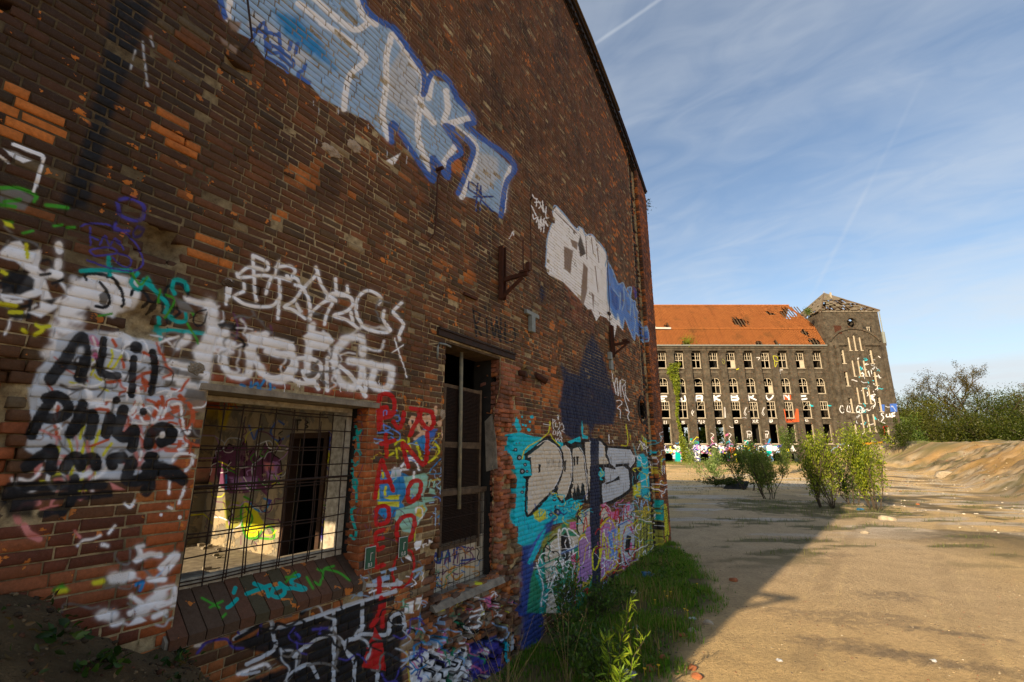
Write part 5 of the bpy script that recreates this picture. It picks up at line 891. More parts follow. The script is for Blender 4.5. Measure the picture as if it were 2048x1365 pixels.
def build_ground():
    xs = axis_grid([(-900, -120, 60), (-120, -20, 5), (-20, -6, .8), (-6, 9, .06), (9, 22, .16), (22, 60, .55), (60, 130, 2.5), (130, 900, 50)])
    ys = axis_grid([(-300, -20, 30), (-20, -2, 1), (-2, 12, .07), (12, 30, .17), (30, 60, .4), (60, 100, .9), (100, 200, 6), (200, 1500, 80)])
    X, Y = np.meshgrid(xs, ys); Z = terr(X, Y); ny, nx = X.shape
    I = np.arange(nx*ny).reshape(ny, nx); q = np.stack([I[:-1, :-1], I[:-1, 1:], I[1:, 1:], I[1:, :-1]], -1).reshape(-1, 4)
    me = mesh_np('ground', np.stack([X, Y, Z], -1), q, M['ground'], True)
    f = fbm(X*.35, Y*.35, 51); f2 = fbm(X*2.2, Y*2.2, 55)
    C = np.zeros((*X.shape, 3)); C[:] = (.72, .50, .235)
    def blend(mask, col): C[:] = C*(1-mask[..., None])+np.array(col)*mask[..., None]
    blend(.6*ss(.45, .7, f), (.62, .45, .22))
    u = X*D[0]+Y*D[1]; n = X*N[0]+Y*N[1]+WD
    # grey fine gravel under the wall, white lime patches further out, worn asphalt
    blend(.55*ss(6, 3, np.abs(n-3.5))*ss(6, 14, u)*(1-ss(30, 50, u)), (.46, .37, .27))
    blend(.8*ss(.54, .62, fbm(X*.22, Y*.8, 61))*ss(14, 20, Y)*(1-ss(40, 50, Y)), (.60, .53, .45))
    blend(.9*ss(.50, .58, fbm(X*.10, Y*.45, 71))*ss(34, 40, Y)*(1-ss(58, 66, Y))*(1-ss(30, 38, X)), (.70, .60, .44))
    # dark tar stains in the sunlit yard
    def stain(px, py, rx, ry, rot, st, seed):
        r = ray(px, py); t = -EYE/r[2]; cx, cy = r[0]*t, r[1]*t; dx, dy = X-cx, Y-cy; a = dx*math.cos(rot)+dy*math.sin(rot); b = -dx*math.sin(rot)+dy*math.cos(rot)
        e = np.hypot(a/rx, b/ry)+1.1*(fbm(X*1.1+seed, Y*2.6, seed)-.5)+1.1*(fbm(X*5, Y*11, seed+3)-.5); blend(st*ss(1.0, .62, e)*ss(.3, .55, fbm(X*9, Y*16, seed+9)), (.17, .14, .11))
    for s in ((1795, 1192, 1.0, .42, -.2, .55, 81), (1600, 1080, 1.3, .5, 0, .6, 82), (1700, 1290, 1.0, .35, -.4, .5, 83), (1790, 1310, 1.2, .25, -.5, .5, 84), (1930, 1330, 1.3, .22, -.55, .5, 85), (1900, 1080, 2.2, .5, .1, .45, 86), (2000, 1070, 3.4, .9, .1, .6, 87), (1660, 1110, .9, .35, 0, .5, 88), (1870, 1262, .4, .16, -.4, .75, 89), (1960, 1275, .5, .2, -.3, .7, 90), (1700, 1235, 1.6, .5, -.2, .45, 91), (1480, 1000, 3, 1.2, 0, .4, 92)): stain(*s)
    for (ax, ay, bx, by, cx_, cy_) in ((3.2, 6, 9, 15, 26, 33), (5.0, 5.2, 11, 14, 28, 31), (7, 4, 17, 14, 22, 30)):
        tt = np.linspace(0, 1, 40)[:, None]; cv = (1-tt)**2*np.array([ax, ay])+2*tt*(1-tt)*np.array([bx, by])+tt*tt*np.array([cx_, cy_]); dm = np.full(X.shape, 9.)
        nearby = (X > 0) & (X < 32) & (Y > 2) & (Y < 36); Xn, Yn = X[nearby], Y[nearby]; dn = np.full(Xn.shape, 9.)
        for p, q in zip(cv[:-1], cv[1:]):
            dx, dy = q-p; t_ = np.clip(((Xn-p[0])*dx+(Yn-p[1])*dy)/(dx*dx+dy*dy), 0, 1); dn = np.minimum(dn, np.hypot(Xn-p[0]-t_*dx, Yn-p[1]-t_*dy))
        dm[nearby] = dn; blend(.38*ss(.20, .10, dm)*ss(.35, .6, fbm(X*1.2, Y*1.2, 120)), (.34, .25, .145)); blend(.3*ss(.34, .26, dm)*ss(.20, .26, dm)*ss(.4, .6, fbm(X*1.5, Y*1.5, 121)), (.80, .60, .30))
    # mound by the hall: dark soil
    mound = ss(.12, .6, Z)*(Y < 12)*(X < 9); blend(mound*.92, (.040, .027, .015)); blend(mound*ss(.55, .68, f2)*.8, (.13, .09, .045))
    hd = heap_d(X, Y); blend(.75*ss(-1, 3, hd), (.33, .24, .135)); blend(.85*ss(0, 2, hd)*ss(.44, .54, fbm(X*.75, Y*.28, 95)), (.15, .115, .07)); blend(.8*ss(0, 1, hd)*ss(.57, .62, fbm(X*1.1, Y*.9, 101)), (.06, .075, .025)); blend(.8*ss(0, 1, hd)*ss(.60, .65, fbm(X*1.6, Y*1.3, 102)), (.55, .46, .33)); blend(.6*ss(0, 3, hd)*ss(.55, .65, fbm(X*.25, Y*.25, 99)), (.55, .31, .09))
    blend(.85*ss(9, 1, np.abs(hd+5))*ss(.50, .60, fbm(X*.5, Y*.35, 97)), (.075, .07, .045)); blend(.85*ss(6, 1, np.abs(hd+2.5))*ss(.60, .66, fbm(X*.9, Y*.8, 98)), (.56, .50, .40))
    blend(.8*ss(.60, .68, fbm(X*.5, Y*1.3, 96))*ss(11, 15, Y)*(1-ss(32, 38, Y)), (.085, .095, .04))
    g = gmask(X, Y); blend(g*.85, (.045, .06, .02)); blend(.6*(Y > 62)*ss(.45, .6, f), (.16, .17, .07)); blend((Y > 93)*1., (.07, .08, .03))
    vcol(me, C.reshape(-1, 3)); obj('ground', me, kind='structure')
build_ground()
# ---------------------------------------------------------------- the long factory across the yard
def far_brick():
    t = NT('sooty_factory_brick'); v = t.coords(); n = t.noise(v, 1.2, 8, .7); b = t.mix(t.rng(n, .3, .7), (.024, .021, .017), (.115, .100, .078))
    br = t.n('TexBrick'); mp = t.n('Mapping'); t.L(v, mp.inputs[0]); mp.inputs['Rotation'].default_value = (math.pi/2, 0, 0); t.L(mp.outputs[0], br.inputs[0]); br.inputs['Scale'].default_value = 1; br.inputs['Brick Width'].default_value = .5; br.inputs['Row Height'].default_value = .16; br.inputs['Mortar Size'].default_value = .02
    br.inputs['Color1'].default_value = (1, 1, 1, 1); br.inputs['Color2'].default_value = (.62, .60, .58, 1); br.inputs['Mortar'].default_value = (1.5, 1.4, 1.2, 1); b = t.mix(.6, b, br.outputs[0], 'MULTIPLY')
    b = t.mix(t.rng(t.noise(v, 3.3, 6, .75), .58, .66, 0, .75), b, (.22, .08, .03)); b = t.mix(t.rng(t.noise(v, 5.3, 5, .75), .60, .66, 0, .7), b, (.22, .18, .12))
    w = t.n('Mapping'); t.L(v, w.inputs[0]); w.inputs['Scale'].default_value = (1.2, 1.2, .1); b = t.mix(t.rng(t.noise(w.outputs[0], 1, 5, .7), .5, .75, 0, .6), b, (.03, .028, .026))
    b, a = painted(t, b, CV_FAR, 2.5, .40); t.bump(n, .4, .03); return t.done(b, .95, 0, .1)
M['fbrick'] = far_brick()
t = NT('orange_roof_tiles'); v = t.coords(); sp = t.n('SeparateXYZ'); t.L(v, sp.inputs[0])
wx = t.math('SINE', t.math('MULTIPLY', sp.outputs[0], 2*math.pi/.30)); wz = t.math('FRACT', t.math('MULTIPLY', sp.outputs[2], 1/.27))
b = t.mix(t.rng(t.noise(v, .8, 7, .7), .3, .7), (.56, .20, .055), (.42, .135, .04)); b = t.mix(t.rng(t.noise(v, 5, 4, .7), .35, .7, 0, .6), b, (.60, .24, .08))
ws = t.n('Mapping'); t.L(v, ws.inputs[0]); ws.inputs['Scale'].default_value = (1.6, .12, .12); b = t.mix(t.rng(t.noise(ws.outputs[0], 1, 6, .7), .52, .72, 0, .55), b, (.20, .07, .025)); b = t.mix(t.rng(t.noise(v, .35, 6, .7), .56, .70, 0, .55), b, (.16, .09, .035)); b = t.mix(t.rng(wz, .0, .22, .5, 0), b, (.10, .04, .02)); b = t.mix(t.rng(wx, -.5, -1, 0, .4), b, (.12, .05, .02)); t.bump(t.math('ADD', wx, t.math('MULTIPLY', wz, 2)), .9, .05); M['tiles'] = t.done(b, .9, 0, .2)
t = NT('mossy_ruined_roof'); v = t.coords(); b = t.mix(t.rng(t.noise(v, 1.4, 8, .75), .35, .65), (.10, .075, .05), (.20, .16, .11)); b = t.mix(t.rng(t.noise(v, 2.2, 5), .55, .7, 0, .7), b, (.10, .12, .03)); t.bump(t.noise(v, 5, 6), .8, .15); M['ruinroof'] = t.done(b, .95)
M['winframe'] = mat_simple('cream_window_wood', (.50, .44, .33), (.36, .31, .24), 3, .8, .3)
FX0, BP, NB = 29.45, 3.40, 10
ROWS = [(4.35, 8.1, 0), (9.2, 12.4, 1), (13.9, 17.0, 2), (18.9, 22.0, 1)]      # sill, head, kind
def fwindow(w, h, kind, arch=0.0, var=0):
    """frame with its glazing bars; local origin at the bottom centre, y = 0 at the outer face"""
    m = MB(); t = .12; half = w/2
    m.box(-half, -half+t, 0, .10, 0, h); m.box(half-t, half, 0, .10, 0, h); m.box(-half+t, half-t, 0, .10, 0, t); mid = h*.5
    if kind == 0: return m
    m.box(-half+t, half-t, -.03, .12, mid-.06, mid+.06)
    ht = h-(arch if kind == 2 else 0)
    if kind == 2:
        pts = [(half*math.cos(a), ht+arch*math.sin(a)) for a in np.linspace(math.pi, 0, 9)]; pin = [((half-t)*math.cos(a), ht+(arch-t)*math.sin(a)) for a in np.linspace(0, math.pi, 9)]
        for i in range(8): m.prism([pts[i], pts[i+1], pin[7-i], pin[8-i]], 'y', 0, .1)
    else: m.box(-half+t, half-t, 0, .10, h-t, h)
    if var != 3: m.box(-.05, .05, .0, .1, mid+.06, h-t)
    if var != 1: m.box(-half/2-.025, -half/2+.025, .02, .08, mid+.06, ht-.02)
    if var != 2: m.box(half/2-.025, half/2+.025, .02, .08, mid+.06, ht-.02)
    q = mid+(ht-mid)*.52
    if var not in (3, 4): m.box(-half+t, -.05, .02, .08, q-.025, q+.025)
    if var != 2: m.box(.05, half-t, .02, .08, q-.025, q+.025)
    if var == 1: m.box(-.04, .04, .0, .1, t, mid-.06)
    if var == 3: m.bar((-half*.8, .06, mid+.1), (half*.5, .05, ht-.1), .05)
    if var == 4: m.box(.05, half-t, .04, .06, t, mid-.06)
    if var == 5: m.box(-.04, .04, .0, .1, t, mid-.06); m.bar((0, .05, mid+.1), (half*.8, .05, ht-.3), .05)
    return m
def build_factory():
    fac = thing('factory_building', 'long abandoned dark brick factory with orange tiled roof and ruined corner tower', 'factory', (FX0+15, FY, .9))
    off = Vector((-(FX0+15), -FY, -.9))
    def bl(m, name, mat, **kw):
        for v in m.bm.verts: v.co += off
        return m.build(name, mat, fac, **kw)
    ww = 1.82; xs = [FX0+BP*k for k in range(-1, NB)]; XL, XR = FX0-1.5*BP, FX0+BP*(NB-.5)
    # material uses world coordinates through the object frame of an unmoved empty, so mesh data keeps world scale
    th = .55; m = MB()
    for X in xs:
        x0, x1 = X-BP/2, X+BP/2; a, b = X-ww/2, X+ww/2
        for (p0, p1) in ((x0, a), (b, x1)): m.box(p0, p1, FY, FY+th, .0, 23.2)
        prev = 2.55
        m.box(a, b, FY+.06, FY+th, 2.75, ROWS[0][0]); 
        m.prism([(a, 2.75), (a, 2.0)]+[(X+ww/2*math.cos(t_), 2.0+.7*math.sin(t_)) for t_ in np.linspace(math.pi, 0, 9)][1:-1]+[(b, 2.0), (b, 2.75)], 'y', FY+.06, FY+th)
        for (s, h, k), nx in zip(ROWS, [r[0] for r in ROWS[1:]]+[23.2]):
            if k == 2:
                arc = [(X+ww/2*math.cos(t_), h-.7+.7*math.sin(t_)) for t_ in np.linspace(math.pi, 0, 9)]
                m.prism([(a, h+.02), (a, h-.7)]+arc[1:-1]+[(b, h-.7), (b, h+.02)], 'y', FY+.08, FY+th); m.box(a, b, FY+.08, FY+th, h+.02, nx)
            else: m.box(a, b, FY+.12, FY+th, h, nx)
    bl(m, 'front_wall', M['fbrick'])
    for k in range(-1, NB+1):
        X = FX0+BP*(k-.5); m = MB(); m.box(X-.66, X+.66, FY-.42, FY-.003, 0, 21.9); m.box(X-.78, X+.78, FY-.5, FY-.003, 21.903, 22.1); m.box(X-.86, X+.86, FY-.56, FY-.003, 22.103, 22.3); bl(m, 'pilaster', M['fbrick'])
    for X in xs:
        for s in (8.9, 13.6, 18.6):
            pass
    sm = MB()
    for X in xs:
        for s, h, k in ROWS: sm.box(X-ww/2-.06, X+ww/2+.06, FY-.10, FY+.055, s-.16, s)
        sm.box(X-.75, X+.75, FY-.05, FY+.11, 18.05, 18.15)
    bl(sm, 'window_sills', M['concrete'])
    for X in xs:        # brick arches over the third row, standing proud
        m = MB(); 
        for i in range(10):
            a0, a1 = math.pi*(i+.08)/10, math.pi*(i+.92)/10; m.prism([(X+r*math.cos(a), 16.3+r*.8*math.sin(a)) for a, r in ((a0, .93), (a1, .93), (a1, 1.25), (a0, 1.25))], 'y', FY-.06, FY+.2)
        bl(m, 'window_arch', M['fbrick'])
    protos = {}
    rw = random.Random(4)
    for k, X in enumerate(xs):
        for ri, (s, h, kd) in enumerate(ROWS):
            if kd == 0 and rw.random() < .0: continue
            vr = rw.choice([0, 0, 1, 2, 3, 4, 5]) if kd else 0; key = (kd, vr)
            if key not in protos: mm = fwindow(ww, h-s, kd, .7, vr); bmesh.ops.recalc_face_normals(mm.bm, faces=mm.bm.faces); me = bpy.data.meshes.new('window'); mm.bm.to_mesh(me); mm.bm.free(); me.materials.append(M['winframe']); protos[key] = me
            obj('window', protos[key], fac, Vector((X, FY+.14, s))+off)
            if kd == 0: m = MB(); m.box(X+ww/2-.12, X+ww/2-.01, FY+.14, FY+.5, s, h-.02); bl(m, 'reveal_plaster', M['winframe'])
    # cornice, gutter
    m = MB(); m.box(XL, XR+.4, FY-.62, FY+th, 22.3, 22.75); bl(m, 'cornice', M['fbrick']); m = MB(); m.box(XL, XR+.4, FY-.75, FY+th, 22.753, 23.2); bl(m, 'cornice', M['fbrick'])
    m = MB(); m.box(XL, XR+.2, FY-.98, FY-.6, 23.2, 23.42); bl(m, 'gutter', M['zinc'])
    # mansard roof with holes
    z0, z1, z2 = 23.4, 27.35, 33.9; y0, y1, y2 = FY-.55, FY+1.6, FY+6.6
    def slope(name, xa, xb, ya, za, yb, zb, holes, cut):
        nx, nz = 110, 12; bm = bmesh.new(); g = []
        for j in range(nz+1):
            f = j/nz; xe = xb-cut*f; g.append([bm.verts.new((xa+(xe-xa)*i/nx, ya+(yb-ya)*f, za+(zb-za)*f)) for i in range(nx+1)])
        for j in range(nz):
            for i in range(nx):
                cx, cz = xa+(xb-xa)*(i+.5)/nx, (j+.5)/nz
                if any(math.hypot((cx-hx)/rx, (cz-hz)/rz)+.25*math.sin(i*2.3+j*5.1) < 1 for hx, hz, rx, rz in holes): continue
                bm.faces.new((g[j][i], g[j][i+1], g[j+1][i+1], g[j+1][i]))
        bmesh.ops.solidify(bm, geom=bm.faces[:], thickness=.12); m = MB(); m.bm.free(); m.bm = bm; return bl(m, name, M['tiles'])
    slope('lower_roof_slope', XL, 63.0, y0, z0, y1, z1, [(34.5, .12, 1.0, .14), (49.0, .12, .6, .14), (52.5, .1, .5, .16), (60.3, .2, .9, .22), (59.8, .75, .5, .2)], .9)
    slope('upper_roof_slope', XL, 62.4, y1-.15, z1-.1, y2, z2, [(47.6, .28, 1.5, .17), (56.0, .66, .6, .09), (59.0, .6, 1.0, .16), (60.6, .72, 1.0, .2), (31.9, .1, .6, .1)], 2.2)
    m = MB(); m.bar((XL, y1-.12, z1+.02), (61.6, y1-.12, z1+.02), .16, .2); m.bar((XL, y2, z2+.05), (60.2, y2, z2+.05), .3, .25); bl(m, 'roof_ridge', M['tiles'])
    m = MB(); 
    for i in range(60): X = XL+1+i*.62; m.bar((X, y0+.2, z0), (X, y1, z1-.25), .12, .16); m.bar((X, y1, z1-.25), (X, y2, z2-.3), .12, .16)
    for f in (.2, .5, .8): m.bar((XL, y0+(y1-y0)*f, z0+(z1-z0)*f-.12), (61, y0+(y1-y0)*f, z0+(z1-z0)*f-.12), .06, .05); m.bar((XL, y1+(y2-y1)*f, z1+(z2-z1)*f-.15), (60, y1+(y2-y1)*f, z1+(z2-z1)*f-.15), .06, .05)
    bl(m, 'rafters', M['oldtimber'])
    m = MB(); m.prism([(y2, z2), (FY+15, 23.2), (FY+14.6, 23.0), (y2, z2-.3)], 'x', XL, 60.2); bl(m, 'rear_roof_slope', M['tiles'])
    m = MB(); m.bar((29.2, y1-.3, z1+.1), (28.6, y1+1.0, z1+2.3), .35, .1); m.bar((28.9, y1-.35, z1+.05), (32.3, y1-.35, z1+.0), .1, .35); bl(m, 'roof_flashing', MP['edge'])
    # inside: floors, cross walls, back wall with openings on the ground floor
    m = MB()
    for z in (3.6, 8.5, 13.2, 18.1, 23.0): m.box(XL, XR, FY+th, FY+15, z-.3, z)
    m.box(XL-.5, XL, FY, FY+15, 0, 23.2); m.box(XL, XR, FY+14.9, FY+15.2, 8.4, 23.2); m.box(XL, XR, FY+14.9, FY+15.2, 0, 4.6)
    for i in range(NB+2): X = XL+BP*i; m.box(X-1.0, X+.2, FY+14.9, FY+15.2, 4.6, 8.4)
    for i in range(1, 11, 2): X = XL+BP*i; m.box(X-.2, X+.2, FY+6, FY+6.5, .9, 23)
    for i, X in enumerate((33, 40.5, 47.5, 54, 59)): m.box(X, X+.2, FY+th, FY+15, 8.5 if i < 2 else 3.6, 23)
    m.box(46, XR, FY+7.5, FY+7.7, 3.6, 8.4)
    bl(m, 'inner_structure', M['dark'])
    # ---- corner tower
    T0, T1, TY = 62.0, 73.1, FY-.9; TD = 12.0; TZ = 30.15
    wins = [(64.75, .72, z, z+2.75) for z in (19.7, 15.3, 10.2, 5.3)]+[(70.25, .72, z, z+2.75) for z in (19.7, 15.4, 10.4)]+[(70.7, 1.0, 4.9, 7.6)]
    for z0_, z1_ in ((22.3, 25.4), (17.2, 20.4), (11.9, 15.1), (6.6, 10.0)): wins += [(x, .50, z0_, z1_-(.35 if x != 67.5 and z0_ > 22 else 0)) for x in (66.4, 67.5, 68.6)]
    # wall as columns of boxes between windows
    edges = sorted({T0, T1, *[w[0]-w[1]/2 for w in wins], *[w[0]+w[1]/2 for w in wins]}); m = MB()
    for a, b in zip(edges[:-1], edges[1:]):
        if b-a < .01: continue
        c = (a+b)/2; zz = 0; spans = sorted([(w[2], w[3]) for w in wins if w[0]-w[1]/2 < c < w[0]+w[1]/2])
        for s, e in spans: m.box(a, b, TY, TY+.6, zz, s); zz = e
        m.box(a, b, TY, TY+.6, zz, TZ if not (66.1 < c < 69.0) else 26.2)
    m.box(66.55, 69.35, TY, TY+.6, 26.2, 27.25) if False else None
    cx, cz, R = 67.5, 27.9, .95
    ring = [(cx+R*math.cos(a), cz+R*math.sin(a)) for a in np.linspace(-math.pi/2, math.pi/2, 13)]; e0, e1 = [e for e in edges if e <= 66.2][-1], [e for e in edges if e >= 68.8][0]
    m.prism([(cx, 26.2), (e1, 26.2), (e1, TZ), (cx, TZ)]+[p for p in reversed(ring)], 'y', TY, TY+.6)
    ringl = [(cx-R*math.cos(a), cz+R*math.sin(a)) for a in np.linspace(-math.pi/2, math.pi/2, 13)]
    m.prism([(cx, 26.2), (e0, 26.2), (e0, TZ), (cx, TZ)]+[p for p in reversed(ringl)], 'y', TY, TY+.6)
    for (a, b) in ((e0, 66.55), (69.35, e1)): pass
    m.box(T0, T0+.6, TY+.6, TY+TD, 0, TZ); m.box(T1-.6, T1, TY+.6, TY+TD, 0, TZ); m.box(T0, T1, TY+TD, TY+TD+.5, 0, TZ); bl(m, 'tower_wall', M['fbrick'])
    m = MB()
    for z in (4.4, 9.3, 14, 18.8, 22): m.box(T0+.6, T1-.6, TY+.6, TY+TD, z-.3, z)
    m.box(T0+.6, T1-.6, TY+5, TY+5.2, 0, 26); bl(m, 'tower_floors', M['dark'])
    m = MB(); R2 = 1.25
    for i in range(24):
        a0, a1 = 2*math.pi*(i+.05)/24, 2*math.pi*(i+.95)/24; m.prism([(cx+r*math.cos(a), cz+r*math.sin(a)) for a, r in ((a0, .95), (a1, .95), (a1, R2), (a0, R2))], 'y', TY-.12, TY+.2)
    bl(m, 'round_window_surround', M['fbrick'])
    m = MB(); C0 = (67.5, 21.9); Rr = 5.4        # big relieving arch
    n = 34
    for i in range(n):
        a0, a1 = math.radians(28)+math.radians(124)*(i+.05)/n, math.radians(28)+math.radians(124)*(i+.95)/n; pr = lambda a, r: (C0[0]+1.0*r*math.cos(a), C0[1]+.88*r*math.sin(a)-.1)
        m.prism([pr(a0, Rr), pr(a1, Rr), pr(a1, Rr+.42), pr(a0, Rr+.42)], 'y', TY-.22, TY+.1)
    bl(m, 'relieving_arch', M['fbrick'])
    m = MB(); m.box(T0, 65.8, TY-.3, TY-.004, 23.2, 23.7); m.box(69.2, T1+.35, TY-.3, TY-.004, 23.2, 23.7); bl(m, 'string_course', M['fbrick'])
    for (a, b) in ((T0+.0, T0+.9), (T0+1.3, T0+2.0), (T1-.75, T1+.1)):
        m = MB(); m.box(a, b, TY-.32, TY-.004, 0, 23.195); bl(m, 'pilaster', M['fbrick'])
    for x in (65.85, 66.95, 68.05, 69.15): m = MB(); m.box(x-.16, x+.16, TY-.2, TY-.005, 6.4, 25.6 if x in (66.95, 68.05) else 25.2); bl(m, 'mullion', M['fbrick'])
    m = MB(); m.box(T0-.1, T1+.1, TY-.15, TY+.6, TZ, TZ+.25); bl(m, 'tower_parapet', M['concrete'])
    for w in wins:
        mm = MB(); a, b = w[0]-w[1]/2, w[0]+w[1]/2; mm.box(a, a+.10, TY+.2, TY+.3, w[2], w[3]); mm.box(b-.22, b, TY+.2, TY+.42, w[2], w[3]); mm.box(a+.1, b-.22, TY+.22, TY+.3, (w[2]+w[3])/2+.3, (w[2]+w[3])/2+.42); mm.box(a-.05, b+.05, TY-.1, TY-.006, w[2]-.14, w[2])
        bl(mm, 'tower_window', M['winframe'])
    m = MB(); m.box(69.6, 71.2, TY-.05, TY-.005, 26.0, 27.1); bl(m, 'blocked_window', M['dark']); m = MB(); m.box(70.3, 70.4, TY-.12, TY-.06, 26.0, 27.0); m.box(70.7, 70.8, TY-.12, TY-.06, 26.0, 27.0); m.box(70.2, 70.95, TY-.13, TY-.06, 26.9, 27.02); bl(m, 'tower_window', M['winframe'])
    m = MB(); m.box(63.9, 65.3, TY-.04, TY-.005, 25.6, 27.3); bl(m, 'rusty_shutter', M['rust'])
    m = MB(); m.tube([(T1+.15, TY-.2, 30.2), (T1+.15, TY-.2, 21)], .09, 6); m.box(T1-.05, T1+.5, TY-.2, TY+.2, 23.7, 26); bl(m, 'downpipe', M['zinc'])
    m = MB()    # stepped side buttress, slightly further back
    m.box(T1+.004, T1+.9, TY+1.0, TY+TD, 0, 23.0); bl(m, 'side_wall', M['fbrick'])
    # entrance arch with a porch roof line at the foot
    m = MB()
    for i in range(18):
        a0, a1 = math.pi*(i+.05)/18, math.pi*(i+.95)/18; m.prism([(68.0+r*math.cos(a), 3.2+r*math.sin(a)) for a, r in ((a0, 1.5), (a1, 1.5), (a1, 2.1), (a0, 2.1))], 'y', TY-.25, TY+.1)
    bl(m, 'entrance_arch', M['fbrick']); m = MB(); m.box(66.5, 69.5, TY-.02, TY-.004, .0, 3.2); bl(m, 'entrance_dark_sheet', M['dark'])  # near-black sheet on the wall face stands in for the shaded entrance
    m = MB(); m.bar((69.6, TY-1.4, 5.4), (71.6, TY-1.4, 4.2), .12, .5); m.bar((68.4, TY-1.4, 5.4), (69.6, TY-1.4, 5.4), .12, .3); bl(m, 'porch_edge', M['concrete'])
    # ruined pyramid roof: rafters all round, tiles left only in part
    ap = Vector((67.3, TY+6, 36.1)); cs = [Vector(p) for p in ((T0-.3, TY-.3, TZ+.2), (T1+.3, TY-.3, TZ+.2), (T1+.3, TY+TD+.3, TZ+.2), (T0-.3, TY+TD+.3, TZ+.2))]
    m = MB(); rr = random.Random(8)
    for i in range(4):
        a, b = cs[i], cs[(i+1) % 4]; m.bar(a, ap, .22, .28)
        for k in range(1, 15):
            f = k/15; p = a.lerp(b, f); g_ = 1-2*abs(f-.5); q = p.lerp(ap.lerp((a+b)/2, 0), 1); mid = (a+b)/2; top = a.lerp(ap, 2*f) if f < .5 else b.lerp(ap, 2*(1-f))
            if i == 0 and rr.random() < .15: top = p.lerp(top, rr.uniform(.3, .7))
            m.bar(p, top, .10, .14)
        for f in (.18, .36, .52, .7, .85):
            if rr.random() < .8: m.bar(a.lerp(ap, f), b.lerp(ap, f), .05, .06)
    bl(m, 'tower_rafters', M['oldtimber'])
    m = MB()
    for i in range(4):
        a, b = cs[i], cs[(i+1) % 4]; n = 16; nn = (b-a).cross(ap-a).normalized()*.1
        for j in range(n):
            for k in range(n-j):
                f0, f1 = j/n, (j+1)/n; P = lambda s, f: a.lerp(b, s).lerp(ap, f)
                s0, s1 = k/(n-j), (k+1)/(n-j); hole = (i == 0 and (.28 < f0+.05*rr.random() < .62 and s0 > .33 and rr.random() < .86 or (f0 <= .28 and rr.random() < .62) or (s0 < .33 and f0 < .6 and rr.random() < .55))) or (i != 0 and rr.random() < .25)
                if f0 > .80: hole = False
                if hole: continue
                q = [P(s0, f0), P(s1, f0), P(s1, f1), P(s0, f1)]; V = [m.bm.verts.new(p+nn) for p in q]; W = [m.bm.verts.new(p+nn*2) for p in q]
                m.bm.faces.new(V); m.bm.faces.new(W[::-1]); [m.bm.faces.new((V[e], W[e], W[(e+1) % 4], V[(e+1) % 4])) for e in range(4)]
    bl(m, 'tower_roof_covering', M['ruinroof'], kind='stuff'); m = MB(); m.box(ap.x-.12, ap.x+.12, ap.y-2.0, ap.y-1.7, ap.z-1.9, ap.z-.4); m.tube([ap, ap+Vector((0, 0, .5))], .06, 5); bl(m, 'roof_finial', M['timber'])
    return fac
build_factory()
# ---------------------------------------------------------------- plants
def leaf_mesh(name, P, size, cols, rng, droop=0.0, aspect=.45, dirs=None, fine=False):
    """one mesh of leaves: P are their bases; 4 verts each, or 8 for the near plants"""
    n = len(P); a = rng.normal(size=(n, 3)) if dirs is None else dirs+rng.normal(size=(n, 3))*.45
    a[:, 2] -= droop; a /= np.linalg.norm(a, axis=1)[:, None]; r = rng.normal(size=(n, 3)); b = np.cross(a, r); b /= np.linalg.norm(b, axis=1)[:, None]+1e-9; c = np.cross(a, b)
    L = size*(.65+.7*rng.random(n))[:, None]; W = L*aspect*.5; cols = np.asarray(cols); k = rng.integers(0, len(cols), n); C = cols[k]*(.7+.6*rng.random((n, 1)))
    if not fine:
        V = np.stack([P, P+a*L*.5+b*W+c*W*.35, P+a*L, P+a*L*.5-b*W+c*W*.35], 1); T = np.array([[0, 1, 2, 3]]); m = 4
    else:
        cu = -L*.16; mid = lambda f: P+a*L*f+c*cu*(f*f*2); V = np.stack([P, mid(.28)+b*W*.8+c*W*.3, mid(.6)+b*W*.85+c*W*.3, mid(1.0), mid(.6)-b*W*.85+c*W*.3, mid(.28)-b*W*.8+c*W*.3, mid(.28), mid(.6)], 1)
        T = np.array([[0, 1, 6, 6], [6, 1, 2, 7], [7, 2, 3, 3], [0, 6, 5, 5], [6, 7, 4, 5], [7, 3, 4, 4]]); T = np.array([[0, 1, 6], [6, 1, 2], [6, 2, 7], [7, 2, 3], [0, 6, 5], [6, 7, 4], [6, 4, 5], [7, 3, 4]]); m = 8
    me = mesh_np(name, V, (T[None]+np.arange(n)[:, None, None]*m).reshape(-1, T.shape[1]), M['leaf']); vcol(me, np.repeat(C, m, 0)); return me
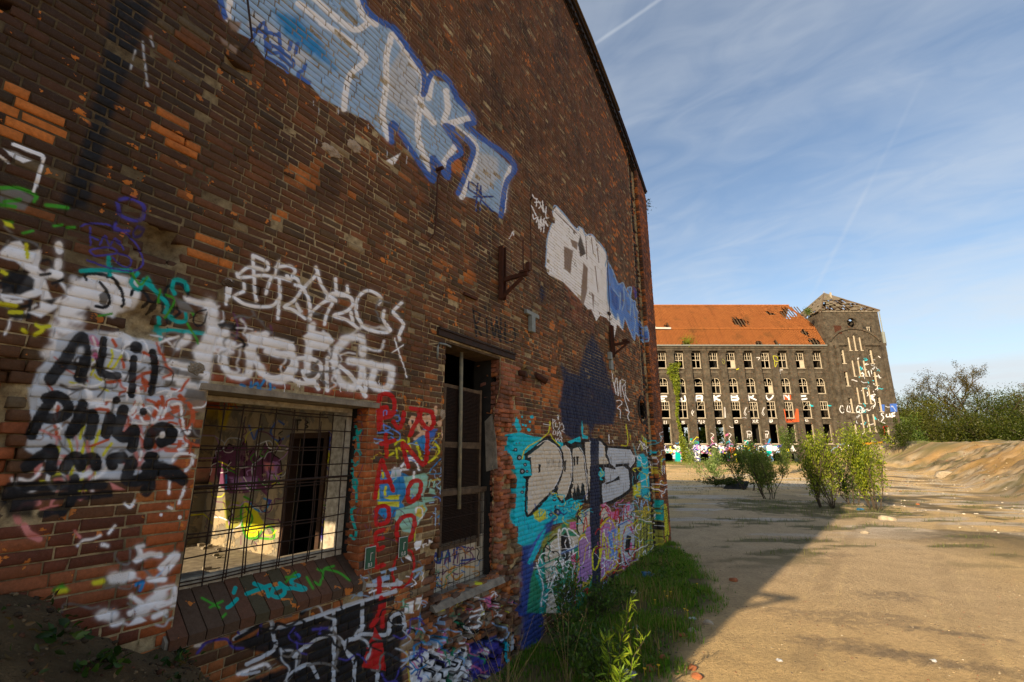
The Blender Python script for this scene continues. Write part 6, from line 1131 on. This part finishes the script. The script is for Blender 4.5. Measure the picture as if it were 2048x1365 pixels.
def grow(rng, h, spread, levels=3, n0=5, stems=1, r0=.03, up=.5, lean=(0, 0), low=.3):
    """returns branch polylines [(pts, r_start, r_end, level)]"""
    out = []
    def rec(p, d, L, r, lev):
        k = 5; pts = [p]; dd = d.copy()
        for i in range(k):
            dd = dd+rng.normal(size=3)*.14+np.array([0, 0, .06*up]); dd /= np.linalg.norm(dd); pts.append(pts[-1]+dd*L/k)
        out.append((pts, r, r*.45, lev))
        if lev < levels:
            m = n0 if lev else n0+1
            for j in range(m):
                f = low+(1-low)*(j+rng.random())/m; q = pts[min(int(f*k), k-1)]*(1-(f*k) % 1)+pts[min(int(f*k)+1, k)]*((f*k) % 1); az = rng.random()*2*math.pi
                sd_ = np.array([math.cos(az), math.sin(az), 0])*spread+np.array([0, 0, up]); nd = dd*.5+sd_; nd /= np.linalg.norm(nd); rec(q, nd, L*rng.uniform(.42, .62), r*.5, lev+1)
    for s in range(stems):
        az = rng.random()*2*math.pi; d = np.array([math.cos(az)*.35*spread*(stems > 1)+lean[0], math.sin(az)*.35*spread*(stems > 1)+lean[1], 1.0]); d /= np.linalg.norm(d)
        rec(np.array([math.cos(az), math.sin(az), 0])*.08*(stems > 1)*h, d, h*rng.uniform(.5, .72), r0, 0)
    return out
def plant(name, label, cat, loc, h, spread, n_leaf, size, cols, seed, levels=3, n0=4, stems=1, r0=.03, up=.5, group=None, jit=.12, aspect=.5, parts=('stem', 'foliage'), leaf_lev=1, lean=(0, 0), tubes=5, fit=None, droop=.0, low=.3):
    rng = np.random.default_rng(seed); br = grow(rng, h, spread, levels, n0, stems, r0, up, lean, low)
    t = thing(name, label, cat, loc, group=group)
    segs = [(b[0], b[3]) for b in br if b[3] >= leaf_lev]; zmax = max(p[2] for b in br for p in b[0]); k = h/zmax; kx = k
    if fit: w = max(abs(p[0]) for b in br for p in b[0]); kx = fit/2/w
    S = np.array([kx, kx, k]); m = MB()
    for pts, ra, rb, lev in br:
        if lev <= levels-(0 if levels < 3 or len(br) < 160 else 1) or lev < 3: m.tube([p*S for p in pts], max(ra, .002), max(3, tubes-lev), max(rb, .0015))
    m.build(parts[0], M['bark'], t, True)
    P = []; Dr = []; wts = np.array([1.0+s[1] for s in segs]); wts /= wts.sum(); idx = rng.choice(len(segs), n_leaf, p=wts); f = .25+.75*rng.random(n_leaf)
    for i in range(n_leaf):
        pts = segs[idx[i]][0]; q = f[i]*(len(pts)-1); a = min(int(q), len(pts)-2); P.append(pts[a]*(1-(q-a))+pts[a+1]*(q-a)); Dr.append(pts[a+1]-pts[a])
    P = np.array(P)*S; Dr = np.array(Dr); Dr /= np.linalg.norm(Dr, axis=1)[:, None]; P += rng.normal(size=P.shape)*jit*h*.25; P[:, 2] = np.maximum(P[:, 2], .02)
    obj(parts[1], leaf_mesh(parts[1], P, size, cols, rng, droop, aspect, Dr, size < .08), t); return t
def gpt(px, py, z=0.0):
    r = ray(px, py); t = (z-EYE)/r[2]; return r[0]*t, r[1]*t
def at(px, Y): r = ray(px, 800); return (px-1024)/F*(Y*_c+0*_s)*1.0
def place(X, Y, dz=-.03): return (X, Y, float(terr(X, Y))+dz)
YG = [(.16, .22, .015), (.24, .30, .02), (.11, .16, .015), (.30, .33, .03)]
DG = [(.045, .065, .006), (.07, .09, .008), (.032, .05, .006)]
MG = [(.09, .15, .025), (.06, .11, .02), (.13, .18, .03)]
BR = [(.085, .065, .010), (.12, .090, .012), (.06, .055, .010)]
TG = dict()
def X_of(px, Y, z=1.5): return (px-1024)/F*(Y*_c+(z-EYE)*_s)
def plants():
    # tall shrubs in the yard
    P_ = plant
    for (px, Y, h, w, n, sz, col, seed, lab, st) in (
        (1645, 25.5, 4.4, 3.2, 6600, .11, YG, 21, 'tall yellow-green shrub, left one of the big pair in the middle of the yard', 5),
        (1742, 24.5, 4.3, 2.4, 6600, .11, YG, 22, 'tallest yellow-green shrub, right of the big pair, its shadow on the sunlit sand', 5),
        (1698, 27.0, 3.0, 2.8, 3200, .10, MG, 26, 'lower greener shrub between and behind the two big yellow-green ones', 4),
        (1532, 30.5, 3.9, 3.4, 5600, .12, [(.17, .23, .04), (.12, .18, .03), (.24, .28, .07)], 23, 'grey-green rounded bush left of the big shrubs, dry stems at its foot', 6),
        (1492, 37.0, 4.0, 3.0, 3600, .13, MG, 24, 'green bush close behind the grey-green one, half hidden by it', 4),
        (1424, 47.0, 4.3, 4.6, 2600, .17, [(.22, .30, .10), (.16, .24, .06)], 25, 'pale feathery young tree standing alone before the factory front', 2),
        (1570, 60.0, 5.8, 3.2, 2600, .18, MG, 27, 'slender green sapling close to the factory wall behind the bushes', 2),
        (1800, 80.0, 6.0, 6.5, 4200, .24, DG, 28, 'dark green bush against the right foot of the factory tower', 4)):
        X = X_of(px, Y); P_('yard_shrub', lab, 'shrub', place(X, Y), h, .62 if col is YG else .75, n, sz, col, seed, 3, 4, st+(4 if col is YG else 1), .03, 1.0, 'shrubs in the yard', fit=w, leaf_lev=0, low=.03, jit=.10)
    X = X_of(1440, 40); P_('low_weed_patch', 'low spreading green weeds beside broken slabs in the yard', 'weeds', place(X, 40), .9, 1.6, 2600, .13, DG, 31, 2, 5, 9, .01, .15, fit=4.4)
    X = X_of(1820, 84)
    # climber on the factory front
    rng = np.random.default_rng(40); t = thing('climbing_plant', 'yellow-green climber hanging down the factory front in the second window bay', 'climber', (31.3, FY-.45, .9))
    z = rng.random(5200)*19; cx = np.interp(z, [0, 3, 6, 9, 12, 15, 17.5, 19], [1.6, .9, .5, .1, .5, .5, -.1, .7]); w = np.interp(z, [0, 3, 6, 9, 12, 14, 17, 19], [1.6, .9, .35, .3, .35, .8, 1.4, 1.5]); keep = rng.random(5200) < np.interp(z, [0, 3, 5, 10, 12, 14, 19], [1, .8, .3, .35, .6, .9, 1])
    P = np.stack([cx+(rng.random(5200)-.5)*w*1.5, rng.random(5200)*.35-.25, z], 1)[keep]; obj('foliage', leaf_mesh('foliage', P, .26, YG, rng, .6, .7), t)
    m = MB(); m.tube([(1.5, .1, 0), (.8, .1, 3), (.4, .1, 7), (.3, .1, 12), (.2, .1, 17), (.6, .1, 18.5)], .06, 5, .02); m.build('stem', M['bark'], t)
    for (px, Z, s, lab) in ((1376, 23.6, 1.6, 'tuft of green growing out of the factory gutter'), (1616, 29.8, .9, 'green tuft growing on the ruined corner of the tower roof')):
        rng = np.random.default_rng(int(px)); Y = FY-.4 if px < 1500 else FY-1; X = X_of(px, Y, Z); P = rng.normal(size=(500, 3))*np.array([s*.38, .25, s*.42])+np.array([0, 0, s*.45]); t = thing('roof_weed', lab, 'weed', (X, Y, Z)); obj('foliage', leaf_mesh('foliage', P, .22, YG if px < 1500 else MG, rng), t)
    rng = np.random.default_rng(91); P = rng.normal(size=(70, 3))*np.array([.10, .05, .13])+np.array([.18, 0, .1]); t = thing('wall_seedling', 'tiny dark seedling sprouting from the right edge of the brick hall', 'seedling', tuple(hworld(17.05, .0, 12.25))); obj('foliage', leaf_mesh('foliage', P, .09, DG, rng), t); m = MB(); m.tube([(0, 0, 0), (.18, 0, .12)], .008, 4); m.build('stem', M['bark'], t)
    # trees beyond the heap and behind the factory
    OL = [(.060, .070, .008), (.090, .095, .010), (.045, .055, .008)]
    specs = [(1818, 110, 16.5, 12, 5600, OL, 'broad olive tree just right of the factory tower'), (1866, 106, 13, 12, 5000, [(.11, .12, .015), (.08, .10, .012)], 'bushy yellow-green tree second from the factory tower'), (1845, 124, 19.5, 13, 5200, BR, 'tall thin-crowned tree behind the yellow-green one'),
             (1962, 112, 23.5, 20, 12000, BR, 'tallest tree, wide brownish crown with a pale bare trunk, standing over all others'), (1905, 122, 19.5, 14, 5600, BR, 'brownish tree left of the tallest one'), (1925, 102, 11.5, 14, 5000, OL, 'low green thicket tree left of the tallest trunk'),
             (2030, 104, 15.5, 18, 7500, DG, 'dense dark green tree at the right edge'), (1995, 99, 11.5, 13, 5000, DG, 'low dark tree right of the tallest trunk'), (2085, 118, 20, 18, 5600, BR, 'bare brownish crown rising behind the dark tree at the right edge'), (1885, 97, 9.5, 13, 4600, OL, 'low green bushy tree at the top of the sand heap'), (1832, 95, 9, 10, 4200, MG, 'small green tree by the tower foot'), (1955, 96, 8.5, 14, 4800, DG, 'lowest dark bushy tree at the top of the sand heap'), (2060, 94, 10.5, 14, 4600, DG, 'dark bush at the top of the heap on the far right'), (1900, 138, 18, 30, 7500, DG, 'dark broad tree far behind the brownish one'), (2000, 138, 20, 34, 8500, OL, 'olive broad tree far behind the tallest one'), (2080, 134, 20, 28, 6500, OL, 'olive broad tree far behind at the right edge')]
    for i, (px, Y, h, w, n, col, lab) in enumerate(specs):
        X = X_of(px, Y, 5); thin = col is BR; P_('tree', lab, 'tree', place(X, Y, -.2), h, .95, n*(1 if thin else 2), .26 if thin else .34, col, 60+i, 3, 5, 1 if thin else 3, h*.018, .55, 'trees beyond the sand heap', fit=w, parts=('trunk', 'crown'), jit=.06 if thin else .28, leaf_lev=2 if thin else 0, low=.25 if thin else .05)
    for i, (X, Y, h, w) in enumerate(((22, 112, 9, 12), (31, 116, 10, 13), (40, 112, 9, 12), (47, 116, 10, 10))):
        P_('tree', ['green tree seen through the leftmost ground floor openings of the factory', 'green tree seen through the second and third ground floor openings', 'green tree seen through the middle ground floor openings', 'green tree seen through the ground floor openings right of the middle'][i], 'tree', (X, Y, .8), h, 1.0, 2600, .6, YG, 90+i, 2, 6, 3, .12, .4, 'trees behind the factory', fit=w, parts=('trunk', 'crown'), jit=.4, leaf_lev=0)
    # young willow in the sun
    def W(u, n): x = hworld(np.array(u), np.array(-n), np.array(0.)); return float(x[0]), float(x[1])
    rng = np.random.default_rng(51); x, y = W(5.45, 2.1); 
    t = thing('willow_sapling', 'bright sunlit willow sapling with narrow yellow-green leaves in the grass near the wall', 'sapling', place(x, y))
    stems = []
    for (dx, dy, hh) in ((.34, .42, 1.15), (.0, .16, .8), (.42, .14, .85), (.08, -.06, .55), (-.16, -.06, .4)):
        pts = [np.array([dx*f**1.6, dy*f**1.3, hh*f])+rng.normal(size=3)*.008 for f in np.linspace(0, 1, 9)]; stems.append(pts)
    m = MB()
    for s in stems: m.tube(s, .009, 5, .003)
    m.build('stem', M['bark'], t, True); P = []; Dr = []
    for s in stems:
        for k in range(95):
            q = (.22+.78*rng.random())*(len(s)-1); a = min(int(q), len(s)-2); p = s[a]*(1-(q-a))+s[a+1]*(q-a); az = rng.random()*6.28; d = np.array([math.cos(az), math.sin(az), .9]); off = rng.random()*.12*(1-q/10); P.append(p+np.array([math.cos(az), math.sin(az), .6])*off); Dr.append(d)
    obj('leaves', leaf_mesh('leaves', np.array(P), .105, [(.22, .33, .02), (.32, .40, .03), (.15, .26, .02)], rng, .1, .17, np.array(Dr), True), t)
    # leafy brambles against the painted wall
    for i, (u, n, h, w, nl, lab) in enumerate(((7.9, .28, 1.35, 1.1, 380, 'tallest leafy bramble growing against the blue painted corner by the door'), (8.7, .55, .85, 1.3, 420, 'leafy bramble in front of the beige lettering low on the wall'), (7.3, .6, .8, 1.2, 560, 'dark leafy bush at the foot of the wall below the door'), (9.6, .6, .55, 1.3, 600, 'low leafy weeds right of the brambles along the wall'), (6.7, 1.2, .65, 1.2, 900, 'dense low leafy clump nearest the bottom of the picture'), (6.2, 1.7, .7, .9, 700, 'small leafy clump beside the willow foot'))):
        x, y = W(u, n); P_('bramble', lab, 'bramble', place(x, y), h, .7, nl, .055, [(.06, .13, .02), (.10, .19, .025), (.045, .09, .02)], 110+i, 2, 5, 5, .008, .8, 'brambles and weeds under the painted wall', fit=w, jit=.10, leaf_lev=0, aspect=.6)
    # dry stalks
    for i, (u, n, h, lab) in enumerate(((5.5, .75, .95, 'dry golden grass stalks leaning in front of the black and white lettering'), (6.35, 1.15, .95, 'dry brown seed head stalk left of the dark bushes'), (5.0, .9, .7, 'short dry golden stalks left of the taller ones'))):
        rng = np.random.default_rng(130+i); x, y = W(u, n); t = thing('dry_stalks', lab, 'dry weed', place(x, y)); m = MB(); P = []
        for k in range(9 if i != 1 else 5):
            dx, dy = rng.normal(size=2)*.28; pts = [np.array([dx*f, dy*f, h*(.7+.4*rng.random())*f**.9*1.0+0]) for f in (0, .35, .7, 1)]; pts = [np.array([dx*f**1.3, dy*f**1.3, h*f]) for f in np.linspace(0, 1, 6)]; m.tube(pts, .003, 4, .0015)
            for j in range(0 if i != 1 else 14): f = .72+.28*rng.random(); P.append(np.array([dx*f**1.3, dy*f**1.3, h*f])+rng.normal(size=3)*(.05 if i == 1 else .02))
        m.build('stem', M['straw'], t)
        if P: obj('seed_heads', leaf_mesh('seed_heads', np.array(P), .03, [(.38, .26, .11), (.28, .18, .08)], rng, .5, .5), t, kind='stuff')
    # big leaves on the soil at the lower left
    rng = np.random.default_rng(77)
    for i, (px, py, lab) in enumerate(((105, 1285, 'burdock-like plant on the soil at the left, nearest the wall'), (190, 1340, 'broad-leaved plant at the bottom left corner of the soil'), (350, 1325, 'dark broad-leaved plant below the window sill corner'), (250, 1290, 'small broad-leaved plant between the two larger ones on the soil'), (820, 1340, 'broad-leaved weed at the bottom edge under the lettering'))):
        r = ray(px, py); 
        best = None
        for tt in np.linspace(1.0, 9, 400):
            p = np.array([0, 0, EYE])+r*tt
            if p[2] < float(terr(p[0], p[1])): best = p; break
        if best is None: continue
        t = thing('broadleaf_weed', lab, 'weed', (best[0], best[1], best[2]-.01), group='broad-leaved weeds on the soil'); k = 34; P = rng.normal(size=(k, 3))*np.array([.07, .07, .015])+np.array([0, 0, .03]); Dr = rng.normal(size=(k, 3)); Dr[:, 2] = .55+.3*rng.random(k)
        obj('leaves', leaf_mesh('leaves', P, .055, [(.02, .05, .01), (.035, .075, .012), (.06, .11, .02)], rng, 0, .62, Dr, True), t)
    # turf: blades of grass
    def blades(name, label, n, samp, hgt, cols, seed):
        rng = np.random.default_rng(seed); X, Y = samp(rng, n); Z = terr(X, Y); n = len(X); h = hgt*(.3+.8*rng.random(n))*(.45+1.1*fbm(X*1.7, Y*1.7, 333)); az = rng.random(n)*6.28; w = .004+.004*rng.random(n); dx, dy = np.cos(az), np.sin(az); lean = (rng.random(n)-.2)*.7*h; la = rng.random(n)*6.28
        b0 = np.stack([X-dx*w, Y-dy*w, Z-.01], 1); b1 = np.stack([X+dx*w, Y+dy*w, Z-.01], 1); t0 = np.stack([X+np.cos(la)*lean*.4-dx*w*.7, Y+np.sin(la)*lean*.4-dy*w*.7, Z+h*.6], 1); t1 = t0+np.stack([dx*w*1.4, dy*w*1.4, 0*dx], 1); tip = np.stack([X+np.cos(la)*lean, Y+np.sin(la)*lean, Z+h], 1)
        V = np.stack([b0, b1, t1, t0, tip, tip], 1)[:, :5]; T = np.array([[0, 1, 2], [0, 2, 3], [3, 2, 4]]); me = mesh_np(name, V.reshape(-1, 3), (T[None]+np.arange(n)[:, None, None]*5).reshape(-1, 3), M['leaf'])
        cols = np.array(cols); C = cols[rng.integers(0, len(cols), n)]*(.7+.6*rng.random((n, 1))); vcol(me, np.repeat(C, 5, 0)); o = obj(name, me, kind='stuff', label=label, category='grass'); return o
    def s1(rng, n):
        u = rng.uniform(4.8, 17.2, n); nn = rng.uniform(.02, 3.6, n); X = u*D[0]+(nn-WD)*N[0]; Y = u*D[1]+(nn-WD)*N[1]; g = gmask(X, Y)*ss(.25, .62, fbm(X*1.6, Y*1.6, 140)); k = rng.random(n) < g; return X[k], Y[k]
    blades('grass', 'green turf growing along the foot of the painted wall', 130000, s1, .11, [(.10, .24, .018), (.13, .29, .022), (.07, .18, .012), (.18, .27, .03), (.10, .24, .015), (.26, .22, .08)], 150)
    def s2(rng, n):
        X = rng.uniform(6, 30, n); Y = rng.uniform(14, 60, n); f = fbm(X*.5, Y*1.3, 96); k = (rng.random(n) < .8*ss(.58, .68, f)+.9*(np.hypot((X-15.5)/4.6, (Y-25.5)/4.5) < .9)*.8) & (X > Y*.33) & (heap_d(X, Y) < 0); return X[k], Y[k]
    blades('grass', 'sparse tufts of grass scattered over the yard', 60000, s2, .16, [(.09, .13, .02), (.13, .16, .03), (.16, .15, .05)], 151)
    def s3(rng, n):
        X = rng.uniform(18, 70, n); Y = rng.uniform(76, 90, n); k = rng.random(n) < ss(.42, .6, fbm(X*.4, Y*.4, 160)); return X[k], Y[k]
    blades('grass', 'rough grass along the foot of the factory', 30000, s3, .5, [(.14, .19, .03), (.20, .22, .05)], 152)
    def s4(rng, n):
        X = rng.uniform(24, 75, n); Y = rng.uniform(14, 90, n); d = heap_d(X, Y); k = (d > 0) & (d < 9) & (rng.random(n) < ss(.60, .7, fbm(X*.6, Y*.6, 170))); return X[k], Y[k]
    blades('grass', 'sparse weeds on the sand heap', 50000, s4, .3, [(.07, .11, .02), (.10, .13, .03)], 153)
    rng = np.random.default_rng(201); u = rng.uniform(5.5, 15.5, 9000); nn = rng.uniform(.03, 2.8, 9000); X = u*D[0]+(nn-WD)*N[0]; Y = u*D[1]+(nn-WD)*N[1]; k = rng.random(9000) < gmask(X, Y)*ss(.5, .62, fbm(X*2.6, Y*2.6, 202))*(1.1-.25*nn); P = np.stack([X, Y, terr(X, Y)+rng.random(9000)*.13], 1)[k]
    obj('low_weeds', leaf_mesh('low_weeds', P, .07, [(.05, .11, .015), (.08, .16, .02), (.10, .14, .03)], rng, .1, .55, None, True), None, kind='stuff', label='low leafy weeds among the turf by the painted wall', category='weeds')
    u = rng.uniform(.6, 4.6, 2600); nn = rng.uniform(.05, 2.4, 2600); X = u*D[0]+(nn-WD)*N[0]; Y = u*D[1]+(nn-WD)*N[1]; k = rng.random(2600) < ss(.48, .62, fbm(X*2.2, Y*2.2, 203)); P = np.stack([X, Y, terr(X, Y)+.01+rng.random(2600)*.05], 1)[k]
    obj('ground_cover', leaf_mesh('ground_cover', P, .045, [(.03, .06, .01), (.05, .08, .015), (.16, .10, .04), (.10, .07, .03)], rng, .1, .5, None, True), None, kind='stuff', label='low weeds and dead leaves on the soil under the window', category='weeds')
    def s5(rng, n):
        u = rng.uniform(3.4, 14, n); nn = rng.uniform(.03, 2.2, n)*np.interp(u, [9, 15], [1, .3]); X = u*D[0]+(nn-WD)*N[0]; Y = u*D[1]+(nn-WD)*N[1]; k = rng.random(n) < .6*ss(.5, .65, fbm(X*1.8, Y*1.8, 205)); return X[k], Y[k]
    blades('dry_grass', 'tall dry grass blades scattered through the turf', 3800, s5, .34, [(.34, .25, .10), (.26, .20, .09), (.18, .19, .05)], 154)
    # dandelions
    m = MB(); rd = random.Random(9)
    t = NT('dandelion_yellow'); t.m; md = t.done((.75, .50, .01), .8)
    fl = 0
    DL = ['lowest left dandelion of the cluster near the crumpled white sheet', 'right dandelion of the cluster near the crumpled white sheet', 'dandelion below the pair in the middle of the turf', 'dandelion by the turf edge, left of its close neighbour', 'dandelion by the turf edge, the one nearer the sand', 'dandelion at the far end of the turf, left of two', 'dandelion at the far end of the turf, right of two', 'dandelion at the bottom edge of the picture, the upper one', 'dandelion at the bottom edge behind the willow stems', 'lone dandelion near the flat pale stone', 'lone dandelion closest to the painted wall']
    me = None
    for (px, py) in ((1330, 1189), (1342, 1192), (1335, 1200), (1370, 1232), (1376, 1236), (1350, 1098), (1358, 1101), (1318, 1351), (1290, 1356), (1395, 1050+130), (1310, 1205)):
        x, y = gpt(px, py, .0); z = float(terr(x, y))
        if me is None:
            b = MB(); 
            for k in range(9): a = k*.7; b.prism([(math.cos(a)*.003, math.sin(a)*.003), (math.cos(a)*.02-.004*math.sin(a), math.sin(a)*.02+.004*math.cos(a)), (math.cos(a)*.02+.004*math.sin(a), math.sin(a)*.02-.004*math.cos(a))], 'z', .14, .148)
            b.tube([(0, 0, 0), (0, 0, .14)], .002, 4); o = b.build('dandelion', md); me = o.data
        else: o = obj('dandelion', me)
        o.location = (x, y, z); o['label'] = DL[fl]; fl += 1; o['category'] = 'flower'; o['group'] = 'dandelions in the turf'
M['straw'] = mat_simple('dry_straw', (.42, .30, .12), (.26, .18, .08), 9, .9, .2)
plants()
# ---------------------------------------------------------------- stones, bricks and litter
def rock_mesh(name, seed, s, mat, flat=.6):
    bm = bmesh.new(); bmesh.ops.create_icosphere(bm, subdivisions=2, radius=1); r = random.Random(seed); off = [Vector((r.gauss(0, 1), r.gauss(0, 1), r.gauss(0, 1))).normalized() for _ in range(9)]; hh = [r.uniform(.55, .9) for _ in off]
    for v in bm.verts:
        for d, h in zip(off, hh):
            k = v.co.dot(d)
            if k > h: v.co -= d*(k-h)
        v.co *= s; v.co.z *= flat
    me = bpy.data.meshes.new(name); bm.to_mesh(me); bm.free(); me.materials.append(mat); return me
def small():
    items = [(1775, 1040, .34, 'stone', 'large pale boulder lying in the sunlit part of the yard'), (1888, 938, 1.15, 'stone', 'big pale pointed boulder at the foot of the sand heap'), (1468, 1162, .11, 'redstone', 'single reddish stone alone on the shaded gravel'), (1729, 1067, .16, 'stone', 'small flat pale stone in front of the large boulder'),
             (1415, 1247, .10, 'stone', 'grey stone at the shadow edge by the turf'), (1383, 1260, .085, 'stone', 'smaller round stone left of the grey stone by the turf'), (1366, 1269, .075, 'redstone', 'pinkish stone in the turf near the round grey one'), (1384, 1335, .075, 'redstone', 'orange brick shard on the sand beside the turf'), (1396, 1353, .085, 'redstone', 'larger orange brick piece nearest the bottom edge'),
             (1328, 1313, .085, 'redstone', 'orange brick bit half hidden in the grass'), (1300, 1332, .11, 'redstone', 'brownish brick piece in the grass beside the willow'), (1378, 1178, .08, 'stone', 'flat pale stone in the turf below the mural'), (1385, 1235, .06, 'plastic', 'small crumpled white paper on the turf'), (1275, 1242, .10, 'plastic', 'pale crumpled plastic behind the willow leaves'),
             (1268, 1173, .16, 'plastic', 'white crumpled plastic sheet at the foot of the mural'), (1256, 1340, .14, 'plastic', 'flat white plastic scrap in the grass at the willow foot'), (1295, 1142, .20, 'bluefilm', 'torn blue plastic film by the wall at the end of the mural'), (1720, 1021, .20, 'bluefilm', 'pale blue plastic bottle-like scrap by the big shrubs'), (1868, 1322, .05, 'plastic', 'bright white scrap on the sand near the bottom right'), (1558, 1322, .05, 'plastic', 'tiny white scrap left on the sunlit sand'), (1835, 1010, .12, 'redstone', 'small dark red brick out on the sunlit sand'), (1801, 984, .11, 'redstone', 'dark brick bit near the shrub shadow')]
    for i, (px, py, s, mt, lab) in enumerate(items):
        x, y = gpt(px, py, 0.0)
        if py < 960: x, y = x*.62, y*.62
        me = rock_mesh('stone', i*7+1, s, M[mt], .55 if mt != 'plastic' else .4); nm = {'stone': 'stone', 'redstone': 'brick_fragment', 'plastic': 'plastic_scrap', 'bluefilm': 'blue_film_scrap'}[mt]; me.name = nm
        if mt in ('plastic', 'bluefilm'):
            r = random.Random(i); 
            for v in me.vertices: v.co *= r.uniform(.55, 1.25)
        o = obj(nm, me, None, (x, y, float(terr(x, y))+s*.12)); o.rotation_euler = (0, 0, i*1.3); o['label'] = lab; o['category'] = {'stone': 'stone', 'redstone': 'brick', 'plastic': 'litter', 'bluefilm': 'litter'}[mt]
    # broken slabs beside the low weeds
    for i, (px, py) in enumerate(((1460, 951), (1474, 950), (1487, 948))):
        m = MB(); m.box(-.9, .9, -.28, .28, -.06, .06); m.jitter(.03, i); Y = 39.0-i*.2; X = X_of(px, Y, .2); o = m.build('broken_slab', M['dark'], None, loc=(X, Y, float(terr(X, Y))+.22)); o.rotation_euler = (.1, -.32, .9); o['label'] = ['dark broken slab nearest the low weeds in the yard', 'middle one of three dark broken slabs leaning in the yard', 'dark broken slab farthest from the low weeds'][i]; o['category'] = 'slab'; o['group'] = 'broken slabs leaning in the yard'
    # scattered gravel and rubble that nobody could count
    def scatter(name, label, n, samp, smin, smax, cols, seed):
        rng = np.random.default_rng(seed); X, Y = samp(rng, n); n = len(X); Z = terr(X, Y); s = smin+(smax-smin)*rng.random(n)**3
        bm = bmesh.new(); bmesh.ops.create_icosphere(bm, subdivisions=1, radius=1); base = np.array([v.co[:] for v in bm.verts])*np.array([1, .8, .6]); T = np.array([[v.index for v in f.verts] for f in bm.faces]); bm.free(); nb = len(base)
        V = base[None]*s[:, None, None]*(.7+.5*rng.random((n, nb, 1))); a = rng.random(n)*6.28; ca, sa = np.cos(a)[:, None], np.sin(a)[:, None]; V = np.stack([V[..., 0]*ca-V[..., 1]*sa+X[:, None], V[..., 0]*sa+V[..., 1]*ca+Y[:, None], V[..., 2]+Z[:, None]-.003], -1)
        me = mesh_np(name, V.reshape(-1, 3), (T[None]+np.arange(n)[:, None, None]*nb).reshape(-1, 3), M['pebble']); cols = np.array(cols); vcol(me, np.repeat(cols[rng.integers(0, len(cols), n)]*(.6+.7*rng.random((n, 1))), nb, 0)); obj(name, me, kind='stuff', label=label, category='gravel')
    PC = [(.36, .27, .15), (.20, .16, .11), (.42, .36, .26), (.24, .11, .06), (.10, .08, .06)]
    def g1(rng, n): X = rng.uniform(1, 14, n)**1.0; Y = rng.uniform(4, 26, n); u = X*D[0]+Y*D[1]; nn = X*N[0]+Y*N[1]+WD; k = (nn > .1) & (rng.random(n) < np.clip(8/np.maximum(Y, 4), 0, 1)*ss(.25, .7, fbm(X*.9, Y*.9, 180))); return X[k], Y[k]
    scatter('gravel', 'loose gravel scattered over the yard', 44000, g1, .004, .022, PC, 181)
    def g2(rng, n): X = rng.uniform(12, 60, n); Y = rng.uniform(14, 88, n); d = heap_d(X, Y); k = (np.abs(d+3) < 5) & (rng.random(n) < ss(.5, .62, fbm(X*.9, Y*.8, 98))); return X[k], Y[k]
    scatter('rubble', 'pale rubble strewn along the foot of the sand heap', 14000, g2, .02, .09, [(.56, .50, .40), (.44, .38, .28), (.30, .24, .16)], 182)
    def g3(rng, n): u = rng.uniform(-1, 5.5, n); nn = rng.uniform(.05, 3.8, n); X = u*D[0]+(nn-WD)*N[0]; Y = u*D[1]+(nn-WD)*N[1]; return X, Y
    scatter('rubble', 'broken brick and soil lumps on the mound under the window', 16000, g3, .004, .03, [(.07, .05, .03), (.045, .032, .02), (.14, .10, .055), (.10, .045, .025)], 183)
    def g4(rng, n): X = rng.uniform(14, 60, n); Y = rng.uniform(36, 88, n); return X, Y
    scatter('rubble', 'small rubble scattered in front of the factory', 5000, g4, .03, .10, PC, 184)
t = NT('pebble'); M['pebble'] = t.done(t.attr(), .95, 0, .15)
small()
